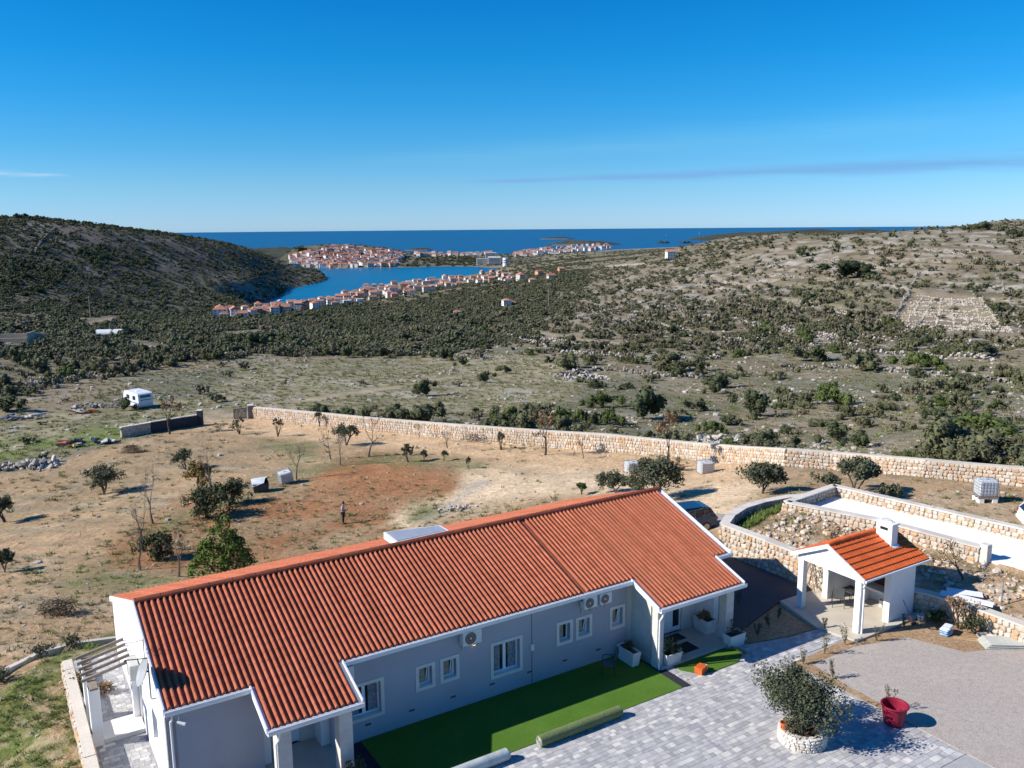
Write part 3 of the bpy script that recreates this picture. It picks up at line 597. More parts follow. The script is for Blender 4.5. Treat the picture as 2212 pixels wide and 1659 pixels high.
GWIN = (1.75, 2.75, .85, 2.05); GDOOR = (4.85, 5.65, .05, 2.1)
slabx(0.0, 1.75, -.1, zt_(0), -.1, zt_(1.75)); slabx(1.75, 2.75, -.1, .85, -.1, .85); slabx(1.75, 2.75, 2.05, zt_(1.75), 2.05, zt_(2.75))
slabx(2.75, 4.6, -.1, zt_(2.75), -.1, zt_(4.6)); slabx(4.6, 4.85, -.1, zt_(4.6), -.1, zt_(4.85)); slabx(4.85, 5.65, 2.1, zt_(4.85), 2.1, zt_(5.65)); slabx(5.65, 11.7, -1.2, zt_(5.65), -1.2, zt_(11.7))
g.build('gable_wall', plaster, house)
g = MB(); g.box(-5.9, -5.72, 4.85, 5.65, .05, 2.1); g.build('door', upvc, house)
g = MB(); g.box(-5.86, -5.74, 1.75, 2.75, .85, 2.05); gwn = g.build('window', upvc, house)
g = MB(); g.box(-5.88, -5.862, 1.85, 2.22, .95, 1.95); g.box(-5.88, -5.862, 2.30, 2.66, .95, 1.95); g.build('pane', glass, gwn)
g = MB(); g.bbox(-6.22, -6.003, 5.72, 6.12, -.1, 2.62, .012); g.build('pilaster', plaster, house)
g = MB(); g.bbox(-6.22, -6.003, 6.121, 8.3, 2.35, 2.62, .012); g.build('ledge', plaster, house)
# other outer walls
g = MB(); g.box(17.602, 17.9, .10, 11.7, -.1, 2.42); g.box(-5.7, 17.6, 11.4, 11.7, -1.2, 2.40); g.build('rear_wall', plaster, house)
g = MB(); g.add([(17.602, .1, 2.422), (17.602, 11.7, 2.422), (17.602, 4.6, ZR - .1), (17.9, .1, 2.422), (17.9, 11.7, 2.422), (17.9, 4.6, ZR - .1)], [(0, 1, 2), (3, 5, 4), (0, 2, 5, 3), (1, 4, 5, 2), (0, 3, 4, 1)]); g.build('gable_wall', plaster, house)
# window furniture
def window(x0, x1, z0, z1, kind):
    w = MB()
    for (a, b_, c, d_) in ((x0, x1, z1 - SW, z1), (x0, x1, z0, z0 + SW), (x0, x0 + SW, z0 + SW, z1 - SW), (x1 - SW, x1, z0 + SW, z1 - SW)): w.box(a, b_, -.028, .02, c, d_)
    root = w.build('window', surround, house)
    a, b_, c, d_ = x0 + SW, x1 - SW, z0 + SW, z1 - SW; f = MB(); t = .055; y0, y1 = .19, .26
    def ring(a, b_, c, d_, t, y0, y1):
        f.box(a, b_, y0, y1, c, c + t); f.box(a, b_, y0, y1, d_ - t, d_); f.box(a, a + t, y0, y1, c + t, d_ - t); f.box(b_ - t, b_, y0, y1, c + t, d_ - t)
    ring(a, b_, c, d_, t, y0, y1)
    if kind == 'double':
        m_ = (a + b_) / 2; f.box(m_ - .06, m_ + .06, y0 - .012, y1 - .002, c + t, d_ - t)
    f.build('frame', upvc, root)
    s = MB(); s.box(a, b_, .012, .19, c - .02, c + .012); s.build('sill', upvc, root)
    gl = MB(); gl.box(a + t, b_ - t, .225, .235, c + t, d_ - t); gl.build('pane', glass, root)
    cu = MB(); nn = 16
    rng_ = [(a + t, a + t + (b_ - a) * .30), (b_ - t - (b_ - a) * .30, b_ - t)] if kind == 'double' else [(a + t, a + t + (b_ - a) * .55)]
    for (p, q) in rng_:
        for k in range(nn):
            xa, xb = p + (q - p) * k / nn, p + (q - p) * (k + 1) / nn; ya, yb = .222 - .008 * (k % 2), .222 - .008 * ((k + 1) % 2)
            cu.add([(xa, ya, c + t), (xb, yb, c + t), (xb, yb, d_ - t), (xa, ya, d_ - t)], [(0, 1, 2, 3)])
    cu.build('curtain', drape if kind == 'double' else curtain, root)
    if kind == 'tilt':
        s = MB(); L = d_ - c - 2 * t; M4 = Matrix.Translation((0, .235, c + t)) @ Matrix.Rotation(radians(13), 4, 'X')
        xm = a + t + (b_ - a) * .58
        s.box(xm, xm + .035, -.02, .02, 0, L, M4); s.box(b_ - t - .035, b_ - t, -.02, .02, 0, L, M4); s.box(xm, b_ - t, -.02, .02, L - .035, L, M4); s.build('sash', upvc, root)
for w in WINS: window(*w)
ve = MB()
for k in range(7):
    ve = MB(); x = .66 + 1.71 * k; ve.box(x - .11, x + .11, -.012, .01, .52, .585); ve.build('vent', darkmetal, house)
g = MB(); g.box(7.60, 7.625, -.006, .01, -.05, 3.2); g.build('joint_strip', darkmetal, house)
g = MB(); g.bbox(7.54, 7.70, -.07, -.001, 1.45, 1.72, .01); g.build('meter_box', ac_white, house)
# entrance porches -----------------------------------------------------------
stonetile = M('cladding_stone', (.62, .59, .54), (.54, .51, .46), 2.5, .8, .12)
porchfl = M('porch_floor', (.50, .47, .42), (.44, .41, .37), 1.5, .6)
def pillar(x, y, z0, z1, w=.42, d=None, nm='pillar', parent=house, mat=stonetile, blocks=.48):
    d = d or w; k = int((z1 - z0) / blocks) + 1; root = MB(); root.box(x - w / 2 + .006, x + w / 2 - .006, y - d / 2 + .006, y + d / 2 - .006, z0, z1); r = root.build(nm, mat, parent)
    for i in range(k):
        a, b_ = z0 + i * blocks + .004, min(z0 + (i + 1) * blocks - .004, z1)
        if b_ - a < .05: continue
        q = MB(); q.bbox(x - w / 2, x + w / 2, y - d / 2, y + d / 2, a, b_, .008); q.build('block', mat, r)
    return r
pillar(-2.88, -1.72, -.05, zf(-1.72) - .16, .46); pillar(-.86, -1.72, -.05, zf(-1.72) - .16, .46)
pillar(12.72, -1.62, -.05, zf(-1.62) - .16, .34); pillar(16.78, -1.45, -.05, zf(-1.45) - .16, .44)
g = MB(); g.box(-3.3, -.4, -1.95, 1.3, -.1, .10); g.build('porch_floor', porchfl, house)
g = MB(); g.box(12.62, 17.55, -2.0, 1.5, -.1, .12); g.build('porch_floor', porchfl, house)
wallmesh('porch_wall', (-3.02, -.66, -.1, lambda x: 3.3), [(-2.35, -1.5, .10, 2.2)], 1.0, .25, stonetile, house)
g = MB(); g.box(-3.02, -2.72, .302, 1.0, -.1, 3.3); g.box(-.96, -.66, .302, 1.0, -.1, 3.3); g.build('porch_side_wall', plaster, house)
wallmesh('porch_wall', (12.402, 17.6, -.1, lambda x: 3.2), [(14.30, 15.62, .12, 2.3)], .10, .25, stonetile, house)
g = MB(); g.box(12.75, 12.97, -1.15, .098, -.1, zf(-1.15) - .1); g.build('porch_side_wall', stonetile, house)
def door(x0, x1, z0, z1, y, glz):
    g = MB(); t = .07
    g.box(x0, x1, y, y + .08, z1 - t, z1); g.box(x0, x0 + t, y, y + .08, z0, z1 - t); g.box(x1 - t, x1, y, y + .08, z0, z1 - t); g.box(x0 + t, x1 - t, y + .02, y + .07, z0 + .02, z1 - t); r = g.build('door', upvc, house)
    for (a, b_) in glz: q = MB(); q.box(a, b_, y + .005, y + .022, z0 + .25, z1 - .2); q.build('pane', glass, r)
    q = MB(); q.tube([(x0 + .14, y + .0, z0 + .95), (x0 + .14, y - .04, z0 + .95), (x0 + .14, y - .04, z0 + 1.25), (x0 + .14, y, z0 + 1.25)], .012); q.build('handle', galv, r)
door(-2.35, -1.5, .10, 2.2, 1.06, [(-2.25, -2.02)]); door(14.30, 15.62, .12, 2.3, .16, [(14.42, 14.62), (15.18, 15.52)])
# roof ----------------------------------------------------------------------
rf = MB()
def roofslab(x0, x1, y0, y1, dz0, dz1):
    a, b_ = zf(y0) if y0 < YR else zf(y0), zf(y1)
    rf.add([(x0, y0, a + dz0), (x1, y0, a + dz0), (x1, y1, b_ + dz0), (x0, y1, b_ + dz0), (x0, y0, a + dz1), (x1, y0, a + dz1), (x1, y1, b_ + dz1), (x0, y1, b_ + dz1)], [(0, 3, 2, 1), (4, 5, 6, 7), (0, 1, 5, 4), (1, 2, 6, 5), (2, 3, 7, 6), (3, 0, 4, 7)])
roofslab(XL + .02, XR - .02, EV + .02, YR, -.10, -.03); roofslab(XL + .02, XR - .02, YR, ER - .02, -.10, -.03)
roofslab(P1[0] + .02, P1[1] - .02, EP + .02, EV + .02, -.10, -.03); roofslab(P2[0] + .02, P2[1] - .02, EP + .02, EV + .02, -.10, -.03)
roof = rf.build('roof', trim, house)
TP = .2060
prof = [(-.103, -.022), (-.068, -.020), (-.058, .020), (-.040, .060), (-.015, .082), (.015, .082), (.040, .060), (.058, .020), (.068, -.020), (.103, -.022)]
def tilecol(y0, y1):
    """one column of overlapping barrel tiles running down the slope from y0 (top) to y1 (eave)"""
    g = MB(); L = abs(y1 - y0); nT = max(1, int(round(L / .36))); sg = 1 if y1 > y0 else -1; k = len(prof); rows = []
    for i in range(nT):
        a = y0 + sg * L * i / nT; b_ = y0 + sg * L * (i + 1) / nT + sg * (.03 if i < nT - 1 else 0)
        for (yy, lift, sc) in ((a, .0, .97), (b_, .007, 1.0)):
            for (x, z) in prof: g.v.append((x * (sc if abs(x) < .1 else 1), yy, zf(yy) + z * sc + lift - .005))
        o = i * 2 * k
        for j in range(k - 1):
            q = (o + j, o + j + 1, o + k + j + 1, o + k + j); g.f.append(q if sg > 0 else q[::-1]); g.r.append(random.random() * .12)
        q = [o + k + j for j in range(k)]; g.f.append(tuple(q)); g.r.append(.1)
    me = bpy.data.meshes.new('tile_column'); me.from_pydata(g.v, [], g.f); me.materials.append(tile_mat); at = me.attributes.new('rnd', 'FLOAT', 'FACE'); at.data.foreach_set('value', g.r); return me
cols = {'s': [tilecol(YR - .02, EV + .03) for _ in range(3)], 'p': [tilecol(YR - .02, EP + .03) for _ in range(3)], 'r': [tilecol(YR + .02, ER - .03) for _ in range(3)]}
x = XL + .16
while x < XR - .1:
    kd = 'p' if (P1[0] + .12 < x < P1[1] - .10 or P2[0] + .12 < x < P2[1] - .10) else 's'
    if not (abs(x - 10.0) < .09):
        link('tile_column', random.choice(cols[kd]), roof, loc=(x, 0, 0))
    link('tile_column', random.choice(cols['r']), roof, loc=(x, 0, 0)); x += TP
g = MB(); g.add([(9.80, YR - .1, zf(YR - .1) - .012), (10.2, YR - .1, zf(YR - .1) - .012), (10.2, EV + .03, zf(EV + .03) - .012), (9.80, EV + .03, zf(EV + .03) - .012)], [(0, 3, 2, 1)]); g.build('joint_flashing', tile_mat, roof)
g = MB()
g.tube([(10.0, YR - .1, zf(YR - .1) + .02), (10.0, EV + .05, zf(EV + .05) + .02)], .010, 5); g.build('expansion_joint', ridge_mat, roof)
link('tile_column', random.choice(cols['s']), roof, loc=(10.07, 0, -.012), scl=(.7, 1, .9)); link('tile_column', random.choice(cols['s']), roof, loc=(9.94, 0, -.02), scl=(.6, 1, .9))
k = 0; x = XL + .02
while x < XR - .05:
    w = min(.42, XR - .02 - x); q = MB(); nn = 8; lift = .006 * (k % 2)
    pr = [(-.17, .015), (-.13, .075), (-.06, .115), (.06, .115), (.13, .075), (.17, .015)]
    for xx in (x, x + w + .02):
        for (y_, z_) in pr: q.v.append((xx, YR + y_, ZR + z_ + lift - .0))
    m_ = len(pr)
    for j in range(m_ - 1): q.f.append((j, j + 1, m_ + j + 1, m_ + j)[::-1]); q.r.append(0)
    q.f.append(tuple(range(m_))); q.f.append(tuple(range(m_, 2 * m_))[::-1]); q.r += [0, 0]
    q.build('ridge_tile', ridge_mat, roof)
    if k % 2 == 0: q = MB(); q.box(x - .02, x + .02, YR - .03, YR + .03, ZR + .118, ZR + .145); q.build('ridge_clip', galv, roof)
    x += w; k += 1
# fascia boards and gutters in white
fs = MB()
def fascia(x0, y0, x1, y1, z0=None, z1=None, hgt=.17, t=.05, up=.055):
    a = Vector((x0, y0, zf(y0))); b_ = Vector((x1, y1, zf(y1))); d_ = (b_ - a); h_ = Vector((d_.x, d_.y, 0)).normalized(); nrm = Vector((h_.y, -h_.x, 0)) * t
    vs = [a - Vector((0, 0, hgt)), b_ - Vector((0, 0, hgt)), b_ - Vector((0, 0, hgt)) + nrm, a - Vector((0, 0, hgt)) + nrm, a + Vector((0, 0, up)), b_ + Vector((0, 0, up)), b_ + Vector((0, 0, up)) + nrm, a + Vector((0, 0, up)) + nrm]
    q = MB(); q.add(vs, [(0, 1, 2, 3), (7, 6, 5, 4), (4, 5, 1, 0), (5, 6, 2, 1), (6, 7, 3, 2), (7, 4, 0, 3)]); q.build('fascia', trim, roof)
fascia(XL, ER, XL, YR); fascia(XL, YR, XL, EV); fascia(P1[0], EV, P1[0], EP); fascia(P1[1], EP, P1[1], EV); fascia(P2[0], EV, P2[0], EP); fascia(P2[1], EP, P2[1], EV); fascia(XR, EV, XR, YR); fascia(XR, YR, XR, ER)
def gutter(x0, x1, y):
    q = MB(); z = zf(y) - .035; r_ = .085; nn = 7; pr = [(-.012, .05)] + [(-r_ - r_ * cos(pi * j / nn), -r_ * sin(pi * j / nn) * 1.0 + .03) for j in range(nn + 1)][::-1][0:0]
    pr = [(0.0, .03), (0.0, -.10), (-.06, -.14), (-.13, -.12), (-.155, -.05), (-.155, .045), (-.135, .045), (-.13, -.04), (-.06, -.095), (-.02, -.07), (-.02, .03)]
    for xx in (x0, x1):
        for (a, b_) in pr: q.v.append((xx, y + a, z + b_))
    m_ = len(pr)
    for j in range(m_): q.f.append((j, (j + 1) % m_, m_ + (j + 1) % m_, m_ + j)); q.r.append(0)
    q.f.append(tuple(range(m_))[::-1]); q.f.append(tuple(range(m_, 2 * m_))); q.r += [0, 0]
    return q.build('gutter', trim, roof)
gutter(XL - .03, P1[0], EV); gutter(P1[0] - .03, P1[1] + .03, EP); gutter(P1[1], P2[0], EV); gutter(P2[0] - .03, P2[1] + .03, EP); gutter(P2[1], XR + .03, EV)
def downpipe(pts, parent=house): q = MB(); q.tube(pts, .042, 8); q.build('downpipe', trim, parent)
downpipe([(-3.05, -2.05, zf(EP) - .16), (-3.05, -1.98, 2.3), (-3.12, -1.86, 2.1), (-3.12, -1.86, 0)]); downpipe([(12.62, -2.08, zf(EP) - .16), (12.62, -2.0, 2.35), (12.57, -1.9, 2.15), (12.57, -1.9, 0)])
downpipe([(-5.85, -.36, zf(EV) - .16), (-5.85, -.3, 3.0), (-5.85, -.06, 2.85), (-5.85, -.06, 0)])
# white slanted solar unit on the far slope ------------------------------------
t = thing('solar_panel', 'white-edged slanted solar panel frame standing on the far roof slope', 'solar panel', UV(4.7, -5.6, zf(5.6) - .05), HROT)
def sol(b0, parts):
    pass
g = MB(); g.add([(-.5, -.55, .12), (2.2, -.1, .12), (2.2, .75, .10), (-.5, .75, .10), (-.5, -.55, .36), (2.2, -.1, .2), (2.2, .75, .18), (-.5, .75, .40)], [(0, 3, 2, 1), (4, 5, 6, 7), (0, 1, 5, 4), (1, 2, 6, 5), (2, 3, 7, 6), (3, 0, 4, 7)]); g.build('casing', trim, t)
g = MB(); g.add([(-.42, -.46, .375), (2.1, -.05, .215), (2.1, .68, .20), (-.42, .68, .408)], [(0, 1, 2, 3)]); g.build('panel', M('solar_glass', (.42, .44, .48), (.36, .38, .42), 2, .15, spec=.6), t)
for x_ in (-.4, .8, 2.0): g = MB(); g.box(x_, x_ + .08, -.4, .6, -.06, .13); g.build('bracket', galv, t)
# air conditioners ------------------------------------------------------------
def aircon(x0, z0, w, h_, label, y=-.06):
    t = thing('air_conditioner', label, 'air conditioner', UV(x0, -y, z0), HROT, 'air conditioners under the eaves')
    g = MB(); g.bbox(0, w, -.30, 0, 0, h_, .018); c = g.build('casing', ac_white, t)
    cx = w * .40; r_ = min(h_ * .42, w * .36); g = MB(); M4 = Matrix.Translation((cx, -.301, h_ / 2)) @ Matrix.Rotation(pi / 2, 4, 'X')
    g.lathe([(.0, .0), (r_, .0), (r_, .012), (r_ - .02, .014), (r_ - .02, .004), (0, .004)], 24, M4); g.build('fan_opening', darkmetal, c)
    for k in range(4): g = MB(); rr = r_ * (k + 1) / 4.4; g.lathe([(rr - .006, .016), (rr + .006, .016), (rr + .006, .024), (rr - .006, .024)], 24, M4); g.build('grille_ring', galv, c)
    g = MB(); g.lathe([(0, .03), (r_ * .16, .026), (r_ * .16, .01)], 12, M4); g.build('hub', ac_white, c)
    for x in (w * .15, w * .85): g = MB(); g.box(x - .02, x + .02, -.30, -y - .0, -.05, -.004); g.box(x - .02, x + .02, -y - .05, -y, -.3, -.05); g.build('bracket', galv, t)
aircon(4.36, 2.62, .80, .56, 'white air conditioner high on the shaded front wall beside the large window')
aircon(9.92, 2.68, .66, .50, 'left one of the pair of air conditioners under the eave near the right porch')
aircon(10.72, 2.68, .60, .48, 'right one of the pair of air conditioners under the eave near the right porch')
aircon(-.62, 2.62, .72, .52, 'air conditioner half hidden behind the left porch roof edge')
t = thing('wall_lamp', 'small wall lamp glowing warm under the single air conditioner', 'lamp', UV(4.98, 0.0, 2.45), HROT)
g = MB(); g.bbox(-.07, .07, -.12, 0, 0, .09, .01); g.build('housing', darkmetal, t)
lm, n, b = newmat('lamp_glow'); b.inputs['Base Color'].default_value = (.9, .6, .35, 1); b.inputs['Emission Color'].default_value = (1, .62, .35, 1); b.inputs['Emission Strength'].default_value = 1.6
g = MB(); g.bbox(-.055, .055, -.105, -.02, -.03, -.003, .008); g.build('lamp_glass', lm, t)
# gable furniture: satellite dish, aerial, outdoor unit, camera
t = thing('satellite_dish', 'grey satellite dish on a bent pole at the sunlit gable edge', 'satellite dish', UV(-6.03, -1.15, 3.12), HROT)
g = MB(); g.tube([(0, 0, 0), (-.12, 0, 0), (-.16, 0, .05), (-.16, 0, 1.25)], .024, 8); g.build('pole', galv, t)
M4 = Matrix.Translation((-.26, .0, .98)) @ Matrix.Rotation(radians(-66), 4, 'Y') @ Matrix.Rotation(radians(0), 4, 'Z')
g = MB(); R_d = .46
g.lathe([(0, 0), (R_d * .35, .012), (R_d * .7, .048), (R_d, .10), (R_d, .112), (R_d * .7, .06), (R_d * .35, .024), (0, .012)], 28, M4); g.build('dish', M('dish_grey', (.36, .37, .38), (.30, .31, .32), 3, .45), t, smooth=False)
g = MB(); q0 = M4 @ Vector((.0, -R_d, .10)); q0 = M4 @ Vector((R_d * .96, 0, .1)); q1 = M4 @ Vector((R_d * .62, 0, .72)); g.tube([q0, q1], .016, 6); g.build('feed_arm', darkmetal, t)
g = MB(); q2 = M4 @ Vector((R_d * .50, 0, .74)); g.tube([q1, q2], .04, 8); g.build('receiver', darkmetal, t)
g = MB(); g.tube([(-.16, 0, .98), tuple(M4 @ Vector((0, 0, .0)))], .03, 6); g.build('mount', darkmetal, t)
t = thing('aerial', 'thin television aerial on the gable above the satellite dish', 'aerial', UV(-6.03, -2.3, 3.7), HROT)
g = MB(); g.tube([(0, 0, 0), (-.1, 0, 0), (-.1, 0, 1.0)], .015, 6); g.build('mast', galv, t)
g = MB(); g.tube([(-.1, 0, .95), (-.75, .0, .98)], .01, 5)
for k in range(6): xx = -.2 - .1 * k; g.tube([(xx, -.2, .97), (xx, .2, .97)], .006, 4)
g.build('boom', galv, t)
t = thing('outdoor_unit', 'grey heat pump unit fixed to the sunlit gable wall near the pergola', 'air conditioner', UV(-6.05, -4.95, 2.2), HROT)
g = MB(); g.bbox(-.32, 0, -.42, .42, 0, .55, .02); g.build('casing', M('unit_grey', (.5, .5, .47), (.42, .42, .4), 4, .6), t)
for y_ in (-.3, .3): g = MB(); g.box(-.32, .02, y_ - .02, y_ + .02, -.05, -.004); g.build('bracket', galv, t)
t = thing('security_camera', 'white security camera hanging under the front left eave corner', 'camera', UV(-5.62, .12, 2.72), HROT)
g = MB(); g.tube([(0, .12, .3), (0, 0, .25), (0, 0, .08)], .018, 6); g.build('arm', upvc, t)
g = MB(); g.tube([(-.06, 0, .08), (.16, -.12, .0)], [.05, .06], 10); g.build('housing', upvc, t)
# pergola at the gable ----------------------------------------------------------
t = thing('pergola', 'open timber slat pergola on two white pillars beside the sunlit gable', 'pergola', UV(-7.55, -5.8, 0), HROT)
for y_ in (-.95, .95): pillar(0, y_, -.1, 2.22, .36, nm='pillar', parent=t, mat=plaster, blocks=3)
g = MB(); g.bbox(-.14, .14, -1.3, 1.5, 2.222, 2.30, .01); g.build('beam', wood_grey, t)
for k in range(5):
    y_ = -.62 + .48 * k; g = MB(); g.add([(-.32, y_ - .035, 2.29), (1.34, y_ - .035, 2.63), (1.34, y_ + .035, 2.63), (-.32, y_ + .035, 2.29), (-.32, y_ - .035, 2.40), (1.34, y_ - .035, 2.74), (1.34, y_ + .035, 2.74), (-.32, y_ + .035, 2.40)], [(0, 3, 2, 1), (4, 5, 6, 7), (0, 1, 5, 4), (1, 2, 6, 5), (2, 3, 7, 6), (3, 0, 4, 7)])
    g.build('slat', wood_grey, t)

# ================================================================== YARD SURFACES
def slab(name, poly, z0, z1, mat, kind='structure', **k):
    g = MB(); g.prism([tuple(UV(u, v)[:2]) for u, v in poly], z0, z1); return g.build(name, mat, kind=kind, **k)
def noise_mat(name, cols, scales, rough=.95, bump=.5, dist=.02):
    m, n, b = newmat(name); tcn = n.nodes.new('ShaderNodeTexCoord'); v = tcn.outputs['Object']; col = cols[0]
    for c_, s_ in zip(cols[1:], scales): col = mixn(n, noise(n, v, s_, 5, .65, .38, .64), col, c_)
    n.links.new(col, b.inputs['Base Color']); b.inputs['Roughness'].default_value = rough; b.inputs['Specular IOR Level'].default_value = .15
    bumpn(n, b, noise(n, v, scales[-1], 4, .7, None), bump, dist); return m
gravel_mat = noise_mat('gravel', [(.33, .29, .265), (.43, .38, .335), (.27, .238, .22), (.50, .44, .385)], (.30, 4, 20), bump=.8)
asphalt = noise_mat('asphalt', [(.080, .084, .095), (.105, .107, .115), (.065, .068, .078)], (.5, 14), bump=.4)
driveway = noise_mat('driveway_concrete', [(.34, .33, .32), (.42, .40, .37), (.28, .27, .26)], (.4, 9), bump=.3)
bed_soil = noise_mat('bed_soil', [(.36, .24, .14), (.46, .34, .22), (.24, .15, .08)], (.8, 7), bump=.8)
turf_mat = noise_mat('artificial_turf', [(.078, .168, .020), (.108, .205, .036), (.062, .135, .014)], (.7, 26), bump=.7, rough=.9)
turf_back = noise_mat('turf_underside', [(.16, .20, .085), (.21, .245, .12), (.12, .15, .06)], (1.2, 16), bump=.4)
weed_mat = noise_mat('membrane', [(.035, .035, .05), (.05, .05, .065), (.025, .025, .035)], (1.5, 20))
slab('asphalt', [(17.95, -14.5), (22.3, -13.5), (27.5, -12.3), (26.6, -8.9), (24.9, -6.6), (24.2, -5.7), (24.2, .3), (21.6, .1), (17.95, 1.2)], -.3, .004, asphalt)
slab('driveway', [(22.3, -9.2), (27.5, -11.6), (29.6, -10.3), (25.6, -7.3), (24.3, -6.5)], -.3, .012, driveway)
slab('flower_bed', [(17.25, 1.65), (20.9, .6), (21.05, 2.9), (19.3, 2.75), (17.2, 2.2)], -.3, .02, bed_soil)
slab('gravel_yard', [(17.66, 4.5), (20.9, 4.42), (23.6, 5.4), (24.4, 7.2), (26.9, 8.5), (30, 10), (31, 40), (17.66, 40)], -.3, .010, gravel_mat)
slab('soil_strip', [(17.55, 4.48), (21.2, 4.30), (24.1, 4.9), (25.8, 4.35), (26.9, 5.0), (27.0, 8.7), (24.45, 7.75), (23.62, 5.62), (20.9, 4.9), (18.2, 4.98), (17.98, 6.7), (17.95, 8.6), (17.6, 8.7)], -.3, .018, bed_soil)
slab('membrane_strip', [(-.62, .02), (.35, .02), (.35, 3.6), (-.62, 3.6)], -.3, .012, weed_mat)
slab('lawn', [(.35, .005), (12.43, .005), (12.43, 3.46), (.35, 3.46)], -.3, .028, turf_mat)
slab('kerb_strip', [(12.44, .32), (12.62, 1.75), (12.84, 1.95), (12.84, 3.50), (12.44, 3.47)], -.3, .02, weed_mat)
slab('lawn', [(13.25, 2.02), (13.3, 2.4), (13.76, 3.07), (14.5, 3.2), (15.7, 3.2), (16.35, 2.85), (16.5, 2.5), (16.15, 2.02)], -.3, .03, turf_mat)
slab('side_path', [(-7.75, -12.0), (-6.0, -12.0), (-6.0, 8), (-7.75, 8)], -.3, .004, M('paving_base', (.34, .34, .36), (.28, .28, .30), 2, .9))
slab('side_landing', [(-7.35, -6.0), (-6.0, -6.0), (-6.0, -4.75), (-7.35, -4.75)], -.2, .16, conc_pale)
# pavers ---------------------------------------------------------------------
slab('paving', [(-1, 3.47), (12.44, 3.47), (12.84, 3.50), (12.84, 1.9), (17.25, 1.9), (17.2, 2.25), (19.3, 2.8), (21.05, 2.95), (21.25, 4.3), (17.6, 4.5), (17.65, 40), (-1, 40)], -.3, .001, M('joint_sand', (.40, .395, .39), (.34, .335, .33), 6, .95))
pav = bpy.data.objects['paving']
PAVP = np.array([(-1, 3.49), (12.44, 3.49), (12.84, 3.52), (12.84, 2.02), (13.2, 2.02), (13.3, 2.45), (13.76, 3.12), (14.5, 3.26), (15.75, 3.26), (16.45, 2.9), (16.6, 2.02), (17.2, 2.0), (17.2, 2.3), (19.3, 2.85), (21.05, 2.97), (21.22, 4.28), (17.55, 4.5), (17.63, 14), (-1, 14)])
def pav_cells(u0, u1, v0, v1, poly):
    cells = []; v = v0; row = 0
    while v < v1:
        hgt = random.choice((.16, .2, .2, .26)); u = u0 - random.uniform(0, .3)
        while u < u1:
            w = random.choice((.16, .2, .26, .32)); cells.append((u + w / 2, v + hgt / 2, w - .005, hgt - .005)); u += w
        v += hgt
    c = np.array(cells); ok = np.ones(len(c), bool)
    for sx_ in (-.5, .5):
        for sy_ in (-.5, .5): ok &= sdpoly(c[:, 0] + sx_ * c[:, 2], c[:, 1] + sy_ * c[:, 3], poly) > -.02
    return c[ok]
pc_ = pav_cells(-1, 21.3, 2.0, 11.8, PAVP); sd_ = sdpoly(pc_[:, 0], pc_[:, 1], PAVP)
W3 = np.array([UV(u, v) for u, v, _, _ in pc_]); qx, qy, qc = project(W3); vis = (qx > -30) & (qx < 2250) & (qy < 1690); pc_, W3, qc = pc_[vis], W3[vis], qc[vis]
order = np.argsort(qc / np.sqrt(pc_[:, 2] * pc_[:, 3])); pm_ = []
for k in range(4):
    g = MB(); g.add([(-.5, -.5, 0), (.5, -.5, 0), (.5, .5, 0), (-.5, .5, 0), (-.485, -.485, 1), (.485, -.485, 1), (.485, .485, 1), (-.485, .485, 1)], [(4, 5, 6, 7), (0, 1, 5, 4), (1, 2, 6, 5), (2, 3, 7, 6), (3, 0, 4, 7)])
    me = bpy.data.meshes.new('paver'); me.from_pydata(g.v, [], g.f); me.materials.append(paver_mat); pm_.append((me, g))
gs = MB()
for q, i in enumerate(order):
    u, v, w, h_ = pc_[i]; zt = random.uniform(.016, .022)
    if q < 300: link('paver', pm_[q % 4][0], pav, loc=(W3[i][0], W3[i][1], -.01), rot=(0, 0, HROT), scl=(w, h_, zt + .01))
    else: gs.add(pm_[0][1].v, pm_[0][1].f, Matrix.Translation((W3[i][0], W3[i][1], -.01)) @ Matrix.Rotation(HROT, 4, 'Z') @ Matrix.Diagonal((w, h_, zt + .01, 1)), random.random())
gs.build('paver_field', paver_mat, pav, kind='stuff')
sp_ = bpy.data.objects['side_path']; gs = MB()
SPP = np.array([(-7.74, -12), (-6.02, -12), (-6.02, 3), (-7.74, 3)])
for (u, v, w, h_) in pav_cells(-7.74, -6.0, -12, 2, SPP):
    if -7.4 < u and -6.05 < v < -4.7: continue
    p = UV(u, v); gs.add(pm_[0][1].v, pm_[0][1].f, Matrix.Translation((p[0], p[1], -.01)) @ Matrix.Rotation(HROT, 4, 'Z') @ Matrix.Diagonal((w, h_, .028, 1)), random.random())
gs.build('paver_field', paver_mat, sp_, kind='stuff')
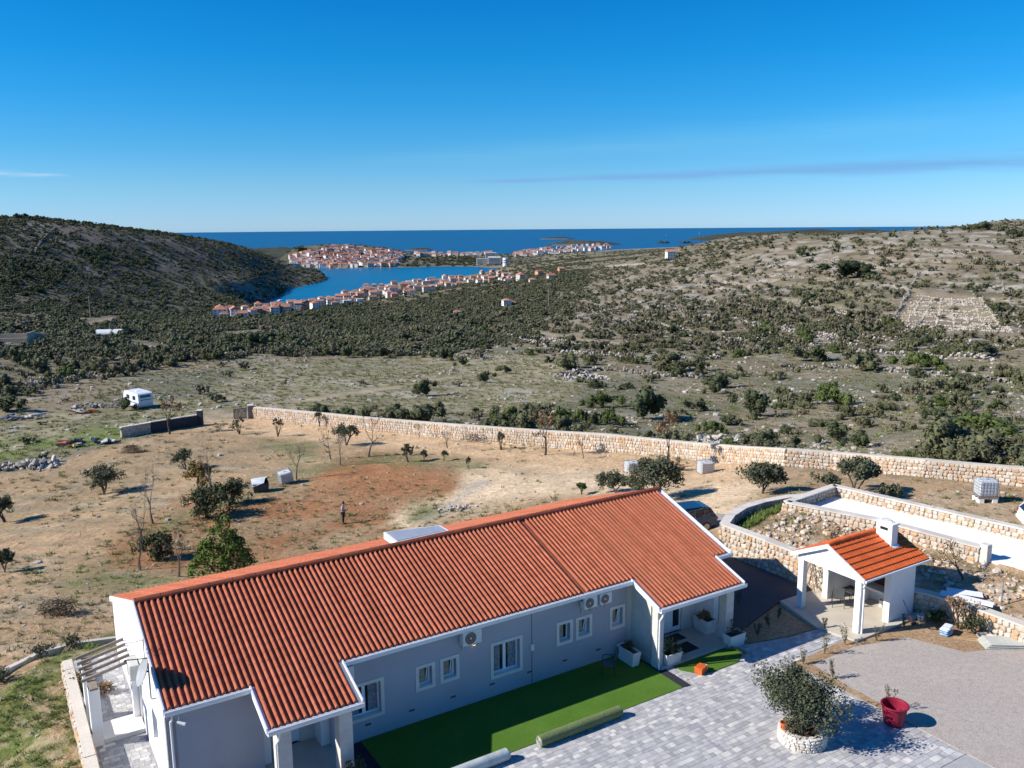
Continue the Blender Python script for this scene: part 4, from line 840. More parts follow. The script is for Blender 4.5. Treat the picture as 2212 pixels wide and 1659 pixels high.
# parapet and kerb on the left
stone_wall('parapet_wall', 'low pale parapet wall along the left side path', [(*UV(-7.98, -10.7)[:2], .62, -.6), (*UV(-7.98, -3)[:2], .62, -.5), (*UV(-7.98, 4)[:2], .62, -.5)], .34, .24, cap=M('coping_speckle', (.66, .60, .52), (.52, .47, .40), 30, .9), sides=(1, -1), parts_max=120, capw=.01, caph=.10)
kp = [(-14.0, -9.0), (-10.39, -12.89), (-8.8, -14.37), (-7.33, -15.77), (-5.47, -15.99), (0, -15.6)]
t = thing('kerb', 'curved concrete kerb between the dry field and the green bank left of the house', 'kerb')
for (a, b_) in zip(kp[:-1], kp[1:]):
    p, q = UV(*a), UV(*b_); z0, z1 = h1(p[0], p[1]), h1(q[0], q[1]); L = hypot(*(q - p)[:2]); th = atan2(q[1] - p[1], q[0] - p[0]); nseg = max(1, int(L / 1.0))
    for k in range(nseg):
        f0, f1 = k / nseg, (k + 1) / nseg; za, zb = z0 + (z1 - z0) * f0, z0 + (z1 - z0) * f1
        g = MB(); c_ = L * f0 + .008, L * f1 - .008
        g.add([(c_[0], -.12, za - .5), (c_[1], -.12, zb - .5), (c_[1], .12, zb - .5), (c_[0], .12, za - .5), (c_[0], -.12, za + .3), (c_[1], -.12, zb + .3), (c_[1], .12, zb + .3), (c_[0], .12, za + .3)], [(0, 3, 2, 1), (4, 5, 6, 7), (0, 1, 5, 4), (1, 2, 6, 5), (2, 3, 7, 6), (3, 0, 4, 7)], Matrix.Translation((p[0], p[1], 0)) @ Matrix.Rotation(th, 4, 'Z')); g.build('kerb_block', concrete, t)

# ================================================================== BARBECUE PAVILION
slab('pavilion_floor', [(20.95, 2.9), (21.75, .15), (26.0, .2), (26.0, 4.75), (21.35, 4.75)], -.3, .10, M('pale_floor', (.56, .50, .41), (.50, .44, .36), 1.2, .6))
pv = thing('pavilion', 'small white open barbecue pavilion with orange tiled roof and chimney', 'pavilion', UV(22.1, 2.62, .1), HROT)
# local: x along u from 22.1, y = -(v-2.62)
for (x, y) in ((0, 1.53), (0, -1.58), (1.85, 1.55)): pillar(x, y, 0, 2.45, .30, nm='pillar', parent=pv, mat=plaster, blocks=3)
g = MB(); g.box(1.95, 3.55, 1.40, 1.70, 0, 2.45); g.box(3.55, 3.80, -1.72, 1.70, 0, 2.45); g.build('rear_wall', plaster, pv)
g = MB(); g.box(2.05, 3.55, -1.74, -1.50, 0, 2.50); g.build('side_wall', plaster, pv)
g = MB(); g.box(1.92, 2.05, -1.77, -1.46, 0, 2.5); g.build('pilaster', plaster, pv)
g = MB(); zr = 3.62
g.add([(-.16, -1.74, 2.40), (-.16, 1.70, 2.40), (-.16, 1.70, 2.58), (-.16, 0, 3.44), (-.16, -1.74, 2.58), (.10, -1.74, 2.40), (.10, 1.70, 2.40), (.10, 1.70, 2.58), (.10, 0, 3.44), (.10, -1.74, 2.58)], [(0, 4, 3, 2, 1), (5, 6, 7, 8, 9), (0, 1, 6, 5), (1, 2, 7, 6), (2, 3, 8, 7), (3, 4, 9, 8), (4, 0, 5, 9)]); g.build('gable', plaster, pv)
g = MB(); g.add([(3.55, -1.72, 2.452), (3.55, 1.70, 2.452), (3.55, 0, 3.40), (3.80, -1.72, 2.452), (3.80, 1.70, 2.452), (3.80, 0, 3.40)], [(0, 2, 1), (3, 4, 5), (0, 1, 4, 3), (1, 2, 5, 4), (2, 0, 3, 5)]); g.build('gable', plaster, pv)
for y_ in (1.55, -1.6): g = MB(); g.box(.15, 3.55, y_ - .11, y_ + .11, 2.30, 2.448); g.build('beam', plaster, pv)
zrf = lambda y: 3.58 - .50 * abs(y)
g = MB()
for sg in (1, -1):
    a, b_ = 0, sg * 1.98; q = [(-.28, a, zrf(a) - .09), (4.35, a, zrf(a) - .09), (4.35, b_, zrf(b_) - .09), (-.28, b_, zrf(b_) - .09), (-.28, a, zrf(a)), (4.35, a, zrf(a)), (4.35, b_, zrf(b_)), (-.28, b_, zrf(b_))]
    f_ = [(0, 3, 2, 1), (4, 5, 6, 7), (0, 1, 5, 4), (1, 2, 6, 5), (2, 3, 7, 6), (3, 0, 4, 7)]; g.add(q, f_ if sg > 0 else [x_[::-1] for x_ in f_])
prf = g.build('roof', trim, pv)
for sg in (1, -1):
    for k in range(7):
        y0, y1 = 1.97 * k / 7, 1.97 * (k + 1) / 7 + .03; g = MB(); NXT = 24
        # one course of interlocking tiles with shallow ribs, lower edge lifted over the next
        for (yy, lf) in ((y0, .008), (y1, .062)):
            for i in range(NXT * 4 + 1):
                x_ = -.27 + 4.61 * i / (NXT * 4); rib = (.0, .022, .026, .022)[i % 4] * .8; g.v.append((x_, sg * yy, zrf(yy) + lf + rib))
        for i in range(NXT * 4 + 1): x_ = -.27 + 4.61 * i / (NXT * 4); g.v.append((x_, sg * y1, zrf(y1) + .002))
        m_ = NXT * 4 + 1
        for i in range(m_ - 1):
            a = (i, i + 1, m_ + i + 1, m_ + i); c_ = (m_ + i, m_ + i + 1, 2 * m_ + i + 1, 2 * m_ + i)
            for q in (a, c_): g.f.append(q if sg > 0 else q[::-1]); g.r.append(.0)
        for q in ((0, m_, 2 * m_), (m_ - 1, 2 * m_ - 1, 3 * m_ - 1)): g.f.append(q); g.r.append(0)
        g.build('tile_course', tile2_mat, prf)
for k in range(13):
    x_ = -.27 + .355 * k; g = MB(); g.tube([(x_, 0, 3.60), (x_ + .37, 0, 3.625)], [.10, .125], 10); g.build('ridge_tile', tile2_mat, prf)
for sg in (1, -1):
    g = MB(); a, b_ = 0, sg * 2.0
    g.add([(-.34, a, zrf(0) - .14), (-.34, b_, zrf(2) - .14), (-.34, b_, zrf(2) + .06), (-.34, a, zrf(0) + .06), (-.285, a, zrf(0) - .14), (-.285, b_, zrf(2) - .14), (-.285, b_, zrf(2) + .06), (-.285, a, zrf(0) + .06)], [(0, 1, 2, 3), (7, 6, 5, 4), (0, 4, 5, 1), (1, 5, 6, 2), (2, 6, 7, 3), (3, 7, 4, 0)]); g.build('bargeboard', trim, prf)
g = MB(); g.tube([(-.3, -2.04, zrf(2) - .03), (4.36, -2.04, zrf(2) - .03)], .055, 8); g.build('gutter', trim, prf)
downpipe([(-.22, -2.04, zrf(2) - .05), (-.2, -1.9, 2.25), (.0, -1.80, 2.1), (.0, -1.80, 0)], pv)
# chimney
ch = MB(); cx0, cx1, cy0, cy1 = 2.95, 3.40, -.95, -.12
ch.bbox(cx0, cx1, cy0, cy1, 2.5, 4.12, .012); chm = ch.build('chimney', plaster, pv)
g = MB(); g.bbox(cx0 - .05, cx1 + .05, cy0 - .05, cy1 + .05, 4.122, 4.2, .012); g.build('cap', plaster, chm)
g = MB(); g.box(cx0 - .006, cx0 + .03, cy0 + .22, cy0 + .62, 3.84, 3.98); g.build('smoke_vent', dark, chm)
g = MB(); g.tube([((cx0 + cx1) / 2, cy0 + .15, 4.2), ((cx0 + cx1) / 2, cy0 + .18, 4.30), ((cx0 + cx1) / 2, (cy0 + cy1) / 2, 4.35), ((cx0 + cx1) / 2, cy1 - .18, 4.30), ((cx0 + cx1) / 2, cy1 - .15, 4.2)], .012, 6); g.build('handle', darkmetal, chm)
g = MB(); g.add([(cx0 - .03, cy0 - .14, zrf(1.09) + .07), (cx1 + .05, cy0 - .14, zrf(1.09) + .07), (cx1 + .05, cy0 + .0, zrf(.95) + .09), (cx0 - .03, cy0, zrf(.95) + .09)], [(0, 1, 2, 3)]); g.build('flashing', trim, chm)
# grill bench inside
brick = M('fire_brick', (.20, .075, .04), (.14, .05, .03), 6, .9, .2)
g = MB(); g.bbox(2.70, 3.54, -1.48, .55, .82, .92, .012); g.box(2.75, 3.54, -1.45, -1.25, 0, .815); g.box(2.75, 3.54, .35, .53, 0, .815); g.build('counter', conc_pale, pv)
g = MB(); g.box(3.40, 3.545, -1.45, .5, .925, 2.25); g.box(2.85, 3.398, .40, .53, .925, 2.0); g.build('fireplace_back', brick, pv)
g = MB(); g.box(2.8, 3.54, -1.1, .45, 1.75, 2.28); g.build('hood', brick, pv)
pl_w = M('plastic_white', (.75, .75, .74), (.68, .68, .67), 4, .4)
for (x, y, z, r_, lab) in ((2.95, -.95, .1, .16, 'white bucket under the barbecue counter, the front one'), (3.15, -.55, .1, .14, 'white bucket under the barbecue counter, the back one')):
    p = UV(22.1 + x, 2.62 - y, z); g = MB(); g.lathe([(0, 0), (r_ * .8, 0), (r_, .33), (r_ * .92, .33), (r_ * .74, .03), (0, .03)], 16); g.build('bucket', pl_w, loc=p, label=lab, category='bucket', group='buckets under the barbecue counter')
def chair(loc, rot, label, c1=(.10, .105, .12)):
    t = thing('garden_chair', label, 'chair', loc, rot); fab = M('chair_mesh', c1, tuple(x * .7 for x in c1), 20, .8)
    g = MB(); g.bbox(-.24, .24, -.24, .24, .42, .45, .01); g.build('seat', fab, t)
    g = MB(); g.add([(-.23, .22, .46), (.23, .22, .46), (.23, .40, 1.05), (-.23, .40, 1.05), (-.23, .25, .46), (.23, .25, .46), (.23, .43, 1.05), (-.23, .43, 1.05)], [(0, 1, 2, 3), (7, 6, 5, 4), (0, 4, 5, 1), (1, 5, 6, 2), (2, 6, 7, 3), (3, 7, 4, 0)]); g.build('backrest', fab, t)
    for s_ in (-1, 1):
        g = MB(); g.tube([(s_ * .26, -.26, 0), (s_ * .26, -.22, .42), (s_ * .26, -.20, .64)], .016, 6); g.build('leg', darkmetal, t)
        g = MB(); g.tube([(s_ * .26, .30, 0), (s_ * .26, .22, .42), (s_ * .26, .40, 1.06)], .016, 6); g.build('leg', darkmetal, t)
        g = MB(); g.tube([(s_ * .27, -.24, .64), (s_ * .28, -.05, .67), (s_ * .27, .27, .66)], .02, 6); g.build('armrest', darkmetal, t)
    return t
chair(UV(23.6, 2.0, .1), HROT + 2.3, 'dark mesh garden chair standing inside the barbecue pavilion', (.16, .17, .17))
chair(UV(10.65, 1.0, .03), HROT - 2.2, 'dark mesh garden chair standing alone on the shaded lawn')
t = thing('garden_table', 'small dark table beside the chair inside the barbecue pavilion', 'table', UV(24.3, 2.15, .1), HROT)
g = MB(); g.bbox(-.4, .4, -.35, .35, .68, .72, .01); g.build('table_top', darkmetal, t)
for sx_ in (-.34, .34):
    for sy_ in (-.29, .29): g = MB(); g.tube([(sx_, sy_, 0), (sx_, sy_, .68)], .018, 6); g.build('leg', darkmetal, t)
t = thing('pendant_lamp', 'round white lamp hanging under the pavilion roof', 'lamp', UV(22.9, 3.1, 2.25), 0)
g = MB(); g.lathe([(0, -.14), (.09, -.11), (.14, 0), (.09, .11), (.02, .14)], 16); g.build('globe', pl_w, t, smooth=True); g = MB(); g.tube([(0, 0, .14), (0, 0, 1.0)], .008, 5); g.build('cord', darkmetal, t)
t = thing('easel_frame', 'dark wooden A-frame standing behind the left pillar of the pavilion', 'ladder', UV(24.0, .0, 0), HROT + .5)
for x in (-.22, .22): g = MB(); g.tube([(x * 1.3, -.35, 0), (x, 0, 1.5)], .025, 6); g.build('leg', wood_grey, t); g = MB(); g.tube([(x * 1.3, .4, 0), (x, .02, 1.5)], .02, 6); g.build('leg', wood_grey, t)
for z in (.4, .8, 1.2): g = MB(); f = z / 1.5; g.tube([(-.27 + .05 * f, -.35 + .35 * f, z), (.27 - .05 * f, -.35 + .35 * f, z)], .02, 6); g.build('rung', wood_grey, t)
t = thing('hose', 'thin hose lying on the pavilion floor by the front pillar', 'hose', UV(22.3, 3.6, .11), HROT)
g = MB(); g.tube([(0, .3, .012), (-.15, .1, .012), (-.05, -.15, .012), (.1, -.4, .012), (.02, -.65, .012)], .012, 6); g.build('hose_line', M('hose_rubber', (.35, .33, .25), (.3, .28, .2), 5, .6), t)

# ================================================================== RETAINING WALLS ON THE RIGHT
stone_wall('retaining_wall', 'cream rubble retaining wall left of the pavilion along the dark drive', [(*UV(24.2, -6.0)[:2], 1.62, -.1), (*UV(24.45, -3.5)[:2], 1.55, -.1), (*UV(24.6, -.2)[:2], 1.45, -.1), (*UV(24.7, .8)[:2], 1.42, -.1)], .40, .25, .2, .42, sides=(1,), parts_max=300)
curve = [(24.2, -6.0, 1.62), (25.6, -6.9, 1.60), (27.3, -7.55, 1.58), (29.2, -7.75, 1.55), (31.2, -7.6, 1.52), (32.4, -7.3, 1.50)]
stone_wall('garden_wall', 'low curved stone wall edging the grassy bank by the drive', [(*UV(u, v)[:2], z, .0 if i < 2 else .5) for i, (u, v, z) in enumerate(curve)][::-1], .40, .25, .2, .42, sides=(1, -1), parts_max=200)
tw = [(29.05, -5.85, 2.05), (33.95, -6.45, 2.05)]
stone_wall('terrace_wall', 'short end wall of the raised white terrace, in its own shade inside', [(*UV(*a[:2])[:2], a[2], .9) for a in tw], .36, .24, .2, .42, sides=(1, -1), parts_max=200)
tw = [(29.05, -5.85, 2.05), (30.8, -.9, 2.05), (31.45, 4.2, 2.05)]
stone_wall('terrace_wall', 'long stone wall of the raised terrace on the side facing the pavilion', [(*UV(*a[:2])[:2], a[2], .8) for a in tw], .36, .25, .2, .42, sides=(1,), parts_max=300)
tw = [(33.95, -6.45, 2.05), (35.0, -.6, 2.05), (35.9, 4.0, 2.05), (36.6, 7.4, 2.05)]
stone_wall('terrace_wall', 'long stone wall closing the raised terrace on the far side', [(*UV(*a[:2])[:2], a[2], .9) for a in tw], .36, .25, .2, .42, sides=(1, -1), parts_max=300)
slab('terrace_floor', [(29.2, -5.75), (33.85, -6.3), (35.8, 3.9), (37.6, 13), (33.5, 13), (31.5, 4.3), (30.7, -.9)], .9, 1.50, M('white_screed', (.86, .84, .80), (.80, .78, .74), .9, .9, .05))
t = thing('gate_post', 'short grey stone post at the open end of the terrace wall', 'post', UV(31.5, 4.4, 0), HROT); g = MB(); g.bbox(-.2, .2, -.2, .2, .7, 2.3, .015); g.build('shaft', concrete, t)
lw = [(25.9, 4.0, .95), (27.0, 4.95, .92), (27.1, 6.8, .90), (27.15, 8.8, .88), (27.25, 12, .88)]
lw = [(25.95, 3.2, .95), (26.6, 4.6, .95), (27.05, 6.6, .92), (27.15, 8.85, .9), (27.3, 12, .9)]
stone_wall('yard_wall', 'low stone wall running from the pavilion along the gravel yard', [(*UV(*a[:2])[:2], a[2], -.1) for a in lw], .38, .24, .2, .42, sides=(1,), parts_max=260, cap=M('coping_speckle', (.6, .5, .4)))

# ================================================================== BOUNDARY WALL, GATE, LEFT WALLS
def gz(x, y): return h1(x, y)
bw = []
for (x, y, hgt) in [(548, 903, 1.5), (620, 911, 1.55), (700, 920, 1.6), (800, 931, 1.6), (900, 940, 1.6), (1000, 950, 1.65), (1100, 958, 1.65), (1200, 966, 1.65), (1300, 974, 1.7), (1400, 983, 1.6), (1500, 992, 1.5), (1600, 1000, 1.4), (1700, 1007, 1.35), (1800, 1014, 1.3), (1900, 1022, 1.25), (2000, 1030, 1.2), (2100, 1040, 1.2), (2212, 1050, 1.2), (2380, 1066, 1.2), (2640, 1094, 1.2)]:
    p = gp(x, y); bw.append((p[0], p[1], p[2] + hgt, p[2] - .5))
stone_wall('boundary_wall', 'long pale rubble boundary wall crossing behind the dirt field', bw, .5, .28, .2, .5, parts_max=300, cap=M('coping_rough', (.58, .53, .46), (.48, .43, .37), 4, .9, .2), sides=(1,), capw=.0, caph=.10)
p0 = gp(525, 908); p1 = np.array([bw[0][0], bw[0][1], bw[0][3] + .5])
t = thing('gate_pillar', 'dark stone gate pillar at the left end of the boundary wall', 'pillar', (p1[0] - .3, p1[1] - .1, p1[2]), .2)
g = MB(); g.bbox(-.35, .35, -.35, .35, -.3, 1.75, .03); g.build('shaft', M('grey_stone_dark', (.22, .20, .18), (.15, .14, .13), 5, .9, .3), t); g = MB(); g.bbox(-.42, .42, -.42, .42, 1.752, 1.87, .02); g.build('cap', concrete, t)
t = thing('gate', 'open slatted metal gate leaf beside the boundary wall', 'gate', (p1[0] - .75, p1[1] - .5, p1[2]), radians(200))
g = MB(); g.box(0, 1.7, -.03, .03, .12, .18); g.box(0, 1.7, -.03, .03, 1.44, 1.5); g.box(0, .06, -.031, .031, .1, 1.5); g.box(1.64, 1.7, -.031, .031, .1, 1.5); g.build('gate_frame', darkmetal, t)
for k in range(9): g = MB(); g.box(.09 + .175 * k, .22 + .175 * k, -.015, .015, .19, 1.43); g.build('slat', M('gate_slat', (.20, .165, .135), (.15, .125, .10), 5, .8), t)
q = [gp(262, 946), gp(325, 935), gp(428, 918)]
stone_wall('stub_wall', 'low block wall left of the gate, nearer lit part', [(q[0][0], q[0][1], q[0][2] + 1.25, q[0][2] - .4), (q[1][0], q[1][1], q[1][2] + 1.25, q[1][2] - .4)], .35, .3, .3, .6, sides=(1,), parts_max=60)
t = thing('dark_wall', 'dark unplastered wall left of the gate, in its own shade', 'wall', (q[1][0], q[1][1], q[1][2]), atan2(q[2][1] - q[1][1], q[2][0] - q[1][0])); L = hypot(*(q[2] - q[1])[:2]); dz = q[2][2] - q[1][2]
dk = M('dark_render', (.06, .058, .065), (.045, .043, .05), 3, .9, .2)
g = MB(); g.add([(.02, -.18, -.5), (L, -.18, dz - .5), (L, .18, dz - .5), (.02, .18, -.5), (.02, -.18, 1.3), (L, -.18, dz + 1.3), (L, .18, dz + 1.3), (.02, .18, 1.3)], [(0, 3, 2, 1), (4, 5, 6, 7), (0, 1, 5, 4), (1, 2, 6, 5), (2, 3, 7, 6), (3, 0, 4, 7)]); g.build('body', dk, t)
g = MB(); g.add([(.0, -.22, 1.302), (L, -.22, dz + 1.302), (L, .22, dz + 1.302), (.0, .22, 1.302), (.0, -.22, 1.40), (L, -.22, dz + 1.40), (L, .22, dz + 1.40), (.0, .22, 1.40)], [(0, 3, 2, 1), (4, 5, 6, 7), (0, 1, 5, 4), (1, 2, 6, 5), (2, 3, 7, 6), (3, 0, 4, 7)]); g.build('coping', concrete, t)
t = thing('gate_pillar', 'pale topped gate pillar at the end of the dark wall', 'pillar', (q[2][0] + .3, q[2][1] + .05, q[2][2]), 0); g = MB(); g.bbox(-.32, .32, -.32, .32, -.3, 1.9, .03); g.build('shaft', dk, t); g = MB(); g.bbox(-.38, .38, -.38, .38, 1.902, 2.0, .02); g.build('cap', concrete, t)

# ================================================================== SMALL OBJECTS IN THE YARD
def rolltex(u0, u1, v, r_, label, wrapped):
    t = thing('turf_roll', label, 'turf roll', UV(u0, v, r_ + .02), HROT, 'rolls of artificial turf beside the lawn'); L = u1 - u0
    g = MB(); M4 = Matrix.Rotation(pi / 2, 4, 'Y'); prof_ = [(.04, 0), (r_ * .97, 0), (r_, .02), (r_ * 1.01, L * .5), (r_, L - .02), (r_ * .97, L), (.04, L)]
    g.lathe(prof_, 26, M4); g.build('roll', turf_back, t, smooth=False)
    g = MB(); pts = [((r_ * .14 + r_ * .8 * k / 60) * cos(k * .42), (r_ * .14 + r_ * .8 * k / 60) * sin(k * .42)) for k in range(61)]
    g.tube([(-.008, a, b_) for a, b_ in pts], .011, 4); g.build('spiral_edge', M('turf_edge', (.5, .5, .46), (.35, .36, .3), 8, .8), t)
    if wrapped:
        g = MB(); g.lathe([(r_ * .2, L + .03), (r_ * .8, L + .05), (r_ * 1.05, L - .02), (r_ * 1.04, L - .5), (r_ * 1.03, L * .25)], 22, M4); g.build('plastic_wrap', M('plastic_film', (.50, .53, .52), (.36, .40, .38), 3, .22, .3, spec=.6), t)
rolltex(5.50, 9.10, 3.70, .20, 'rolled-up strip of artificial turf lying along the lawn edge, fully in view', False)
rolltex(.6, 4.18, 3.72, .20, 'plastic-wrapped turf roll cut off by the bottom edge of the picture', True)
leafq = None
def leaf_cloud(n_, cen, rad, size, rng, up=.25, flat=1.0):
    """n_ small leaf quads around several clump centres; returns vertices and faces"""
    c = np.asarray(cen); r_ = np.asarray(rad); k = rng.integers(0, len(c), n_)
    d = rng.normal(size=(n_, 3)); d /= np.linalg.norm(d, axis=1)[:, None]; s = rng.random(n_) ** .45
    p = c[k] + d * (r_[k] * s)[:, None] * np.array([1, 1, flat])
    nrm = d + rng.normal(size=(n_, 3)) * .7 + np.array([0, 0, up]); nrm /= np.linalg.norm(nrm, axis=1)[:, None]
    a = np.cross(nrm, rng.normal(size=(n_, 3))); a /= np.linalg.norm(a, axis=1)[:, None] + 1e-9; b_ = np.cross(nrm, a)
    sz = size * (.6 + .8 * rng.random(n_))[:, None]; a = a * sz; b_ = b_ * sz * .55
    V_ = np.stack([p - a, p + b_, p + a, p - b_], 1).reshape(-1, 3); return V_, np.arange(4 * n_).reshape(-1, 4)
def leaf_mesh(name, n_, cen, rad, size, mat, rng, core=None, **k):
    V_, F4 = leaf_cloud(n_, cen, rad, size, rng, **k)
    return npmesh(name, V_, F4, mat, rng.random(len(F4)) * .999)
def limbs(g, start, direction, length, rad, depth, rng, spread=.6, tips=None, segs=3, up=.15, shrink=.72):
    p = np.array(start, float); d = np.array(direction, float); d /= np.linalg.norm(d); pts = [tuple(p)]; rr = [rad]
    for k in range(segs):
        d = d + rng.normal(size=3) * .13 + np.array([0, 0, up * .3]); d /= np.linalg.norm(d); p = p + d * length / segs; pts.append(tuple(p)); rr.append(rad * (1 - .42 * (k + 1) / segs))
    g.tube(pts, rr, 5 if rad > .03 else 3, False)
    if depth == 0:
        if tips is not None: tips.append(p)
        return
    nb = 3 if depth > 1 else rng.integers(2, 4)
    for k in range(nb):
        q = d + rng.normal(size=3) * spread + np.array([0, 0, up]); limbs(g, p if k else np.array(pts[-2]) * .3 + p * .7, q, length * shrink * rng.uniform(.8, 1.15), max(rr[-1] * .74, .011), depth - 1, rng, spread, tips, segs, up, shrink)
def tree(name, label, loc, hgt, wid, mat, kind='olive', seedv=0, leaves=1500, leaf=.07, cat='tree', group=None, barkm=None, trunk_h=None):
    rng = np.random.default_rng(seedv + 100); t = thing(name, label, cat, loc, rng.uniform(0, 6.28), group); g = MB(); tips = []
    th_ = trunk_h or hgt * .28
    nst = {'olive': 3, 'bare': 1, 'multi': 5, 'bush': 4}.get(kind, 1)
    for s_ in range(nst):
        lean = rng.normal(size=3) * (.35 if nst > 1 else .06); lean[2] = 1
        base = rng.normal(size=3) * (.06 if nst > 1 else 0) * hgt * .4; base[2] = -.05
        limbs(g, base, lean, th_, hgt * (.028 if nst > 1 else .030), {'olive': 2, 'bare': 4, 'multi': 2, 'bush': 1}.get(kind, 2), rng, {'bare': .62, 'multi': .35}.get(kind, .6), tips, up=.25, shrink=.70)
    T = np.array(tips); sc = np.ones(3)
    if kind in ('olive', 'bush', 'bare', 'multi'):
        ext = np.abs(T[:, :2]).max() + 1e-6; sc = np.array([wid * .40 / ext, wid * .40 / ext, (hgt * (.86 if kind in ('olive', 'bush') else 1.0)) / T[:, 2].max()])
        if kind in ('bare', 'multi'): sc[:2] = wid * .5 / ext
        for i, p in enumerate(g.v):
            w = min(1, max(0, p[2] / (hgt * .25))); s2 = 1 + (sc[0] - 1) * w; g.v[i] = (p[0] * s2, p[1] * s2, p[2] * (sc[2] if p[2] > 0 else 1))
        T = T * sc
    g.build('trunk', barkm or bark, t)
    if leaves:
        if kind == 'bare': cen, rad = T, np.full(len(T), wid * .07)
        elif kind == 'multi': cen, rad = T, np.full(len(T), wid * .13)
        else:
            extra = np.stack([rng.normal(size=14) * wid * .2, rng.normal(size=14) * wid * .2, hgt * (.5 + .35 * rng.random(14))], 1)
            cen = np.concatenate([T, extra]); rad = np.concatenate([np.full(len(T), wid * .13), np.full(14, wid * .16)])
            if kind == 'bush':
                low = np.stack([rng.normal(size=22) * wid * .23, rng.normal(size=22) * wid * .23, hgt * (.15 + .6 * rng.random(22))], 1); cen = np.concatenate([cen, low]); rad = np.concatenate([rad, np.full(22, min(wid * .17, hgt * .22))])
        me = leaf_mesh('crown', leaves, cen, rad, leaf, mat, rng); link('crown', me, t)
    return t
# white planters with plants
def planter(u, v, w, d_, h_, z0, label, plant, seedv):
    t = thing('planter', label, 'planter', UV(u, v, z0), HROT); g = MB(); b0 = .82
    g.add([(-w / 2 * b0, -d_ / 2 * b0, 0), (w / 2 * b0, -d_ / 2 * b0, 0), (w / 2 * b0, d_ / 2 * b0, 0), (-w / 2 * b0, d_ / 2 * b0, 0), (-w / 2, -d_ / 2, h_), (w / 2, -d_ / 2, h_), (w / 2, d_ / 2, h_), (-w / 2, d_ / 2, h_),
           (-w / 2 + .04, -d_ / 2 + .04, h_), (w / 2 - .04, -d_ / 2 + .04, h_), (w / 2 - .04, d_ / 2 - .04, h_), (-w / 2 + .04, d_ / 2 - .04, h_), (-w / 2 + .05, -d_ / 2 + .05, h_ - .07), (w / 2 - .05, -d_ / 2 + .05, h_ - .07), (w / 2 - .05, d_ / 2 - .05, h_ - .07), (-w / 2 + .05, d_ / 2 - .05, h_ - .07)],
          [(0, 3, 2, 1), (0, 1, 5, 4), (1, 2, 6, 5), (2, 3, 7, 6), (3, 0, 4, 7), (4, 5, 9, 8), (5, 6, 10, 9), (6, 7, 11, 10), (7, 4, 8, 11), (8, 9, 13, 12), (9, 10, 14, 13), (10, 11, 15, 14), (11, 8, 12, 15)]); g.build('box', M('planter_white', (.70, .70, .69), (.64, .64, .63), 3, .6), t)
    g = MB(); g.add([(-w / 2 + .05, -d_ / 2 + .05, h_ - .06), (w / 2 - .05, -d_ / 2 + .05, h_ - .06), (w / 2 - .05, d_ / 2 - .05, h_ - .06), (-w / 2 + .05, d_ / 2 - .05, h_ - .06)], [(0, 1, 2, 3)]); g.build('soil', soil, t)
    rng = np.random.default_rng(seedv)
    if plant == 'spiky':      # arching strap leaves
        V_, F4 = [], []
        for k in range(90):
            a = rng.uniform(0, 6.28); L = rng.uniform(.5, .85); e = rng.uniform(.5, 1.35); pts = [np.array([cos(a) * L * s * cos(e) , sin(a) * L * s * cos(e), h_ - .05 + L * (s * sin(e) - .25 * s * s)]) for s in (0, .4, .75, 1)]
            nrm = np.array([-sin(a), cos(a), 0]) * .022
            for p, q_ in zip(pts[:-1], pts[1:]): i = len(V_); V_ += [p - nrm, p + nrm, q_ + nrm * .7, q_ - nrm * .7]; F4.append([i, i + 1, i + 2, i + 3])
        link('plant', npmesh('plant', np.array(V_), np.array(F4), leafmat('strap_leaves_' + str(seedv), [(0, (.10, .12, .04)), (.5, (.22, .22, .10)), (1, (.07, .09, .03))]), rng.random(len(F4)) * .99), t)
    else:
        nb = {'round': 2, 'bush': 1, 'flower': 4}[plant]
        for k in range(nb):
            cx = (k - (nb - 1) / 2) * w * .8 / max(nb, 1); s_ = .17 if plant == 'round' else (.30 if plant == 'bush' else .16)
            me = leaf_mesh('plant', 500 if plant == 'bush' else 260, rng.normal(size=(8, 3)) * s_ * .5 + np.array([cx, 0, h_ + s_ * .75]), np.full(8, s_ * .7), .035, {'round': leaf_dark, 'bush': leaf_olive, 'flower': leaf_dry}[plant], rng); link('plant', me, t)
            q = MB(); q.tube([(cx, 0, h_ - .06), (cx, 0, h_ + s_)], .015, 5); q.build('stem', bark, t)
planter(13.32, 1.74, .82, .58, .56, .0, 'white planter with a spiky strap-leaved plant in front of the right porch pillar', 'spiky', 3)
planter(16.77, 1.97, .90, .54, .55, .0, 'white planter with a grey-green shrub at the outer corner of the right porch', 'bush', 4)
planter(16.5, .45, .60, .95, .62, .12, 'white planter with brownish flowers against the back wall of the right porch', 'flower', 5)
planter(11.95, .72, .42, 1.1, .62, .02, 'white planter with two dark clipped balls beside the right porch side wall', 'round', 6)
t = thing('porch_shrub', 'potted shrub at the foot of the left porch pillar, bottom of the picture', 'plant', UV(-.75, 2.55, 0), 0)
g = MB(); g.lathe([(0, 0), (.17, 0), (.23, .36), (.20, .36), (.15, .05), (0, .05)], 18); g.build('pot', M('planter_white', (.7, .7, .69)), t)
link('crown', leaf_mesh('crown', 700, RNG.normal(size=(10, 3)) * .16 + np.array([0, 0, .75]), np.full(10, .2), .04, leaf_dark, RNG), t)
mat_dk = M('door_mat', (.025, .025, .03), (.04, .04, .045), 30, .95, .4)
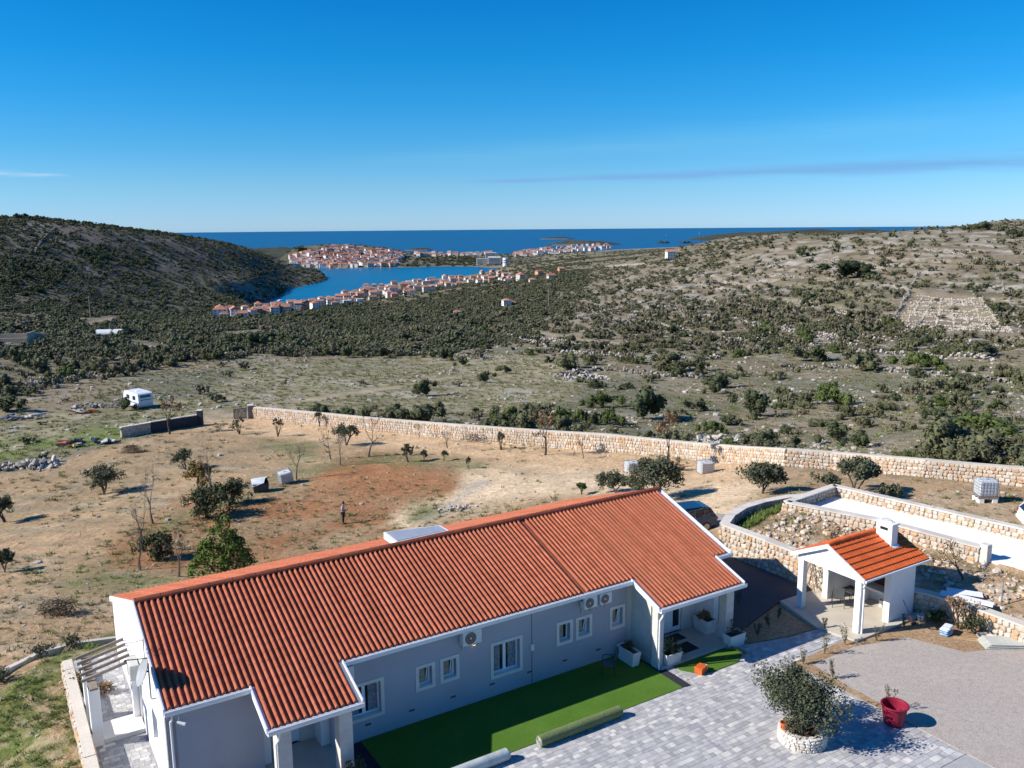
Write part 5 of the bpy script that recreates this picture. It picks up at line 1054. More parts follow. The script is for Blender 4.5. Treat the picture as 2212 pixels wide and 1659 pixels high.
for (u0, u1, v0, v1, lab) in ((14.45, 15.3, .05, .6, 'dark door mat close to the right porch door'), (14.15, 15.1, .85, 1.6, 'larger dark mat on the right porch floor nearer the lawn')):
    p = UV((u0 + u1) / 2, (v0 + v1) / 2, .121); g = MB(); g.bbox(-(u1 - u0) / 2, (u1 - u0) / 2, -(v1 - v0) / 2, (v1 - v0) / 2, 0, .018, .005); g.build('door_mat', mat_dk, loc=p, rot=(0, 0, HROT), label=lab, category='mat')
t = thing('orange_crate', 'small orange plastic crate on the little lawn by the right porch', 'crate', UV(13.86, 2.98, .03), HROT + .3)
og = M('plastic_orange', (.60, .13, .03), (.52, .10, .02), 4, .45)
g = MB(); w, d_, h_ = .22, .17, .24
for (a, b_, c_, e) in ((-w, w, -d_, -d_ + .02), (-w, w, d_ - .02, d_), (-w, -w + .02, -d_ + .02, d_ - .02), (w - .02, w, -d_ + .02, d_ - .02)): g.box(a, b_, c_, e, 0, h_)
g.box(-w + .02, w - .02, -d_ + .02, d_ - .02, 0, .02); g.build('box', og, t)
g = MB(); g.bbox(-w - .015, w + .015, -d_ - .015, d_ + .015, h_, h_ + .03, .006); g.build('rim', og, t)
g = MB(); g.lathe([(0, 0), (.09, 0), (.09, .14), (.05, .17), (.05, .2), (0, .2)], 14); g.build('white_jug', pl_w, loc=UV(14.2, 2.92, .032), label='small white jug beside the orange crate', category='jug')
# turf offcut curl at the lawn edge
t = thing('turf_offcut', 'curled edge of turf at the outer end of the little lawn', 'turf roll', UV(16.5, 2.55, .03), HROT)
g = MB(); g.tube([(-.15, .35, .06), (0, 0, .06), (.02, -.35, .06)], .06, 10); g.build('curl', turf_back, t)
# red tub
t = thing('plant_tub', 'large dark red plastic tub on the edge of the gravel', 'tub', UV(17.15, 9.45, .02), 0)
red = M('plastic_red', (.27, .018, .045), (.23, .014, .036), 3, .45)
g = MB(); g.lathe([(0, 0), (.33, 0), (.35, .05), (.44, .70), (.475, .72), (.475, .77), (.43, .77), (.41, .70), (.33, .12), (0, .12)], 36); g.build('body', red, t)
g = MB(); g.lathe([(.475, .722), (.49, .73), (.49, .765), (.475, .775)], 36); g.build('rim', red, t)
# olive tree in a round stone planter
oc = UV(13.55, 8.35, 0)
pr = thing('stone_planter', 'round white stone planter ring around the yard olive tree', 'planter', oc, 0)
stone_pale = Mramp('planter_stone', [(0, (.60, .56, .49)), (.35, (.70, .66, .60)), (.7, (.54, .48, .40)), (1, (.66, .60, .52))], 4)
g = MB(); g.lathe([(.78, 0), (.80, .42), (.60, .44), (.58, .30)], 36); g.build('core', mortar, pr)
g = MB(); g.lathe([(0, .34), (.59, .34)], 24); g.build('soil', soil, pr)
sm2 = []
for me, gg in STONES[:6]: m2 = me.copy(); m2.materials.clear(); m2.materials.append(stone_pale); sm2.append(m2)
for r_ in range(4):
    a = random.uniform(0, 1)
    while a < 2 * pi + .5 * (r_ % 2) - .02:
        w = random.uniform(.14, .30); th = a + w / 2; link('stone', random.choice(sm2), pr, loc=(.775 * cos(th), .775 * sin(th), .06 + .105 * r_), rot=(0, random.uniform(-.1, .1), th + pi / 2), scl=(w * .80, .07, .115)); a += w
for k in range(22):
    th = 2 * pi * k / 22 + random.uniform(-.05, .05); q = MB(); q.bbox(-.115, .115, -.13, .13, 0, .07, .015); q.build('cap_stone', stone_pale, pr, loc=(.69 * cos(th), .69 * sin(th), .425), rot=(random.uniform(-.04, .04), random.uniform(-.04, .04), th + pi / 2))
tree('olive_tree', 'large bushy olive tree growing in the round stone planter', (oc[0], oc[1], .34), 2.0, 3.75, leaf_olive, 'olive', 5, 15000, .048, barkm=bark_pale, trunk_h=.5).rotation_euler.z += 2.6
terra = M('terracotta_pot', (.62, .15, .045), (.52, .11, .03), 4, .8)
p = oc + np.array([-.68, -.08, .49]); t = thing('flower_pot', 'terracotta flower pot standing on the rim of the stone planter', 'pot', p, 0)
g = MB(); g.lathe([(0, 0), (.10, 0), (.14, .22), (.16, .22), (.16, .26), (.13, .26), (.12, .06), (0, .06)], 18); g.build('body', terra, t)
g = MB(); g.lathe([(0, .2), (.125, .2)], 14); g.build('soil', soil, t)
p = oc + np.array([-.48, -.28, .36]); t = thing('flower_plant', 'small pink flowering plant beside the terracotta pot', 'plant', p, 0)
link('crown', leaf_mesh('crown', 90, [(0, 0, .12)], [.12], .03, leaf_green, RNG), t); link('flowers', leaf_mesh('flowers', 40, [(0, 0, .2)], [.09], .03, M('petal_pink', (.6, .12, .2), (.5, .1, .16), 5), RNG), t)

# saplings / young plants along the gravel and in the beds
def sapling(u, v, hgt, label, mat, seedv, n_=140, z=0.02, grp='young plants along the paths'):
    rng = np.random.default_rng(seedv); t = thing('sapling', label, 'plant', UV(u, v, z), 0, grp); g = MB(); cen = []
    for k in range(3):
        d = rng.normal(size=3) * .16; top = np.array([d[0] * hgt, d[1] * hgt, hgt * rng.uniform(.75, 1)]); g.tube([(0, 0, 0), tuple(top * .55 + rng.normal(size=3) * .03), tuple(top)], [.012, .009, .004], 4, False)
        cen += [top * f for f in (.35, .5, .7, .85, 1)]
    g.build('stem', bark, t); link('foliage', leaf_mesh('foliage', n_, cen, np.full(len(cen), hgt * .11), .035, mat, rng), t)
SAP = [(17.9, 4.75, .75, 'sparse young plant on the paving corner where the gravel begins'), (19.35, 4.65, 1.0, 'tall sparse plant midway along the soil strip beside the gravel'), (20.75, 4.62, .85, 'bushy young plant on the soil strip close to the pavilion'), (22.2, 5.1, .8, 'sparse young plant below the front pillar of the pavilion'), (17.95, 6.2, .85, 'young plant on the soil strip behind the big olive crown'), (17.75, 8.75, .95, 'young plant on the strip just behind the red tub'), (24.3, 5.0, .7, 'low green plant right of the pavilion front'), (25.0, 5.35, .8, 'dark leafy plant at the shaded pavilion side wall'), (18.2, 2.0, .6, 'dark plant in the shaded bed, nearest the house porch'), (19.3, 1.7, .65, 'dark plant in the middle of the shaded bed'), (20.3, 1.35, .6, 'dark plant in the shaded bed closest to the pavilion floor'), (18.6, -.3, .7, 'dark plant on the shaded drive beside the house corner'), (19.8, -.7, .75, 'dark plant farther back on the shaded drive'), (21.2, 3.2, .55, 'twiggy plant at the pavilion floor edge by the paving')]
for k, (u, v, hgt, lab) in enumerate(SAP): sapling(u, v, hgt, lab, leaf_dark if k > 7 else leaf_scrub, 300 + k, 160)
tree('wall_shrub', 'tall reddish and green shrub against the low yard wall', UV(26.3, 6.35, .02), 1.45, 1.3, leaf_dry, 'multi', 21, 500, .05, cat='shrub')
tree('wall_shrub', 'dark rounded shrub right of the reddish one at the yard wall', UV(26.35, 7.0, .02), .95, 1.2, leaf_dark, 'bush', 22, 700, .05, cat='shrub')
tree('wall_shrub', 'yellow-green low bush in the corner of the yard wall near the pavilion', UV(26.1, 5.4, .02), .5, .9, leaf_green, 'bush', 23, 450, .05, cat='shrub')
tree('side_shrub', 'bright green young tree at the corner of the curved wall by the car', UV(23.3, -6.3, .0), 1.35, .8, leaf_green, 'bush', 24, 500, .06, cat='shrub')
tree('bank_shrub', 'bare grey branching shrub on the stony bank below the terrace', UV(29.4, 4.6, .95), 1.9, 2.0, leaf_dry, 'bare', 25, 120, .05, cat='shrub')
tree('bank_shrub', 'dry twiggy plant on the rubble slope under the terrace wall', UV(28.2, -1.6, 1.2), .9, 1.0, leaf_dry, 'bare', 26, 60, .05, cat='shrub')
# sacks, sheets, planks by the yard wall
t = thing('cement_sacks', 'pile of white and blue sacks on the ground by the yard wall', 'sacks', UV(25.35, 6.35, .02), HROT + .2); t.scale = (.72, .72, .62)
for k in range(4):
    g = MB(); g.bbox(-.42, .42, -.26, .26, 0, .15, .06, Matrix.Translation((random.uniform(-.05, .05), random.uniform(-.04, .04), .152 * k)) @ Matrix.Rotation(random.uniform(-.15, .15), 4, 'Z')); g.build('sack', M('sack_white', (.72, .76, .80), (.55, .62, .70), 2.5, .6) if k > 1 else M('sack_blue', (.10, .25, .45), (.5, .6, .7), 2.5, .6), t)
t = thing('board_stack', 'stack of pale corrugated boards lying on the gravel by the yard wall', 'boards', UV(26.35, 8.25, .02), HROT - .62)
for k in range(5): g = MB(); g.bbox(-.85 + .05 * k, .75 + .03 * k, -.42 + .03 * (k % 2), .42, .045 * k, .045 * k + .035, .006); g.build('board', M('board_pale', (.52, .53, .48), (.44, .45, .41), 6, .8), t)
for k, (u, v, L, a, lab) in enumerate([(25.75, 7.45, 1.7, -.95, 'long thin pale plank on the ground by the sacks, left one'), (25.95, 7.4, 1.5, -.85, 'long thin pale plank on the ground by the sacks, right one')]):
    p = UV(u, v, .022); g = MB(); g.bbox(-L / 2, L / 2, -.05, .05, 0, .03, .004); g.build('plank', wood, loc=p, rot=(0, 0, HROT + a), label=lab, category='plank')
for k, (u, v, w, L, a, lab) in enumerate([(27.35, 6.0, .5, 2.2, -1.2, 'long white sheet lying over the yard wall coping, nearer one'), (27.85, 5.6, .5, 1.5, -.95, 'short white sheet on the bank behind the yard wall')]):
    p = UV(u, v, 1.03 + .03 * k); g = MB(); g.bbox(-L / 2, L / 2, -w / 2, w / 2, 0, .05, .01); g.build('white_sheet', M('sheet_white', (.80, .80, .84), (.76, .76, .80), 2, .5), loc=p, rot=(.04, .02, HROT + a), label=lab, category='sheet')
t = thing('fence_post', 'thin grey metal post on the bank behind the yard wall', 'post', UV(28.4, 7.0, .8), 0); g = MB(); g.tube([(0, 0, 0), (0, 0, 1.3)], .03, 8); g.build('shaft', galv, t)
t = thing('basin', 'flat round pale basin lying by the planks', 'basin', UV(26.35, 7.55, .02), 0); g = MB(); g.lathe([(0, 0), (.28, 0), (.36, .12), (.38, .12), (.38, .14), (.33, .14), (.26, .03), (0, .03)], 20); g.build('bowl', M('basin_grey', (.5, .46, .43), (.44, .4, .37), 4, .7), t)
t = thing('broom', 'dark red broom leaning on the pavilion side wall', 'broom', UV(25.0, 4.75, .02), HROT); g = MB(); g.tube([(0, -.25, 0), (-.1, .28, 1.0)], .015, 6); g.build('handle', M('broom_red', (.2, .04, .04), (.16, .03, .03), 4, .6), t); g = MB(); g.bbox(-.16, .12, -.31, -.2, 0, .12, .01); g.build('head', darkmetal, t)
for (u, v, zz, lab) in [(25.6, 4.95, .02, 'white bucket in the shade at the yard wall corner')]:
    g = MB(); g.lathe([(0, 0), (.13, 0), (.17, .3), (.15, .3), (.12, .03), (0, .03)], 16); g.build('bucket', pl_w, loc=UV(u, v, zz), label=lab, category='bucket')

# ================================================================== VEHICLES
def car(loc, rot, label, color, nm='car'):
    t = thing(nm, label, 'car', loc, rot); paint = M('paint_' + nm + str(color), color, tuple(x * .9 for x in color), 2, .22, spec=.6); gl = M('car_glass', (.012, .015, .02), (.02, .022, .03), 2, .05, spec=.7); rub = M('tyre', (.02, .02, .02), (.03, .03, .03), 8, .9)
    # stations along x (front = +x): x, half width, z low, z belt
    st = [(-2.02, .70, .42, .72), (-1.96, .82, .26, .88), (-1.5, .86, .20, .95), (-.5, .87, .19, .93), (.5, .87, .19, .91), (1.2, .86, .20, .88), (1.75, .82, .22, .76), (2.0, .70, .30, .62), (2.06, .55, .40, .55)]
    g = MB(); sec = []
    for (x, hw, zl, zb) in st: sec.append([(x, -hw * .92, zl), (x, -hw, zl + .12), (x, -hw, (zl + zb) / 2 + .05), (x, -hw * .95, zb - .04), (x, -hw * .80, zb), (x, hw * .80, zb), (x, hw * .95, zb - .04), (x, hw, (zl + zb) / 2 + .05), (x, hw, zl + .12), (x, hw * .92, zl)])
    m_ = 10
    for s_ in sec: g.v += s_
    for i in range(len(sec) - 1):
        for j in range(m_): g.f.append((i * m_ + j, i * m_ + (j + 1) % m_, (i + 1) * m_ + (j + 1) % m_, (i + 1) * m_ + j)[::-1]); g.r.append(0)
    g.f.append(tuple(range(m_))); g.f.append(tuple(range((len(sec) - 1) * m_, len(sec) * m_))[::-1]); g.r += [0, 0]
    body = g.build('body', paint, t, smooth=False)
    cb = [(-1.90, .74, .90), (-1.55, .66, 1.38), (-1.0, .64, 1.46), (0, .64, 1.46), (.35, .66, 1.40), (1.15, .74, .90)]
    g = MB(); rr_ = [(-1.55, .62), (-1.0, .62), (0.0, .62), (.38, .62)]
    V_ = [(-1.92, -.76, .90), (1.18, -.76, .88), (.36, -.62, 1.40), (-1.50, -.62, 1.42), (-1.92, .76, .90), (1.18, .76, .88), (.36, .62, 1.40), (-1.50, .62, 1.42)]
    g.add(V_, [(0, 1, 2, 3), (5, 4, 7, 6), (1, 5, 6, 2), (4, 0, 3, 7)]); g.build('windows', gl, t)
    g = MB(); g.add([(.42, -.66, 1.385), (-.1, -.64, 1.47), (-1.1, -.64, 1.48), (-1.58, -.66, 1.405), (.42, .66, 1.385), (-.1, .64, 1.47), (-1.1, .64, 1.48), (-1.58, .66, 1.405)], [(0, 4, 5, 1), (1, 5, 6, 2), (2, 6, 7, 3)]); g.build('roof', paint, t)
    for s_ in (-1, 1):
        for (xa, xb) in ((-1.55, -1.9), (-.55, -.58), (.40, 1.18)):
            g = MB(); g.tube([(xa, s_ * .635, 1.41), (xb, s_ * .775, .9)], .035, 5); g.build('window_pillar', paint, t)
    for x in (-1.25, 1.32):
        for s_ in (-1, 1):
            M4 = Matrix.Translation((x, s_ * .80, .31)) @ Matrix.Rotation(s_ * -pi / 2, 4, 'X'); g = MB(); g.lathe([(.10, -.1), (.28, -.1), (.31, -.06), (.31, .05), (.28, .085), (.20, .085)], 24, M4); w = g.build('wheel', rub, t); g = MB(); g.lathe([(0, .07), (.06, .085), (.20, .08)], 16, M4); g.build('rim', galv, w)
    for s_ in (-1, 1):
        g = MB(); g.bbox(-2.03, -1.90, s_ * .70 - .12, s_ * .70 + .12, .66, .84, .02); g.build('tail_light', M('tail_red', (.35, .01, .03), (.3, .01, .02), 3, .2), t)
        g = MB(); g.bbox(1.78, 2.0, s_ * .58 - .16, s_ * .58 + .16, .58, .70, .03); g.build('headlight', M('lamp_clear', (.7, .7, .7), (.6, .6, .6), 3, .1), t)
    g = MB(); g.bbox(-2.08, -1.9, -.74, .74, .30, .50, .03); g.build('bumper', paint, t)
    return t
p = UV(24.75, -10.05, .015); car(p, HROT - .25 + pi, 'dark blue hatchback parked behind the right end of the house', (.012, .05, .11), 'blue_car')
p = gp(2290, 1142); car((p[0], p[1], p[2] + .01), radians(-15), 'white car cut off by the right edge of the picture', (.78, .78, .80), 'white_car')
# caravan
p = gp(300, 880); t = thing('caravan', 'white caravan with dark rear window parked in the field beyond the gate', 'caravan', p, radians(138)); cw = M('caravan_white', (.74, .76, .78), (.66, .68, .70), 1.5, .4)
prof_c = [(-2.3, .45), (2.1, .45), (2.45, .9), (2.5, 1.5), (2.25, 2.35), (1.9, 2.55), (-1.9, 2.55), (-2.35, 2.4), (-2.5, 1.6), (-2.45, .7)]
g = MB(); g.add([(x, -1.1, z) for x, z in prof_c] + [(x, 1.1, z) for x, z in prof_c], [tuple(range(10)), tuple(range(10, 20))[::-1]] + [(i, i + 10, (i + 1) % 10 + 10, (i + 1) % 10) for i in range(10)]); g.build('body', cw, t)
for (a, b_) in ((-2.50, -2.47),): g = MB(); g.add([(-2.515, -.8, 1.45), (-2.515, .8, 1.45), (-2.40, .8, 2.2), (-2.40, -.8, 2.2)], [(0, 3, 2, 1)]); g.build('rear_window', glass, t)
g = MB(); g.add([(2.535, -.8, 1.45), (2.535, .8, 1.45), (2.32, .8, 2.2), (2.32, -.8, 2.2)], [(0, 1, 2, 3)]); g.build('front_window', glass, t)
for s_ in (-1, 1):
    for (a, b_) in ((-1.5, -.6), (.4, 1.4)): g = MB(); g.box(a, b_, s_ * 1.1 - .012, s_ * 1.1 + .012, 1.45, 2.05); g.build('side_window', glass, t)
    g = MB(); g.box(-2.3, 2.2, s_ * 1.1 - .008, s_ * 1.1 + .008, 1.0, 1.12); g.build('stripe', M('stripe_blue', (.1, .2, .4), (.08, .16, .34), 3, .5), t)
    g = MB(); g.lathe([(0, -.08), (.30, -.08), (.32, .0), (.30, .08), (0, .08)], 18, Matrix.Translation((0, s_ * .98, .32)) @ Matrix.Rotation(pi / 2, 4, 'X')); g.build('wheel', M('tyre', (.02, .02, .02)), t)
g = MB(); g.box(-.5, .3, -.35, .35, 2.552, 2.60); g.build('roof_hatch', cw, t); g = MB(); g.tube([(2.4, .4, .5), (3.5, 0, .5)], .04); g.tube([(2.4, -.4, .5), (3.5, 0, .5)], .04); g.build('drawbar', darkmetal, t)
# water containers in cages
tank = M('tank_white', (.70, .73, .74), (.62, .65, .67), 2, .45)
def ibc(p, rot, label, tilt=(0, 0), pallet=True, drop=0):
    t = thing('water_container', label, 'water tank', p, rot, 'caged white water containers'); t.rotation_euler = (tilt[0], tilt[1], rot); z0 = .16 if pallet else .02
    g = MB(); g.bbox(-.56, .56, -.46, .46, z0, z0 + .98, .08); tk = g.build('tank', tank, t); g = MB(); g.lathe([(0, z0 + 1.03), (.11, z0 + 1.03), (.11, z0 + .97)], 14); g.build('lid', M('lid_red', (.5, .5, .52)), tk)
    g = MB(); c_ = .018; s_ = z0 + .01
    for k in range(7):
        x = -.585 + 1.17 * k / 6
        for y in (-.485, .485): g.box(x - c_ / 2, x + c_ / 2, y - c_ / 2, y + c_ / 2, s_, s_ + 1.0)
    for k in range(1, 6):
        y = -.485 + .97 * k / 6
        for x in (-.585, .585): g.box(x - c_ / 2, x + c_ / 2, y - c_ / 2, y + c_ / 2, s_, s_ + 1.0)
    for k in range(6):
        z = s_ + .02 + .96 * k / 5
        for y in (-.497, .497): g.box(-.595, .595, y - .009, y + .009, z - .009, z + .009)
        for x in (-.597, .597): g.box(x - .009, x + .009, -.48, .48, z - .009, z + .009)
    for y in (-.2, .2): g.box(-.59, .59, y - .015, y + .015, s_ + 1.0, s_ + 1.02)
    g.build('cage', galv, t)
    if pallet:
        for y in (-.42, 0, .42): g = MB(); g.box(-.6, .6, y - .07, y + .07, 0, .12); g.build('skid', wood_grey, t)
        g = MB(); g.box(-.6, .6, -.5, .5, .122, .15); g.build('deck', wood_grey, t)
    return t
ibc(gp(1365, 1021), .3, 'caged white water container behind the right end of the roof', pallet=False)
ibc(gp(1523, 1022), .25, 'caged white water container in front of the boundary wall beside the drive', pallet=False)
p = gp(2127, 1083); ibc((p[0], p[1], p[2] + .28), -.08, 'caged water container raised on white blocks near the right edge')
t = thing('block_base', 'white concrete base under the raised water container', 'blocks', p, -.08)
for x in (-.4, .4): g = MB(); g.bbox(x - .16, x + .16, -.5, .5, -.1, .276, .02); g.build('block', M('block_white', (.78, .77, .76), (.72, .71, .70), 3, .8), t)
p = gp(618, 1043); ibc((p[0], p[1], p[2] + .12), .5, 'tilted caged water container in the field at the edge of the red soil', (.12, -.16), False)
p = gp(563, 1060); t = thing('compost_bin', 'dark open bin with a white cover thrown over it, in the field', 'bin', p, .4)
g = MB(); g.add([(-.6, -.5, 0), (.6, -.5, 0), (.6, .5, 0), (-.6, .5, 0), (-.68, -.56, .75), (.68, -.56, .75), (.68, .56, .95), (-.68, .56, .95)], [(0, 3, 2, 1), (0, 1, 5, 4), (1, 2, 6, 5), (2, 3, 7, 6), (3, 0, 4, 7)]); g.build('body', M('bin_dark', (.05, .055, .06), (.08, .08, .085), 4, .7), t)
g = MB(); g.add([(-.75, -.45, .80), (.25, -.60, .84), (.55, .60, 1.05), (-.72, .62, 1.0), (-.78, -.6, .55), (-.2, .05, .98)], [(0, 1, 5), (1, 2, 5), (2, 3, 5), (3, 0, 5), (0, 4, 1)]); g.build('cover', M('cover_white', (.66, .69, .72), (.55, .58, .62), 3, .6), t)
# pallet leaning on the wall
p = gp(1622, 1000); t = thing('pallet', 'pale wooden pallet leaning upright against the boundary wall', 'pallet', p, radians(-12)); t.rotation_euler = (radians(-18), 0, radians(-14))
for k in range(5): x = -.5 + .25 * k; g = MB(); g.box(x - .075, x + .075, -.06, -.035, .0, 1.2); g.build('board', M('pallet_pale', (.52, .47, .42), (.44, .39, .35), 6, .85), t)
for z in (.08, .6, 1.12): g = MB(); g.box(-.58, .58, -.034, .05, z - .06, z + .06); g.build('stringer', wood_grey, t)
for k, (x, y) in enumerate([(1630, 918), (1400, 950)]): pass

# ================================================================== PERSON IN THE FIELD
p = gp(742, 1132); skin = M('skin', (.42, .24, .16), (.36, .20, .13), 6, .6)
per = thing('person', 'person in light blue shirt and dark trousers looking at a phone in the field', 'person', p, radians(-8))
def skinned(name, verts, edges, radii, mat, parent, sub=2):
    me = bpy.data.meshes.new(name); me.from_pydata(verts, edges, []); o = link(name, me, parent); me.materials.append(mat)
    md = o.modifiers.new('Skin', 'SKIN'); md.use_smooth_shade = True
    if not me.skin_vertices: bpy.context.view_layer.update()
    if not me.skin_vertices:
        bpy.context.view_layer.objects.active = o; bpy.ops.object.mode_set(mode='EDIT'); bpy.ops.object.mode_set(mode='OBJECT')
    for i, r_ in enumerate(radii): me.skin_vertices[0].data[i].radius = r_ if hasattr(r_, '__len__') else (r_, r_)
    me.skin_vertices[0].data[0].use_root = True
    sd = o.modifiers.new('Sub', 'SUBSURF'); sd.levels = sub; sd.render_levels = sub; return o
# facing +x; pelvis root
bv = [(0, 0, .95), (0, 0, 1.15), (.01, 0, 1.38), (.03, 0, 1.50), (.05, 0, 1.57), (.07, 0, 1.66), (.065, 0, 1.74),
      (0, -.17, 1.40), (-.02, -.22, 1.14), (.22, -.12, 1.10), (.29, -.08, 1.13), (0, .17, 1.40), (-.02, .22, 1.14), (.20, .12, 1.08), (.27, .07, 1.11),
      (0, -.09, .90), (.02, -.10, .50), (-.01, -.10, .08), (.12, -.11, .03), (0, .09, .90), (.0, .10, .50), (-.04, .10, .08), (.09, .11, .03)]
be = [(0, 1), (1, 2), (2, 3), (3, 4), (4, 5), (5, 6), (2, 7), (7, 8), (8, 9), (9, 10), (2, 11), (11, 12), (12, 13), (13, 14), (0, 15), (15, 16), (16, 17), (17, 18), (0, 19), (19, 20), (20, 21), (21, 22)]
br = [(.12, .15), (.11, .135), (.11, .16), (.055, .055), (.055, .055), (.085, .075), (.07, .065), .055, .045, .036, .03, .055, .045, .036, .03, .085, .06, .042, .03, .085, .06, .042, .03]
skinned('body', bv, be, br, skin, per)
shirt = M('shirt_blue', (.42, .50, .62), (.34, .42, .54), 8, .85); trou = M('trousers_dark', (.02, .022, .03), (.03, .03, .04), 8, .9)
skinned('shirt', [bv[0], bv[1], bv[2], (.02, 0, 1.46), bv[7], (-.01, -.20, 1.26), bv[11], (-.01, .20, 1.26), (-.02, -.22, 1.16), (-.02, .22, 1.16)], [(0, 1), (1, 2), (2, 3), (2, 4), (4, 5), (2, 6), (6, 7), (5, 8), (7, 9)], [(.135, .17), (.125, .155), (.125, .175), (.08, .09), .07, .064, .07, .064, .06, .06], shirt, per)
skinned('trousers', [(0, 0, .96), bv[15], bv[16], (-.01, -.10, .12), bv[19], bv[20], (-.03, .10, .12)], [(0, 1), (1, 2), (2, 3), (0, 4), (4, 5), (5, 6)], [(.135, .16), .10, .075, .06, .10, .075, .06], trou, per)
g = MB(); g.lathe([(0, .14), (.05, .13), (.085, .08), (.095, .02), (.088, -.03), (.07, -.05)], 14, Matrix.Translation((.055, 0, 1.69))); g.build('hair', M('hair_dark', (.02, .015, .012), (.03, .022, .016), 9, .7), per, smooth=True)
for s_ in (-1, 1): g = MB(); g.bbox(-.08, .20, s_ * .105 - .05, s_ * .105 + .05, 0, .085, .025); g.build('shoe', dark, per)
for s_, (hx, hy, hz) in ((-1, (.29, -.08, 1.13)), (1, (.27, .07, 1.11))):
    g = MB(); g.bbox(-.02, .07, -.035, .035, -.015, .02, .012, Matrix.Translation((hx, hy, hz)))
    for k in range(4): y = -.028 + .019 * k; g.tube([(hx + .06, hy + y, hz), (hx + .10, hy + y - s_ * -.004, hz + .015), (hx + .11, hy + y, hz + .045)], [.010, .009, .007], 5)
    g.tube([(hx + .01, hy + s_ * -.03, hz + .01), (hx + .05, hy + s_ * -.05, hz + .03), (hx + .08, hy + s_ * -.05, hz + .04)], [.011, .010, .008], 5); g.build('hand', skin, per)
for s_ in (-1, 1): g = MB(); g.lathe([(0, .012), (.012, .006), (.014, 0)], 8, Matrix.Translation((.135, s_ * .03, 1.69)) @ Matrix.Rotation(pi / 2, 4, 'Y')); g.build('eye', dark, per)
g = MB(); g.tube([(.135, 0, 1.69), (.17, 0, 1.645), (.14, 0, 1.635)], [.012, .018, .012], 6); g.build('nose', skin, per)
q = per.matrix_world
t = thing('phone', 'small dark phone held by the person in the field', 'phone', (p[0] + .36, p[1] - .05, p[2] + 1.16), radians(-8)); g = MB(); g.bbox(-.006, .006, -.04, .04, -.02, .13, .003); g.build('case', dark, t)

# ================================================================== TREES AND SHRUBS INSIDE THE WALLS (photo position, px width, px height)
def px_m(p): return FPX / (np.array(p) - np.array([0, 0, CAM_H])).dot(F_)
def place_tree(x, y, wpx, hpx, name, label, mat, kind, seedv, leaves, leaf, **k):
    p = gp(x, y); s = px_m(p); tree(name, label, p, hpx / s * 1.06, wpx / s * (1.12 if kind in ('olive', 'bush') else 1), mat, kind, seedv, int(leaves * 1.7), leaf, **k)
BARE = [(367, 938, 62, 78, 'bare tree with a reddish twiggy crown beside the dark wall by the gate', leaf_dry, 260), (330, 1132, 60, 128, 'tall leafless tree in the left field, right one of a close pair', leaf_dry, 0), (311, 1192, 62, 120, 'tall leafless tree in the left field, left one of a close pair', leaf_dry, 0), (302, 1232, 50, 108, 'thin leafless tree at the edge of the red soil behind the left roof end', leaf_dry, 0), (386, 1246, 62, 105, 'leafless tree just left of the pine behind the roof', leaf_dry, 30),
        (458, 1066, 66, 108, 'slender leafless tree rising behind the yellow tree', leaf_dry, 0), (714, 992, 40, 76, 'leafless tree left of the small dark olive in the middle of the field', leaf_dry, 20), (735, 1005, 32, 66, 'shorter leafless tree at the upper edge of the red soil', leaf_dry, 0), (796, 986, 62, 84, 'spreading leafless tree right of the small dark olive', leaf_dry, 20), (640, 1036, 56, 74, 'leafless tree beside the tilted water container', leaf_dry, 0),
        (1178, 983, 76, 92, 'tree with thin reddish crown in front of the boundary wall', leaf_dry, 300), (1440, 1012, 90, 118, 'tree with orange-brown crown in front of the boundary wall above the roof', leaf_dry, 620), (966, 968, 46, 40, 'small leafless tree close to the wall, left of the brush pile', leaf_dry, 0), (905, 946, 34, 34, 'small leafless tree near the wall above the sandy track', leaf_dry, 0), (1260, 990, 40, 38, 'crooked leafless sapling near the wall right of the reddish tree', leaf_dry, 0)]
for k, (x, y, w, h_, lab, m_, nl) in enumerate(BARE): place_tree(x, y, w, h_, 'bare_tree', lab, m_, 'bare', 40 + k, nl, .10, group='leafless trees in the field', barkm=bark_pale if k not in (0, 10, 11) else bark)
for k, (x, y, w, h_, lab) in enumerate([(518, 938, 28, 34, 'pruned stubby tree with upright stumps near the gate'), (600, 943, 26, 38, 'pruned stubby tree right of the first one near the gate'), (690, 922, 16, 30, 'small pruned tree close to the boundary wall'), (1083, 972, 28, 36, 'gnarled pruned tree in front of the wall by the brush pile')]):
    place_tree(x, y, w, h_, 'pruned_tree', lab, leaf_olive, 'multi', 70 + k, 110, .12, group='pruned young trees by the gate', barkm=bark)
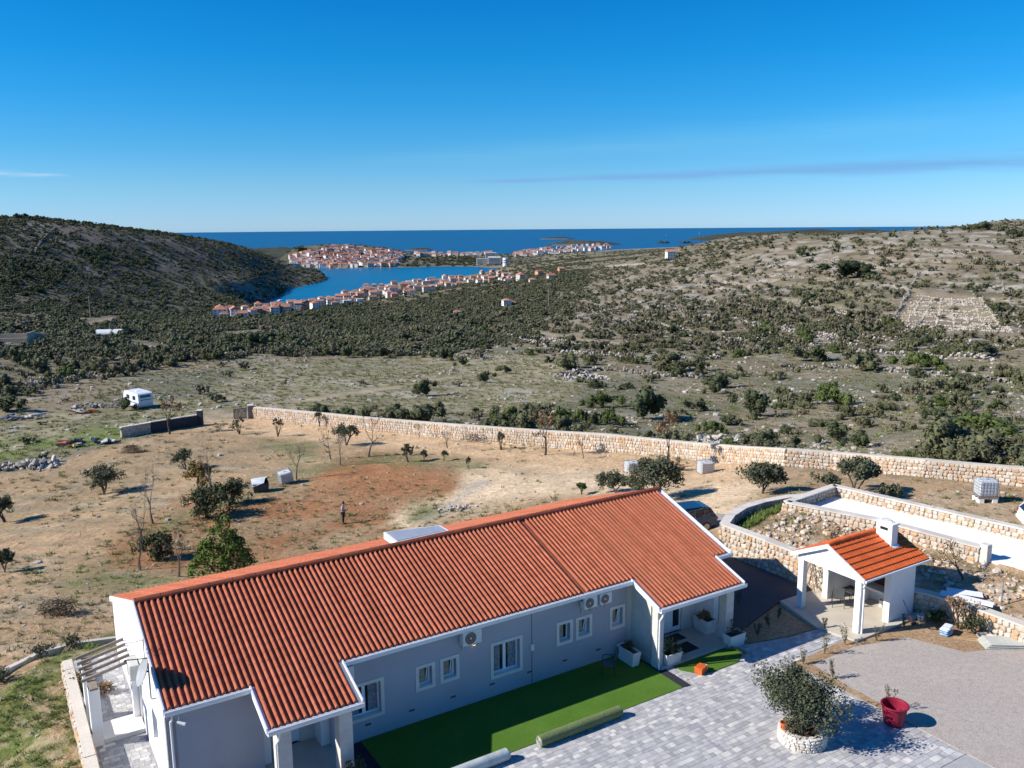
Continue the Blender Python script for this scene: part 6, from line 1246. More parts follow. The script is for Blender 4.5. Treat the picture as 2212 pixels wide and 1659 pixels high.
OLIV = [(225, 1068, 74, 60, 'rounded olive tree alone in the left field', leaf_olive, 1700), (12, 1128, 56, 58, 'olive tree at the left edge of the picture, upper one', leaf_olive, 1500), (403, 1014, 46, 44, 'small olive tree above the yellow tree', leaf_olive, 900), (12, 1236, 44, 50, 'olive tree at the left edge of the picture, lower one', leaf_olive, 1000), (748, 962, 52, 48, 'small dark olive tree in the middle of the field near the track', leaf_olive, 1100), (881, 998, 26, 42, 'narrow grey-green young olive by the sandy track', leaf_olive, 420), (916, 994, 17, 24, 'tiny grey-green tree by the track, left of the tinier one', leaf_olive, 180), (958, 996, 17, 24, 'tiny grey-green tree by the track near the dark stake', leaf_olive, 180), (1012, 1012, 11, 30, 'thin dark shrub like a stake at the end of the red soil', leaf_dark, 110),
        (1425, 1078, 118, 88, 'large grey-green olive tree rising behind the right end of the ridge', leaf_olive, 4200), (1328, 1064, 60, 40, 'low grey olive bush showing over the ridge left of the large olive', leaf_olive, 1300), (1372, 1070, 50, 42, 'grey olive bush between the low bush and the large olive', leaf_olive, 1200), (1256, 1068, 22, 26, 'small green bush showing over the ridge, farthest left', leaf_green, 350), (1648, 1066, 96, 66, 'wide olive tree beside the drive left of the raised terrace', leaf_olive, 3000), (1848, 1062, 90, 72, 'olive tree behind the corner of the raised terrace', leaf_olive, 2600), (1790, 1060, 50, 36, 'low olive bush left of the tree behind the terrace corner', leaf_olive, 900), (1920, 1074, 46, 24, 'low grey bush behind the far terrace wall', leaf_olive, 600)]
for k, (x, y, w, h_, lab, m_, nl) in enumerate(OLIV): place_tree(x, y, w, h_, 'olive_tree', lab, m_, 'olive', 80 + k, nl, .09, group='olive trees around the house', barkm=bark)
place_tree(430, 1064, 58, 66, 'yellow_tree', 'yellowing tree in the left field above the dark bushes', leaf_yellow, 'olive', 101, 1300, .10)
place_tree(447, 1118, 78, 66, 'dark_bush', 'dark round evergreen bush in the field, nearest of the pair', leaf_dark, 'bush', 102, 2200, .09, cat='shrub')
place_tree(497, 1090, 60, 54, 'dark_bush', 'dark evergreen bush behind the round one in the field', leaf_dark, 'bush', 103, 1500, .09, cat='shrub')
place_tree(342, 1208, 66, 58, 'dark_bush', 'dark green and reddish bush among the leafless trees on the left', leaf_dark, 'bush', 104, 1300, .09, cat='shrub')
# young pine behind the roof
p = gp(486, 1250); s = px_m(p); rng = np.random.default_rng(9); pt = thing('pine_tree', 'young bright green pine tree behind the left part of the roof', 'tree', p)
Hh, Ww = 134 / s, 200 / s; cen, rad = [], []; g = MB()
for (bx, by, hh) in ((0, 0, 1), (-.32, .05, .62), (.30, -.05, .68), (.02, .3, .7)):
    bx, by = bx * Ww * .55, by * Ww * .55; top = Hh * hh; g.tube([(bx * .3, by * .3, -.1), (bx, by, top * .4), (bx, by, top * .97)], [.09, .06, .015], 6, False)
    for k in range(12):
        z = top * (.12 + .86 * k / 11); r_ = Ww * .24 * (1 - .78 * k / 11) * (.8 if hh < 1 else 1.1)
        for j in range(5): a = rng.uniform(0, 6.28); e = np.array([bx + cos(a) * r_, by + sin(a) * r_, z + r_ * .3]); cen.append(e); rad.append(.13 + r_ * .22); g.tube([(bx, by, z), tuple(e)], [.02, .008], 3, False)
g.build('trunk', bark, pt); link('crown', leaf_mesh('crown', 6500, cen, rad, .085, leaf_pine, rng, up=.8), pt)
# brush piles of cut branches
for k, (x, y, w, h_, lab) in enumerate([(127, 1328, 96, 40, 'large pile of dark cut branches in the lower left field'), (1032, 954, 78, 22, 'long dark brush pile in front of the boundary wall'), (285, 978, 50, 20, 'small dark brush pile near the heap of junk'), (1000, 948, 30, 16, 'small brush pile at the left end of the long one')]):
    p = gp(x, y); s = px_m(p); t = thing('brush_pile', lab, 'brush pile', p); rng = np.random.default_rng(k + 50); g = MB(); W_, H_ = w / s, h_ / s
    for j in range(150):
        a = rng.uniform(0, 6.28); c_ = np.array([rng.normal() * W_ * .2, rng.normal() * W_ * .12, 0]); c_[2] = max(0, H_ * .9 * (1 - (c_[0] / W_ * 2) ** 2) * rng.uniform(.1, 1)); d = np.array([cos(a), sin(a), rng.normal() * .35]) * rng.uniform(.2, .6)
        g.tube([tuple(c_ - d), tuple(c_ + rng.normal(size=3) * .08), tuple(c_ + d)], [.016, .012, .004], 3, False)
    g.build('branches', bark, t); link('dry_leaves', leaf_mesh('dry_leaves', 260, [(x_, 0, H_ * .3) for x_ in np.linspace(-W_ * .3, W_ * .3, 5)], np.full(5, H_ * .6), .06, M('brush_leaf', (.10, .07, .045), (.07, .05, .035), 4), rng), t)
# plants at the left wall: yellow and green clumps under the pergola
for k, (u, v, hgt, lab, m_) in enumerate([(-7.75, -9.4, .8, 'yellow flowering clump behind the pergola pillars', leaf_yellow), (-7.8, -8.4, .6, 'bright green clump at the foot of the pergola', leaf_green), (-6.9, -8.4, .5, 'brown and green bed between the pergola and the gable', leaf_dry)]):
    tree('path_shrub', lab, UV(u, v, .0), hgt, hgt * 1.5, m_, 'bush', 130 + k, 420, .05, cat='shrub')
for k, (u, v, hgt, lab) in enumerate([(-10.4, -12.3, .7, 'grey-green plant against the kerb, lowest of three'), (-8.8, -13.8, .7, 'grey-green plant against the kerb, middle of three'), (-7.4, -15.2, .8, 'grey-green plant against the kerb, nearest the house')]):
    p = UV(u, v); tree('kerb_plant', lab, (p[0], p[1], h1(p[0], p[1])), hgt, 1.0, leaf_olive, 'bush', 140 + k, 420, .05, cat='plant')

# ================================================================== JUNK, RUBBLE AND SMALL FAR THINGS
def heap(name, label, x, y, wpx, hpx, n_, mats, cat, seedv, smin=.2, smax=.6, flat=.6, part='piece'):
    p = gp(x, y); s = px_m(p); W_, H_ = wpx / s, hpx / s; t = thing(name, label, cat, p); rng = np.random.default_rng(seedv)
    for j in range(n_):
        a = rng.uniform(smin, smax); xx = rng.uniform(-.5, .5) * W_; yy = rng.normal() * W_ * .10; zz = max(0, H_ * (1 - abs(xx / W_ * 2)) * rng.uniform(-.1, .8)); g = MB()
        me_g = STONES[j % 12][1]; g.add(me_g.v, me_g.f, Matrix.Translation((xx, yy, zz)) @ Euler((rng.uniform(0, 6), rng.uniform(0, 6), rng.uniform(0, 6))).to_matrix().to_4x4() @ Matrix.Diagonal((a, a * rng.uniform(.5, 1.2), a * flat, 1))); g.build(part, mats[j % len(mats)], t)
    return t
jm = [M('junk_rust', (.22, .07, .03), (.16, .05, .02), 5, .8), M('junk_yellow', (.55, .42, .12), (.45, .33, .1), 4, .7), M('junk_dark', (.03, .03, .04), (.05, .05, .06), 4, .7), M('junk_pale', (.55, .54, .52), (.42, .41, .40), 4, .8), M('junk_pink', (.5, .16, .16), (.4, .12, .12), 4, .7), M('junk_blue', (.05, .09, .18), (.04, .07, .14), 4, .6)]
def junk(name, label, x, y, wpx, seedv, n_, pal):
    p = gp(x, y); s = px_m(p); W_ = wpx / s; t = thing(name, label, 'junk heap', p, radians(12)); rng = np.random.default_rng(seedv)
    for j in range(n_):
        L, B_, T_ = rng.uniform(.4, 1.8), rng.uniform(.15, .6), rng.uniform(.05, .35); g = MB(); xx = rng.uniform(-.5, .5) * W_; yy = rng.normal() * .5
        g.bbox(-L / 2, L / 2, -B_ / 2, B_ / 2, 0, T_, .015, Matrix.Translation((xx, yy, rng.uniform(.0, .5))) @ Euler((rng.normal() * .2, rng.normal() * .2, rng.normal() * .5)).to_matrix().to_4x4()); g.build('scrap_piece', jm[pal[j % len(pal)]], t)
junk('junk_heap', 'long heap of colourful scrap and boards beside the stub wall', 195, 962, 110, 1, 26, [0, 1, 2, 3, 4, 5, 3, 2])
junk('junk_heap', 'rusty red scrap heap in the field left of the caravan', 178, 893, 50, 2, 12, [0, 0, 2, 0, 3])
junk('junk_heap', 'white and dark scrap pile at the left edge beyond the green strip', 50, 905, 100, 3, 18, [3, 2, 3, 3, 5])
heap('stone_heap', 'long heap of grey field stones at the left edge above the dry field', 60, 1010, 150, 22, 150, [rock_mat], 'stone heap', 4, .25, .65, part='stone')
heap('stone_heap', 'pale stone heap behind the boundary wall in the middle of the scrub', 1265, 818, 90, 12, 110, [rock_mat], 'stone heap', 5, .4, .9, part='stone')
heap('stone_row', 'low row of stones lying in the field left of the caravan', 205, 880, 110, 6, 46, [rock_mat], 'stone heap', 6, .3, .7, part='stone')
heap('stone_row', 'rubble edge showing just behind the ridge above the solar panel', 1010, 1098, 130, 4, 70, [rock_mat], 'stone heap', 7, .1, .3, part='stone')
heap('rock_outcrop', 'pale rock outcrop behind the boundary wall right of the orange-brown tree', 1560, 958, 90, 18, 70, [rock_mat], 'rocks', 10, .3, 1.0, part='stone')

# ================================================================== DRY-STONE FIELD WALLS ON THE SLOPES
def drywall(label, pts, hgt, seedv, dens=3.2, mat=None):
    rng = np.random.default_rng(seedv); W_ = [gp(x, y) for x, y in pts]; t = thing('dry_stone_wall', label, 'field wall', W_[0]); o = W_[0]; VV, FF, RR_ = [], [], []; k = 0
    for a, b_ in zip(W_[:-1], W_[1:]):
        L = hypot(*(b_ - a)[:2]); n_ = int(min(L * dens, 900)); dx, dy = (b_ - a)[:2] / max(L, .1); f = (np.arange(n_) + rng.random(n_)) / n_; off = rng.normal(size=n_) * hgt * .3
        qx_, qy_ = a[0] + (b_ - a)[0] * f - dy * off, a[1] + (b_ - a)[1] * f + dx * off; qz = height(qx_, qy_) + rng.random(n_) ** 1.3 * hgt
        for j in range(n_):
            gg = STONES[rng.integers(0, 12)][1]; sc = hgt * rng.uniform(.35, .75); E_ = np.array(Euler((rng.uniform(0, 6), rng.uniform(0, 6), rng.uniform(0, 6))).to_matrix()); VV.append(np.array(gg.v) @ E_.T * sc + np.array([qx_[j] - o[0], qy_[j] - o[1], qz[j] - o[2]])); FF += [tuple(i + k for i in fc) for fc in gg.f]; RR_ += [rng.random() * .99] * len(gg.f); k += len(gg.v)
    me = bpy.data.meshes.new('stonework'); me.from_pydata(np.concatenate(VV).tolist(), [], FF); me.materials.append(mat or drystone); at = me.attributes.new('rnd', 'FLOAT', 'FACE'); at.data.foreach_set('value', RR_); link('stonework', me, t, kind='stuff')
drystone = Mramp('dry_stone', [(0, (.26, .24, .215)), (.5, (.36, .335, .30)), (1, (.20, .185, .165))], 2.0)
DW = [('long straight dry-stone wall climbing the right hillside left of the gridded plot', [(1927, 695), (1950, 660), (1985, 590)], .9), ('short dry-stone wall below the gridded plot', [(1966, 722), (1990, 695)], .8), ('thin dry-stone wall climbing along the right side of the gridded plot', [(2205, 712), (2180, 640), (2150, 590)], .7), ('straight dry-stone wall crossing the scrub in the middle of the slope', [(1330, 702), (1380, 680), (1430, 662)], .9), ('low dry-stone wall running along the lower edge of the right slope', [(1200, 815), (1300, 800), (1420, 812), (1520, 818)], .9), ('pale dry-stone wall across the lower right slope', [(1690, 800), (1850, 795), (2000, 812), (2212, 830)], .9), ('dark dry-stone wall along the upper edge of the field beyond the gate', [(60, 838), (200, 815), (330, 790), (420, 775), (560, 762), (760, 760)], .8), ('dry-stone wall along the far edge of the field in the middle', [(780, 758), (900, 766), (1060, 778)], .9), ('low dry-stone line on the upper right slope near the crest', [(1560, 650), (1640, 632), (1720, 612)], .9), ('faint dry-stone wall climbing the left hill', [(75, 545), (95, 515), (120, 492)], 1.5), ('stone line below the track on the right slope', [(1500, 742), (1640, 752), (1760, 760)], .8)]
for k, (lab, pts, hgt) in enumerate(DW): drywall(lab, pts, hgt, 60 + k)
TL = [[(1300, 690), (1400, 700), (1480, 712)], [(1430, 665), (1560, 690), (1700, 715), (1800, 735)], [(1480, 640), (1600, 660), (1690, 672)], [(1200, 760), (1330, 772), (1450, 780), (1560, 776)], [(1560, 735), (1700, 742), (1850, 750)], [(1150, 730), (1230, 742), (1330, 755)], [(1850, 760), (2000, 772), (2150, 780)], [(1600, 590), (1720, 600), (1850, 615)], [(1380, 640), (1480, 622), (1600, 600)], [(2000, 540), (2110, 560), (2200, 575)], [(1750, 560), (1900, 575)], [(1240, 690), (1320, 672), (1400, 650)], [(1060, 715), (1120, 735), (1180, 750)], [(1900, 735), (2050, 742), (2200, 752)], [(1620, 700), (1760, 722), (1900, 735)], [(1500, 600), (1600, 580), (1700, 565)]]
TL.sort(key=lambda q: -sum(b_ for a, b_ in q) / len(q)); ORD = ['lowest', 'second lowest', 'third lowest', 'fourth lowest', 'fifth lowest', 'sixth lowest', 'seventh lowest', 'eighth lowest', 'eighth highest', 'seventh highest', 'sixth highest', 'fifth highest', 'fourth highest', 'third highest', 'second highest', 'highest']
for k, pts in enumerate(TL): drywall('pale stone terrace edge on the right slope, %s of the terrace edges' % ORD[k], pts, .95, 160 + k, 3.0, rock_mat)
# the gridded vineyard plot: rows of cleared stone between strips of soil
plot_t = thing('gridded_plot', 'gridded plot of cleared pale stone rows high on the right slope', 'vineyard plot', gp(2060, 690)); po = np.array(plot_t.location)
pale_row = Mramp('cleared_stone', [(0, (.43, .38, .31)), (.5, (.50, .45, .38)), (1, (.36, .315, .26))], 2.0)
def stone_line(a, b_, wd, n_, seedv):
    rng = np.random.default_rng(seedv); f = rng.random(n_); L = hypot(*(b_ - a)[:2]); dx, dy = (b_ - a)[:2] / max(L, .1); off = rng.normal(size=n_) * wd; qx_, qy_ = a[0] + (b_ - a)[0] * f - dy * off, a[1] + (b_ - a)[1] * f + dx * off; qz = height(qx_, qy_) + .1; VV, FF, RR_, k = [], [], [], 0
    for j in range(n_):
        gg = STONES[rng.integers(0, 12)][1]; sc = rng.uniform(.28, .55); E_ = np.array(Euler((rng.uniform(0, 6), rng.uniform(0, 6), rng.uniform(0, 6))).to_matrix()); VV.append(np.array(gg.v) @ E_.T * sc + np.array([qx_[j] - po[0], qy_[j] - po[1], qz[j] - po[2]])); FF += [tuple(i + k for i in fc) for fc in gg.f]; RR_ += [rng.random() * .99] * len(gg.f); k += len(gg.v)
    me = bpy.data.meshes.new('stone_row'); me.from_pydata(np.concatenate(VV).tolist(), [], FF); me.materials.append(pale_row); at = me.attributes.new('rnd', 'FLOAT', 'FACE'); at.data.foreach_set('value', RR_); link('stone_row', me, plot_t, kind='stuff')
for k in range(15):
    y = 640 + k * 5.4; x0 = np.interp(y, [625, 705], [1990, 1935]); x1 = np.interp(y, [640, 725], [2125, 2198]); stone_line(gp(x0, y), gp(x1, y + 3), .05, 170, 500 + k)
for k in range(7):
    f = k / 6; stone_line(gp(1992 + f * 128, 645), gp(1940 + f * 245, 708 + 10 * f), .08, 150, 520 + k)
for k in range(3): stone_line(gp(1700, 648 + 5 * k), gp(1915, 690 + 6 * k), .2, 150, 540 + k)

# ================================================================== SCRUB: MESH VARIANTS
def bush_mesh(name, n_, seedv, mat, leaf=.085, lobes=9, flat=.8, dense=True):
    rng = np.random.default_rng(seedv); c = rng.normal(size=(lobes, 3)) * np.array([.24, .24, .13]) + np.array([0, 0, .36]); c[:, 2] = np.clip(c[:, 2], .16, .62)
    r_ = rng.uniform(.15, .27, lobes); V_, F4 = leaf_cloud(n_, c, r_, leaf, rng, up=.5, flat=flat); rn = rng.random(len(F4)) * .9
    if dense:      # inner blobs so that the light does not leak straight through
        for (p, q) in zip(c, r_):
            a = np.linspace(0, 2 * pi, 7)[:-1]; ring = lambda z, s: np.stack([p[0] + np.cos(a) * q * s, p[1] + np.sin(a) * q * s, np.full(6, p[2] + z * q)], 1)
            k = len(V_); V_ = np.concatenate([V_, ring(-.6, .38), ring(0, .56), ring(.55, .33)])
            f = [[k + L * 6 + j, k + L * 6 + (j + 1) % 6, k + (L + 1) * 6 + (j + 1) % 6, k + (L + 1) * 6 + j] for L in (0, 1) for j in range(6)] + [[k + 12, k + 13, k + 14, k + 15], [k + 12, k + 15, k + 16, k + 17]]
            F4 = np.concatenate([F4, f]); rn = np.concatenate([rn, np.full(len(f), .1)])
    V_[:, 2] = np.maximum(V_[:, 2], -.02); return npmesh(name, V_, F4, mat, rn)
BUSH_HI = [bush_mesh('shrub', 1500, k, m_, .040, 14) for k, m_ in enumerate((leaf_scrub, leaf_scrub, leaf_dark, leaf_green, leaf_scrub, leaf_dark))]
BUSH_LO = [bush_mesh('shrub', 210, 20 + k, m_, .085, 9) for k, m_ in enumerate((leaf_scrub, leaf_garrigue, leaf_dark, leaf_maquis, leaf_garrigue, leaf_maquis))]
def grass_mesh(n_, seedv, mat):
    rng = np.random.default_rng(seedv); V_, F4 = [], []
    for k in range(n_):
        a = rng.uniform(0, 6.28); p = np.array([rng.normal() * .22, rng.normal() * .22, 0]); L = rng.uniform(.25, .8); tip = p + np.array([cos(a) * L * .6, sin(a) * L * .6, L]); s = np.array([-sin(a), cos(a), 0]) * .045; i = len(V_); V_ += [p - s, p + s, tip + s * .3, tip - s * .3]; F4.append([i, i + 1, i + 2, i + 3])
    return npmesh('tuft', np.array(V_), np.array(F4), mat, rng.random(len(F4)) * .99)
TUFTS = [grass_mesh(26, 1, straw), grass_mesh(26, 2, straw), grass_mesh(26, 3, grassg)]
def rock_mesh(seedv):
    g = STONES[seedv % 12][1]; me = bpy.data.meshes.new('rock'); me.from_pydata([(x, z, -y * .5) for x, y, z in g.v], [], [f[::-1] for f in g.f]); me.materials.append(rock_mat); return me
ROCKS = [rock_mesh(k) for k in range(4)]
def scatter(name, label, cat, P, S, Zs, idx, meshes):
    """one object holding many small instances (geometry nodes) of plants or stones nobody could count"""
    c = bpy.data.collections.new(name + '_variants')
    for k, me in enumerate(meshes): c.objects.link(bpy.data.objects.new('%s_%02d' % (name, k), me))
    me = bpy.data.meshes.new(name); n_ = len(P); me.vertices.add(n_); me.vertices.foreach_set('co', np.asarray(P, np.float32).ravel())
    for nm, ty, arr in (('sc', 'FLOAT_VECTOR', np.stack([S, S, S * Zs], 1)), ('ro', 'FLOAT_VECTOR', np.stack([np.zeros(n_), np.zeros(n_), RNG.random(n_) * 6.28], 1))):
        a = me.attributes.new(nm, ty, 'POINT'); a.data.foreach_set('vector', arr.astype(np.float32).ravel())
    a = me.attributes.new('id_', 'INT', 'POINT'); a.data.foreach_set('value', np.asarray(idx, np.int32))
    o = link(name, me, kind='stuff', label=label, category=cat)
    ng = bpy.data.node_groups.new(name, 'GeometryNodeTree'); ng.interface.new_socket('Geometry', in_out='INPUT', socket_type='NodeSocketGeometry'); ng.interface.new_socket('Geometry', in_out='OUTPUT', socket_type='NodeSocketGeometry')
    N = ng.nodes.new; gi, go, ip, ci = N('NodeGroupInput'), N('NodeGroupOutput'), N('GeometryNodeInstanceOnPoints'), N('GeometryNodeCollectionInfo')
    ci.inputs['Collection'].default_value = c; ci.inputs['Separate Children'].default_value = True; ci.inputs['Reset Children'].default_value = True; ip.inputs['Pick Instance'].default_value = True
    L = ng.links.new; L(gi.outputs[0], ip.inputs['Points']); L(ci.outputs[0], ip.inputs['Instance']); L(ip.outputs[0], go.inputs[0])
    for nm, ty, sock in (('sc', 'FLOAT_VECTOR', 'Scale'), ('ro', 'FLOAT_VECTOR', 'Rotation'), ('id_', 'INT', 'Instance Index')):
        a = N('GeometryNodeInputNamedAttribute'); a.data_type = ty; a.inputs['Name'].default_value = nm; s = a.outputs['Attribute']
        if nm == 'ro': e = N('FunctionNodeEulerToRotation'); L(s, e.inputs[0]); s = e.outputs[0]
        L(s, ip.inputs[sock])
    md = o.modifiers.new('Scatter', 'NODES'); md.node_group = ng; return o
def inpoly(x, y, poly): return sdpoly(x, y, np.array(poly, float)) > 0
def sample(n_, d0, d1, a0=-36, a1=36, power=0.0):
    """random ground points, uniform in (azimuth, log distance)"""
    a = np.radians(RNG.uniform(a0, a1, n_)); d = np.exp(RNG.uniform(math.log(d0), math.log(d1), n_)); x, y = d * np.sin(a), d * np.cos(a); z = height(x, y); P = np.stack([x, y, z], 1); X_, Y_, c_ = project(P); return P, X_, Y_, d, np.degrees(a)
INSIDE = [(-400, 1045), (60, 1005), (260, 945), (430, 905), (545, 893), (700, 908), (900, 927), (1100, 945), (1300, 960), (1500, 978), (1700, 993), (1900, 1007), (2100, 1024), (2212, 1034), (2380, 1050), (2700, 1080), (2700, 2200), (-400, 2200)]
FIELD = [(-300, 1010), (0, 870), (330, 800), (430, 782), (560, 772), (900, 772), (1150, 785), (1230, 805), (1200, 850), (1100, 890), (560, 900), (430, 905), (300, 940), (-300, 1060)]
MAQ = [(-400, 700), (380, 705), (480, 690), (560, 688), (700, 665), (860, 642), (1000, 615), (1200, 590), (1330, 538), (1560, 505), (1590, 530), (1430, 580), (1280, 620), (1190, 660), (1120, 705), (1000, 745), (860, 762), (560, 755), (400, 770), (300, 790), (-400, 850)]
PLOT = [(1925, 700), (1985, 625), (2110, 640), (2165, 700), (2212, 720), (2200, 735), (2000, 715), (1690, 660), (1700, 642)]
def keep_clear(X_, Y_):
    k = np.ones(len(X_), bool)
    for pts, w in (([(560, 900), (470, 893), (420, 905)], 14), ([(635, 868), (720, 855), (800, 843), (860, 838)], 5), ([(930, 822), (1000, 812), (1090, 800)], 5), ([(280, 740), (330, 748), (370, 755)], 9), ([(190, 700), (245, 688)], 9), ([(480, 722), (540, 718), (580, 708)], 6), ([(210, 724), (265, 724)], 8), ([(0, 745), (70, 738)], 9), ([(860, 755), (930, 735), (990, 705)], 4), ([(1140, 715), (1260, 735), (1380, 745)], 5), ([(1310, 575), (1385, 570)], 4), ([(0, 690), (200, 688), (300, 684)], 2)):
        for (x0, y0), (x1, y1) in zip(pts[:-1], pts[1:]):
            ex, ey = x1 - x0, y1 - y0; t = np.clip(((X_ - x0) * ex + (Y_ - y0) * ey) / (ex * ex + ey * ey), 0, 1); k &= np.hypot(X_ - x0 - t * ex, Y_ - y0 - t * ey) > w
    return k
# --- shrubs seen singly on the photo behind the wall (x, y base, w, h in px)
HAND = [(1213, 912, 42, 40, 3, 'bright green conical shrub behind the wall, first of the row above the roof'), (1252, 914, 32, 36, 3, 'bright green shrub behind the wall, second of the row above the roof'), (1280, 918, 30, 30, 2, 'dark shrub behind the wall in the row above the roof'), (1318, 918, 44, 44, 3, 'bright green shrub behind the wall, right end of the row'), (1100, 905, 44, 32, 3, 'green shrub close behind the wall left of the row'), (1404, 905, 88, 72, 2, 'big dark evergreen bush behind the boundary wall'), (1300, 880, 54, 40, 3, 'light green bush up the slope behind the row of green shrubs'), (1636, 900, 66, 62, 2, 'tall dark bush standing alone in the scrub above the wall'), (1548, 838, 64, 34, 2, 'pair of dark bushes merged together in the upper scrub'), (1805, 955, 66, 50, 2, 'dark bush behind the wall left of the low one'), (1856, 968, 56, 40, 2, 'low dark bush behind the wall beside the taller one'), (2132, 938, 100, 52, 3, 'broad light green bush behind the wall at the right'), (2012, 992, 70, 30, 3, 'flat green bush sticking out over the boundary wall'), (910, 855, 46, 36, 2, 'round dark bush alone in the field beyond the wall'), (1088, 806, 32, 24, 0, 'small dark bush at the upper edge of the field, right one'), (1042, 826, 34, 26, 2, 'small dark bush in the field, left of the path'), (747, 772, 32, 26, 2, 'dark bush at the far field edge, left of the next one'), (832, 772, 32, 24, 2, 'dark bush at the far field edge in the middle'), (968, 778, 40, 28, 2, 'wide dark bush at the far field edge'), (1228, 796, 60, 40, 0, 'large bush beside the pale path end on the slope'), (1872, 800, 84, 56, 0, 'large spreading bush in the middle of the right slope'), (1990, 800, 70, 46, 3, 'light green spreading bush on the right slope'), (2110, 770, 70, 46, 0, 'large bush on the right slope near the edge'), (1760, 780, 60, 40, 0, 'dark spreading bush on the right slope left of the largest'), (1850, 600, 100, 40, 2, 'wide dark evergreen clump high on the right slope'), (272, 886, 30, 32, 2, 'dark shrub touching the left side of the caravan'), (1730, 555, 30, 26, 2, 'lone dark tree near the crest of the right slope'), (1450, 800, 80, 44, 0, 'wide bush behind the pale stone heap'), (1000, 790, 30, 22, 2, 'small dark bush above the round one in the field'), (560, 752, 54, 36, 2, 'tall dark clump at the far left edge of the field'), (470, 868, 30, 22, 0, 'small bush in the field left of the gate')]
hand_xy = []
for k, (x, y, w, h_, mi, lab) in enumerate(HAND):
    p = gp(x, y); s = px_m(p); o = link('shrub', BUSH_HI[mi if mi != 0 else (k % 2) * 4], None, loc=(p[0], p[1], p[2] - .05), rot=(0, 0, random.uniform(0, 6)), scl=(w / s * 1.08, w / s * 1.08, h_ / s * 1.25), label=lab, category='shrub', group='shrubs in the scrub'); hand_xy.append((x, y))
# --- random scrub: near ones singly, the rest as one mass
P_, X_, Y_, D_, A_ = sample(75000, 62, 1300)
out_ = ~inpoly(X_, Y_, INSIDE) & keep_clear(X_, Y_) & (X_ > -120) & (X_ < 2330); fld = inpoly(X_, Y_, FIELD); mq = inpoly(X_, Y_, MAQ); plot = inpoly(X_, Y_, PLOT)
lh = (A_ < -10) & (D_ > 620); n_p = fbm(P_[:, 0] / 26, P_[:, 1] / 26 + 2) + .5 * fbm(P_[:, 0] / 70 + 8, P_[:, 1] / 70)
u_ = RNG.random(len(P_)); left = (A_ < -2)
dens = np.where(fld, .008, np.clip(.115 + n_p * .9, .012, .8)); dens = np.where((A_ > 3) & (D_ > 230), np.clip(.34 + n_p * .75, .10, .8), dens); dens = np.where(left & ~fld & ~mq, np.clip(.22 + n_p * .9, .03, .8), dens); dens = np.where(plot, .01, dens); dens = np.where(lh, 0, np.where(mq, .25, dens))
bright = (A_ > 3) & (D_ > 480); dens = np.where(bright, dens * .85, dens); dens = np.where(D_ < 225, dens * np.where(A_ > 10, .22, .34), dens)
keep = out_ & (u_ < dens); P1_, X1, Y1, D1 = P_[keep], X_[keep], Y_[keep], D_[keep]
for (x, y) in hand_xy:
    k = np.hypot(X1 - x, (Y1 - y + 15)) > 26; P1_, X1, Y1, D1 = P1_[k], X1[k], Y1[k], D1[k]
size = np.clip(RNG.lognormal(.0, .5, len(P1_)) * (1.1 + np.minimum(D1, 260) * .0042 + np.maximum(D1 - 260, 0) * .0012) * np.where(D1 > 230, .72, 1), .4, 4.5); ap = size / D1
order = np.argsort(-ap); nind = 300 - len(HAND); LOOK = {0: 'grey-green', 2: 'dark green', 3: 'bright green'}
def where_is(x, y, d):
    side = 'left' if x < 740 else ('middle' if x < 1480 else 'right')
    if y > 880: return 'close behind the %s part of the boundary wall' % side if x > 560 else 'in the weedy strip left of the gate'
    if y > 800: return 'in the lower scrub above the %s part of the boundary wall' % side if x > 1150 else 'in the rough ground beside the left field'
    if y > 700: return 'on the lower terraces of the slope, %s side of the picture' % side
    return 'high on the right slope' if x > 1200 else 'in the scrub on the left'
for i in order[:nind]:
    mi = random.choices([0, 1, 4, 2, 5, 3], [3, 3, 3, 2, 1, 2])[0]; fam = {0: 0, 1: 0, 4: 0, 2: 2, 5: 2, 3: 3}[mi]
    link('shrub', BUSH_HI[mi], None, loc=(P1_[i][0], P1_[i][1], P1_[i][2] - .08), rot=(0, 0, random.uniform(0, 6.28)), scl=(size[i], size[i], size[i] * random.uniform(.7, 1.1)), label='%s scrub bush %s' % (LOOK[fam], where_is(X1[i], Y1[i], D1[i])), category='shrub', group='shrubs in the scrub')
r_ = order[nind:]
scatter('scrub', 'countless small grey-green bushes dotted over the far slopes', 'scrub', P1_[r_] - [0, 0, .08], size[r_] * 1.12, RNG.uniform(.75, 1.15, len(r_)), RNG.choice([0, 1, 2], len(r_), p=[.36, .54, .10]), BUSH_LO)
# --- maquis: dense cover in the valley and on the left hill
P_, X_, Y_, D_, A_ = sample(120000, 240, 3100, -38, 30)
mq = inpoly(X_, Y_, MAQ); lh = (A_ < -9.5) & (D_ > 600) & (D_ < 2100); pen = (D_ > 2050) & (A_ < 14); rid = (A_ > 2) & (A_ < 26) & (D_ > 900)
n_p = fbm(P_[:, 0] / 55 + 2, P_[:, 1] / 55) + .7 * fbm(P_[:, 0] / 160 + 2, P_[:, 1] / 160 + 5)
smq = sdpoly(X_, Y_, np.array(MAQ, float)) + fbm(P_[:, 0] / 60, P_[:, 1] / 60 + 9) * 110; dens = .88 * sstep(-38, 22, smq) * (D_ > 235); dens = np.where(lh, np.clip(.74 + n_p * 1.4, .18, .97), dens); dens = np.where(pen & ~mq, .35, dens); dens = np.where(rid & ~mq, np.maximum(dens, .35), dens)
WOODS = [[(0, 600), (20, 560), (90, 570), (140, 605), (60, 640), (0, 640)], [(160, 545), (230, 530), (330, 555), (330, 575), (200, 580)], [(860, 562), (1000, 555), (1080, 568), (1010, 576), (870, 578)]]
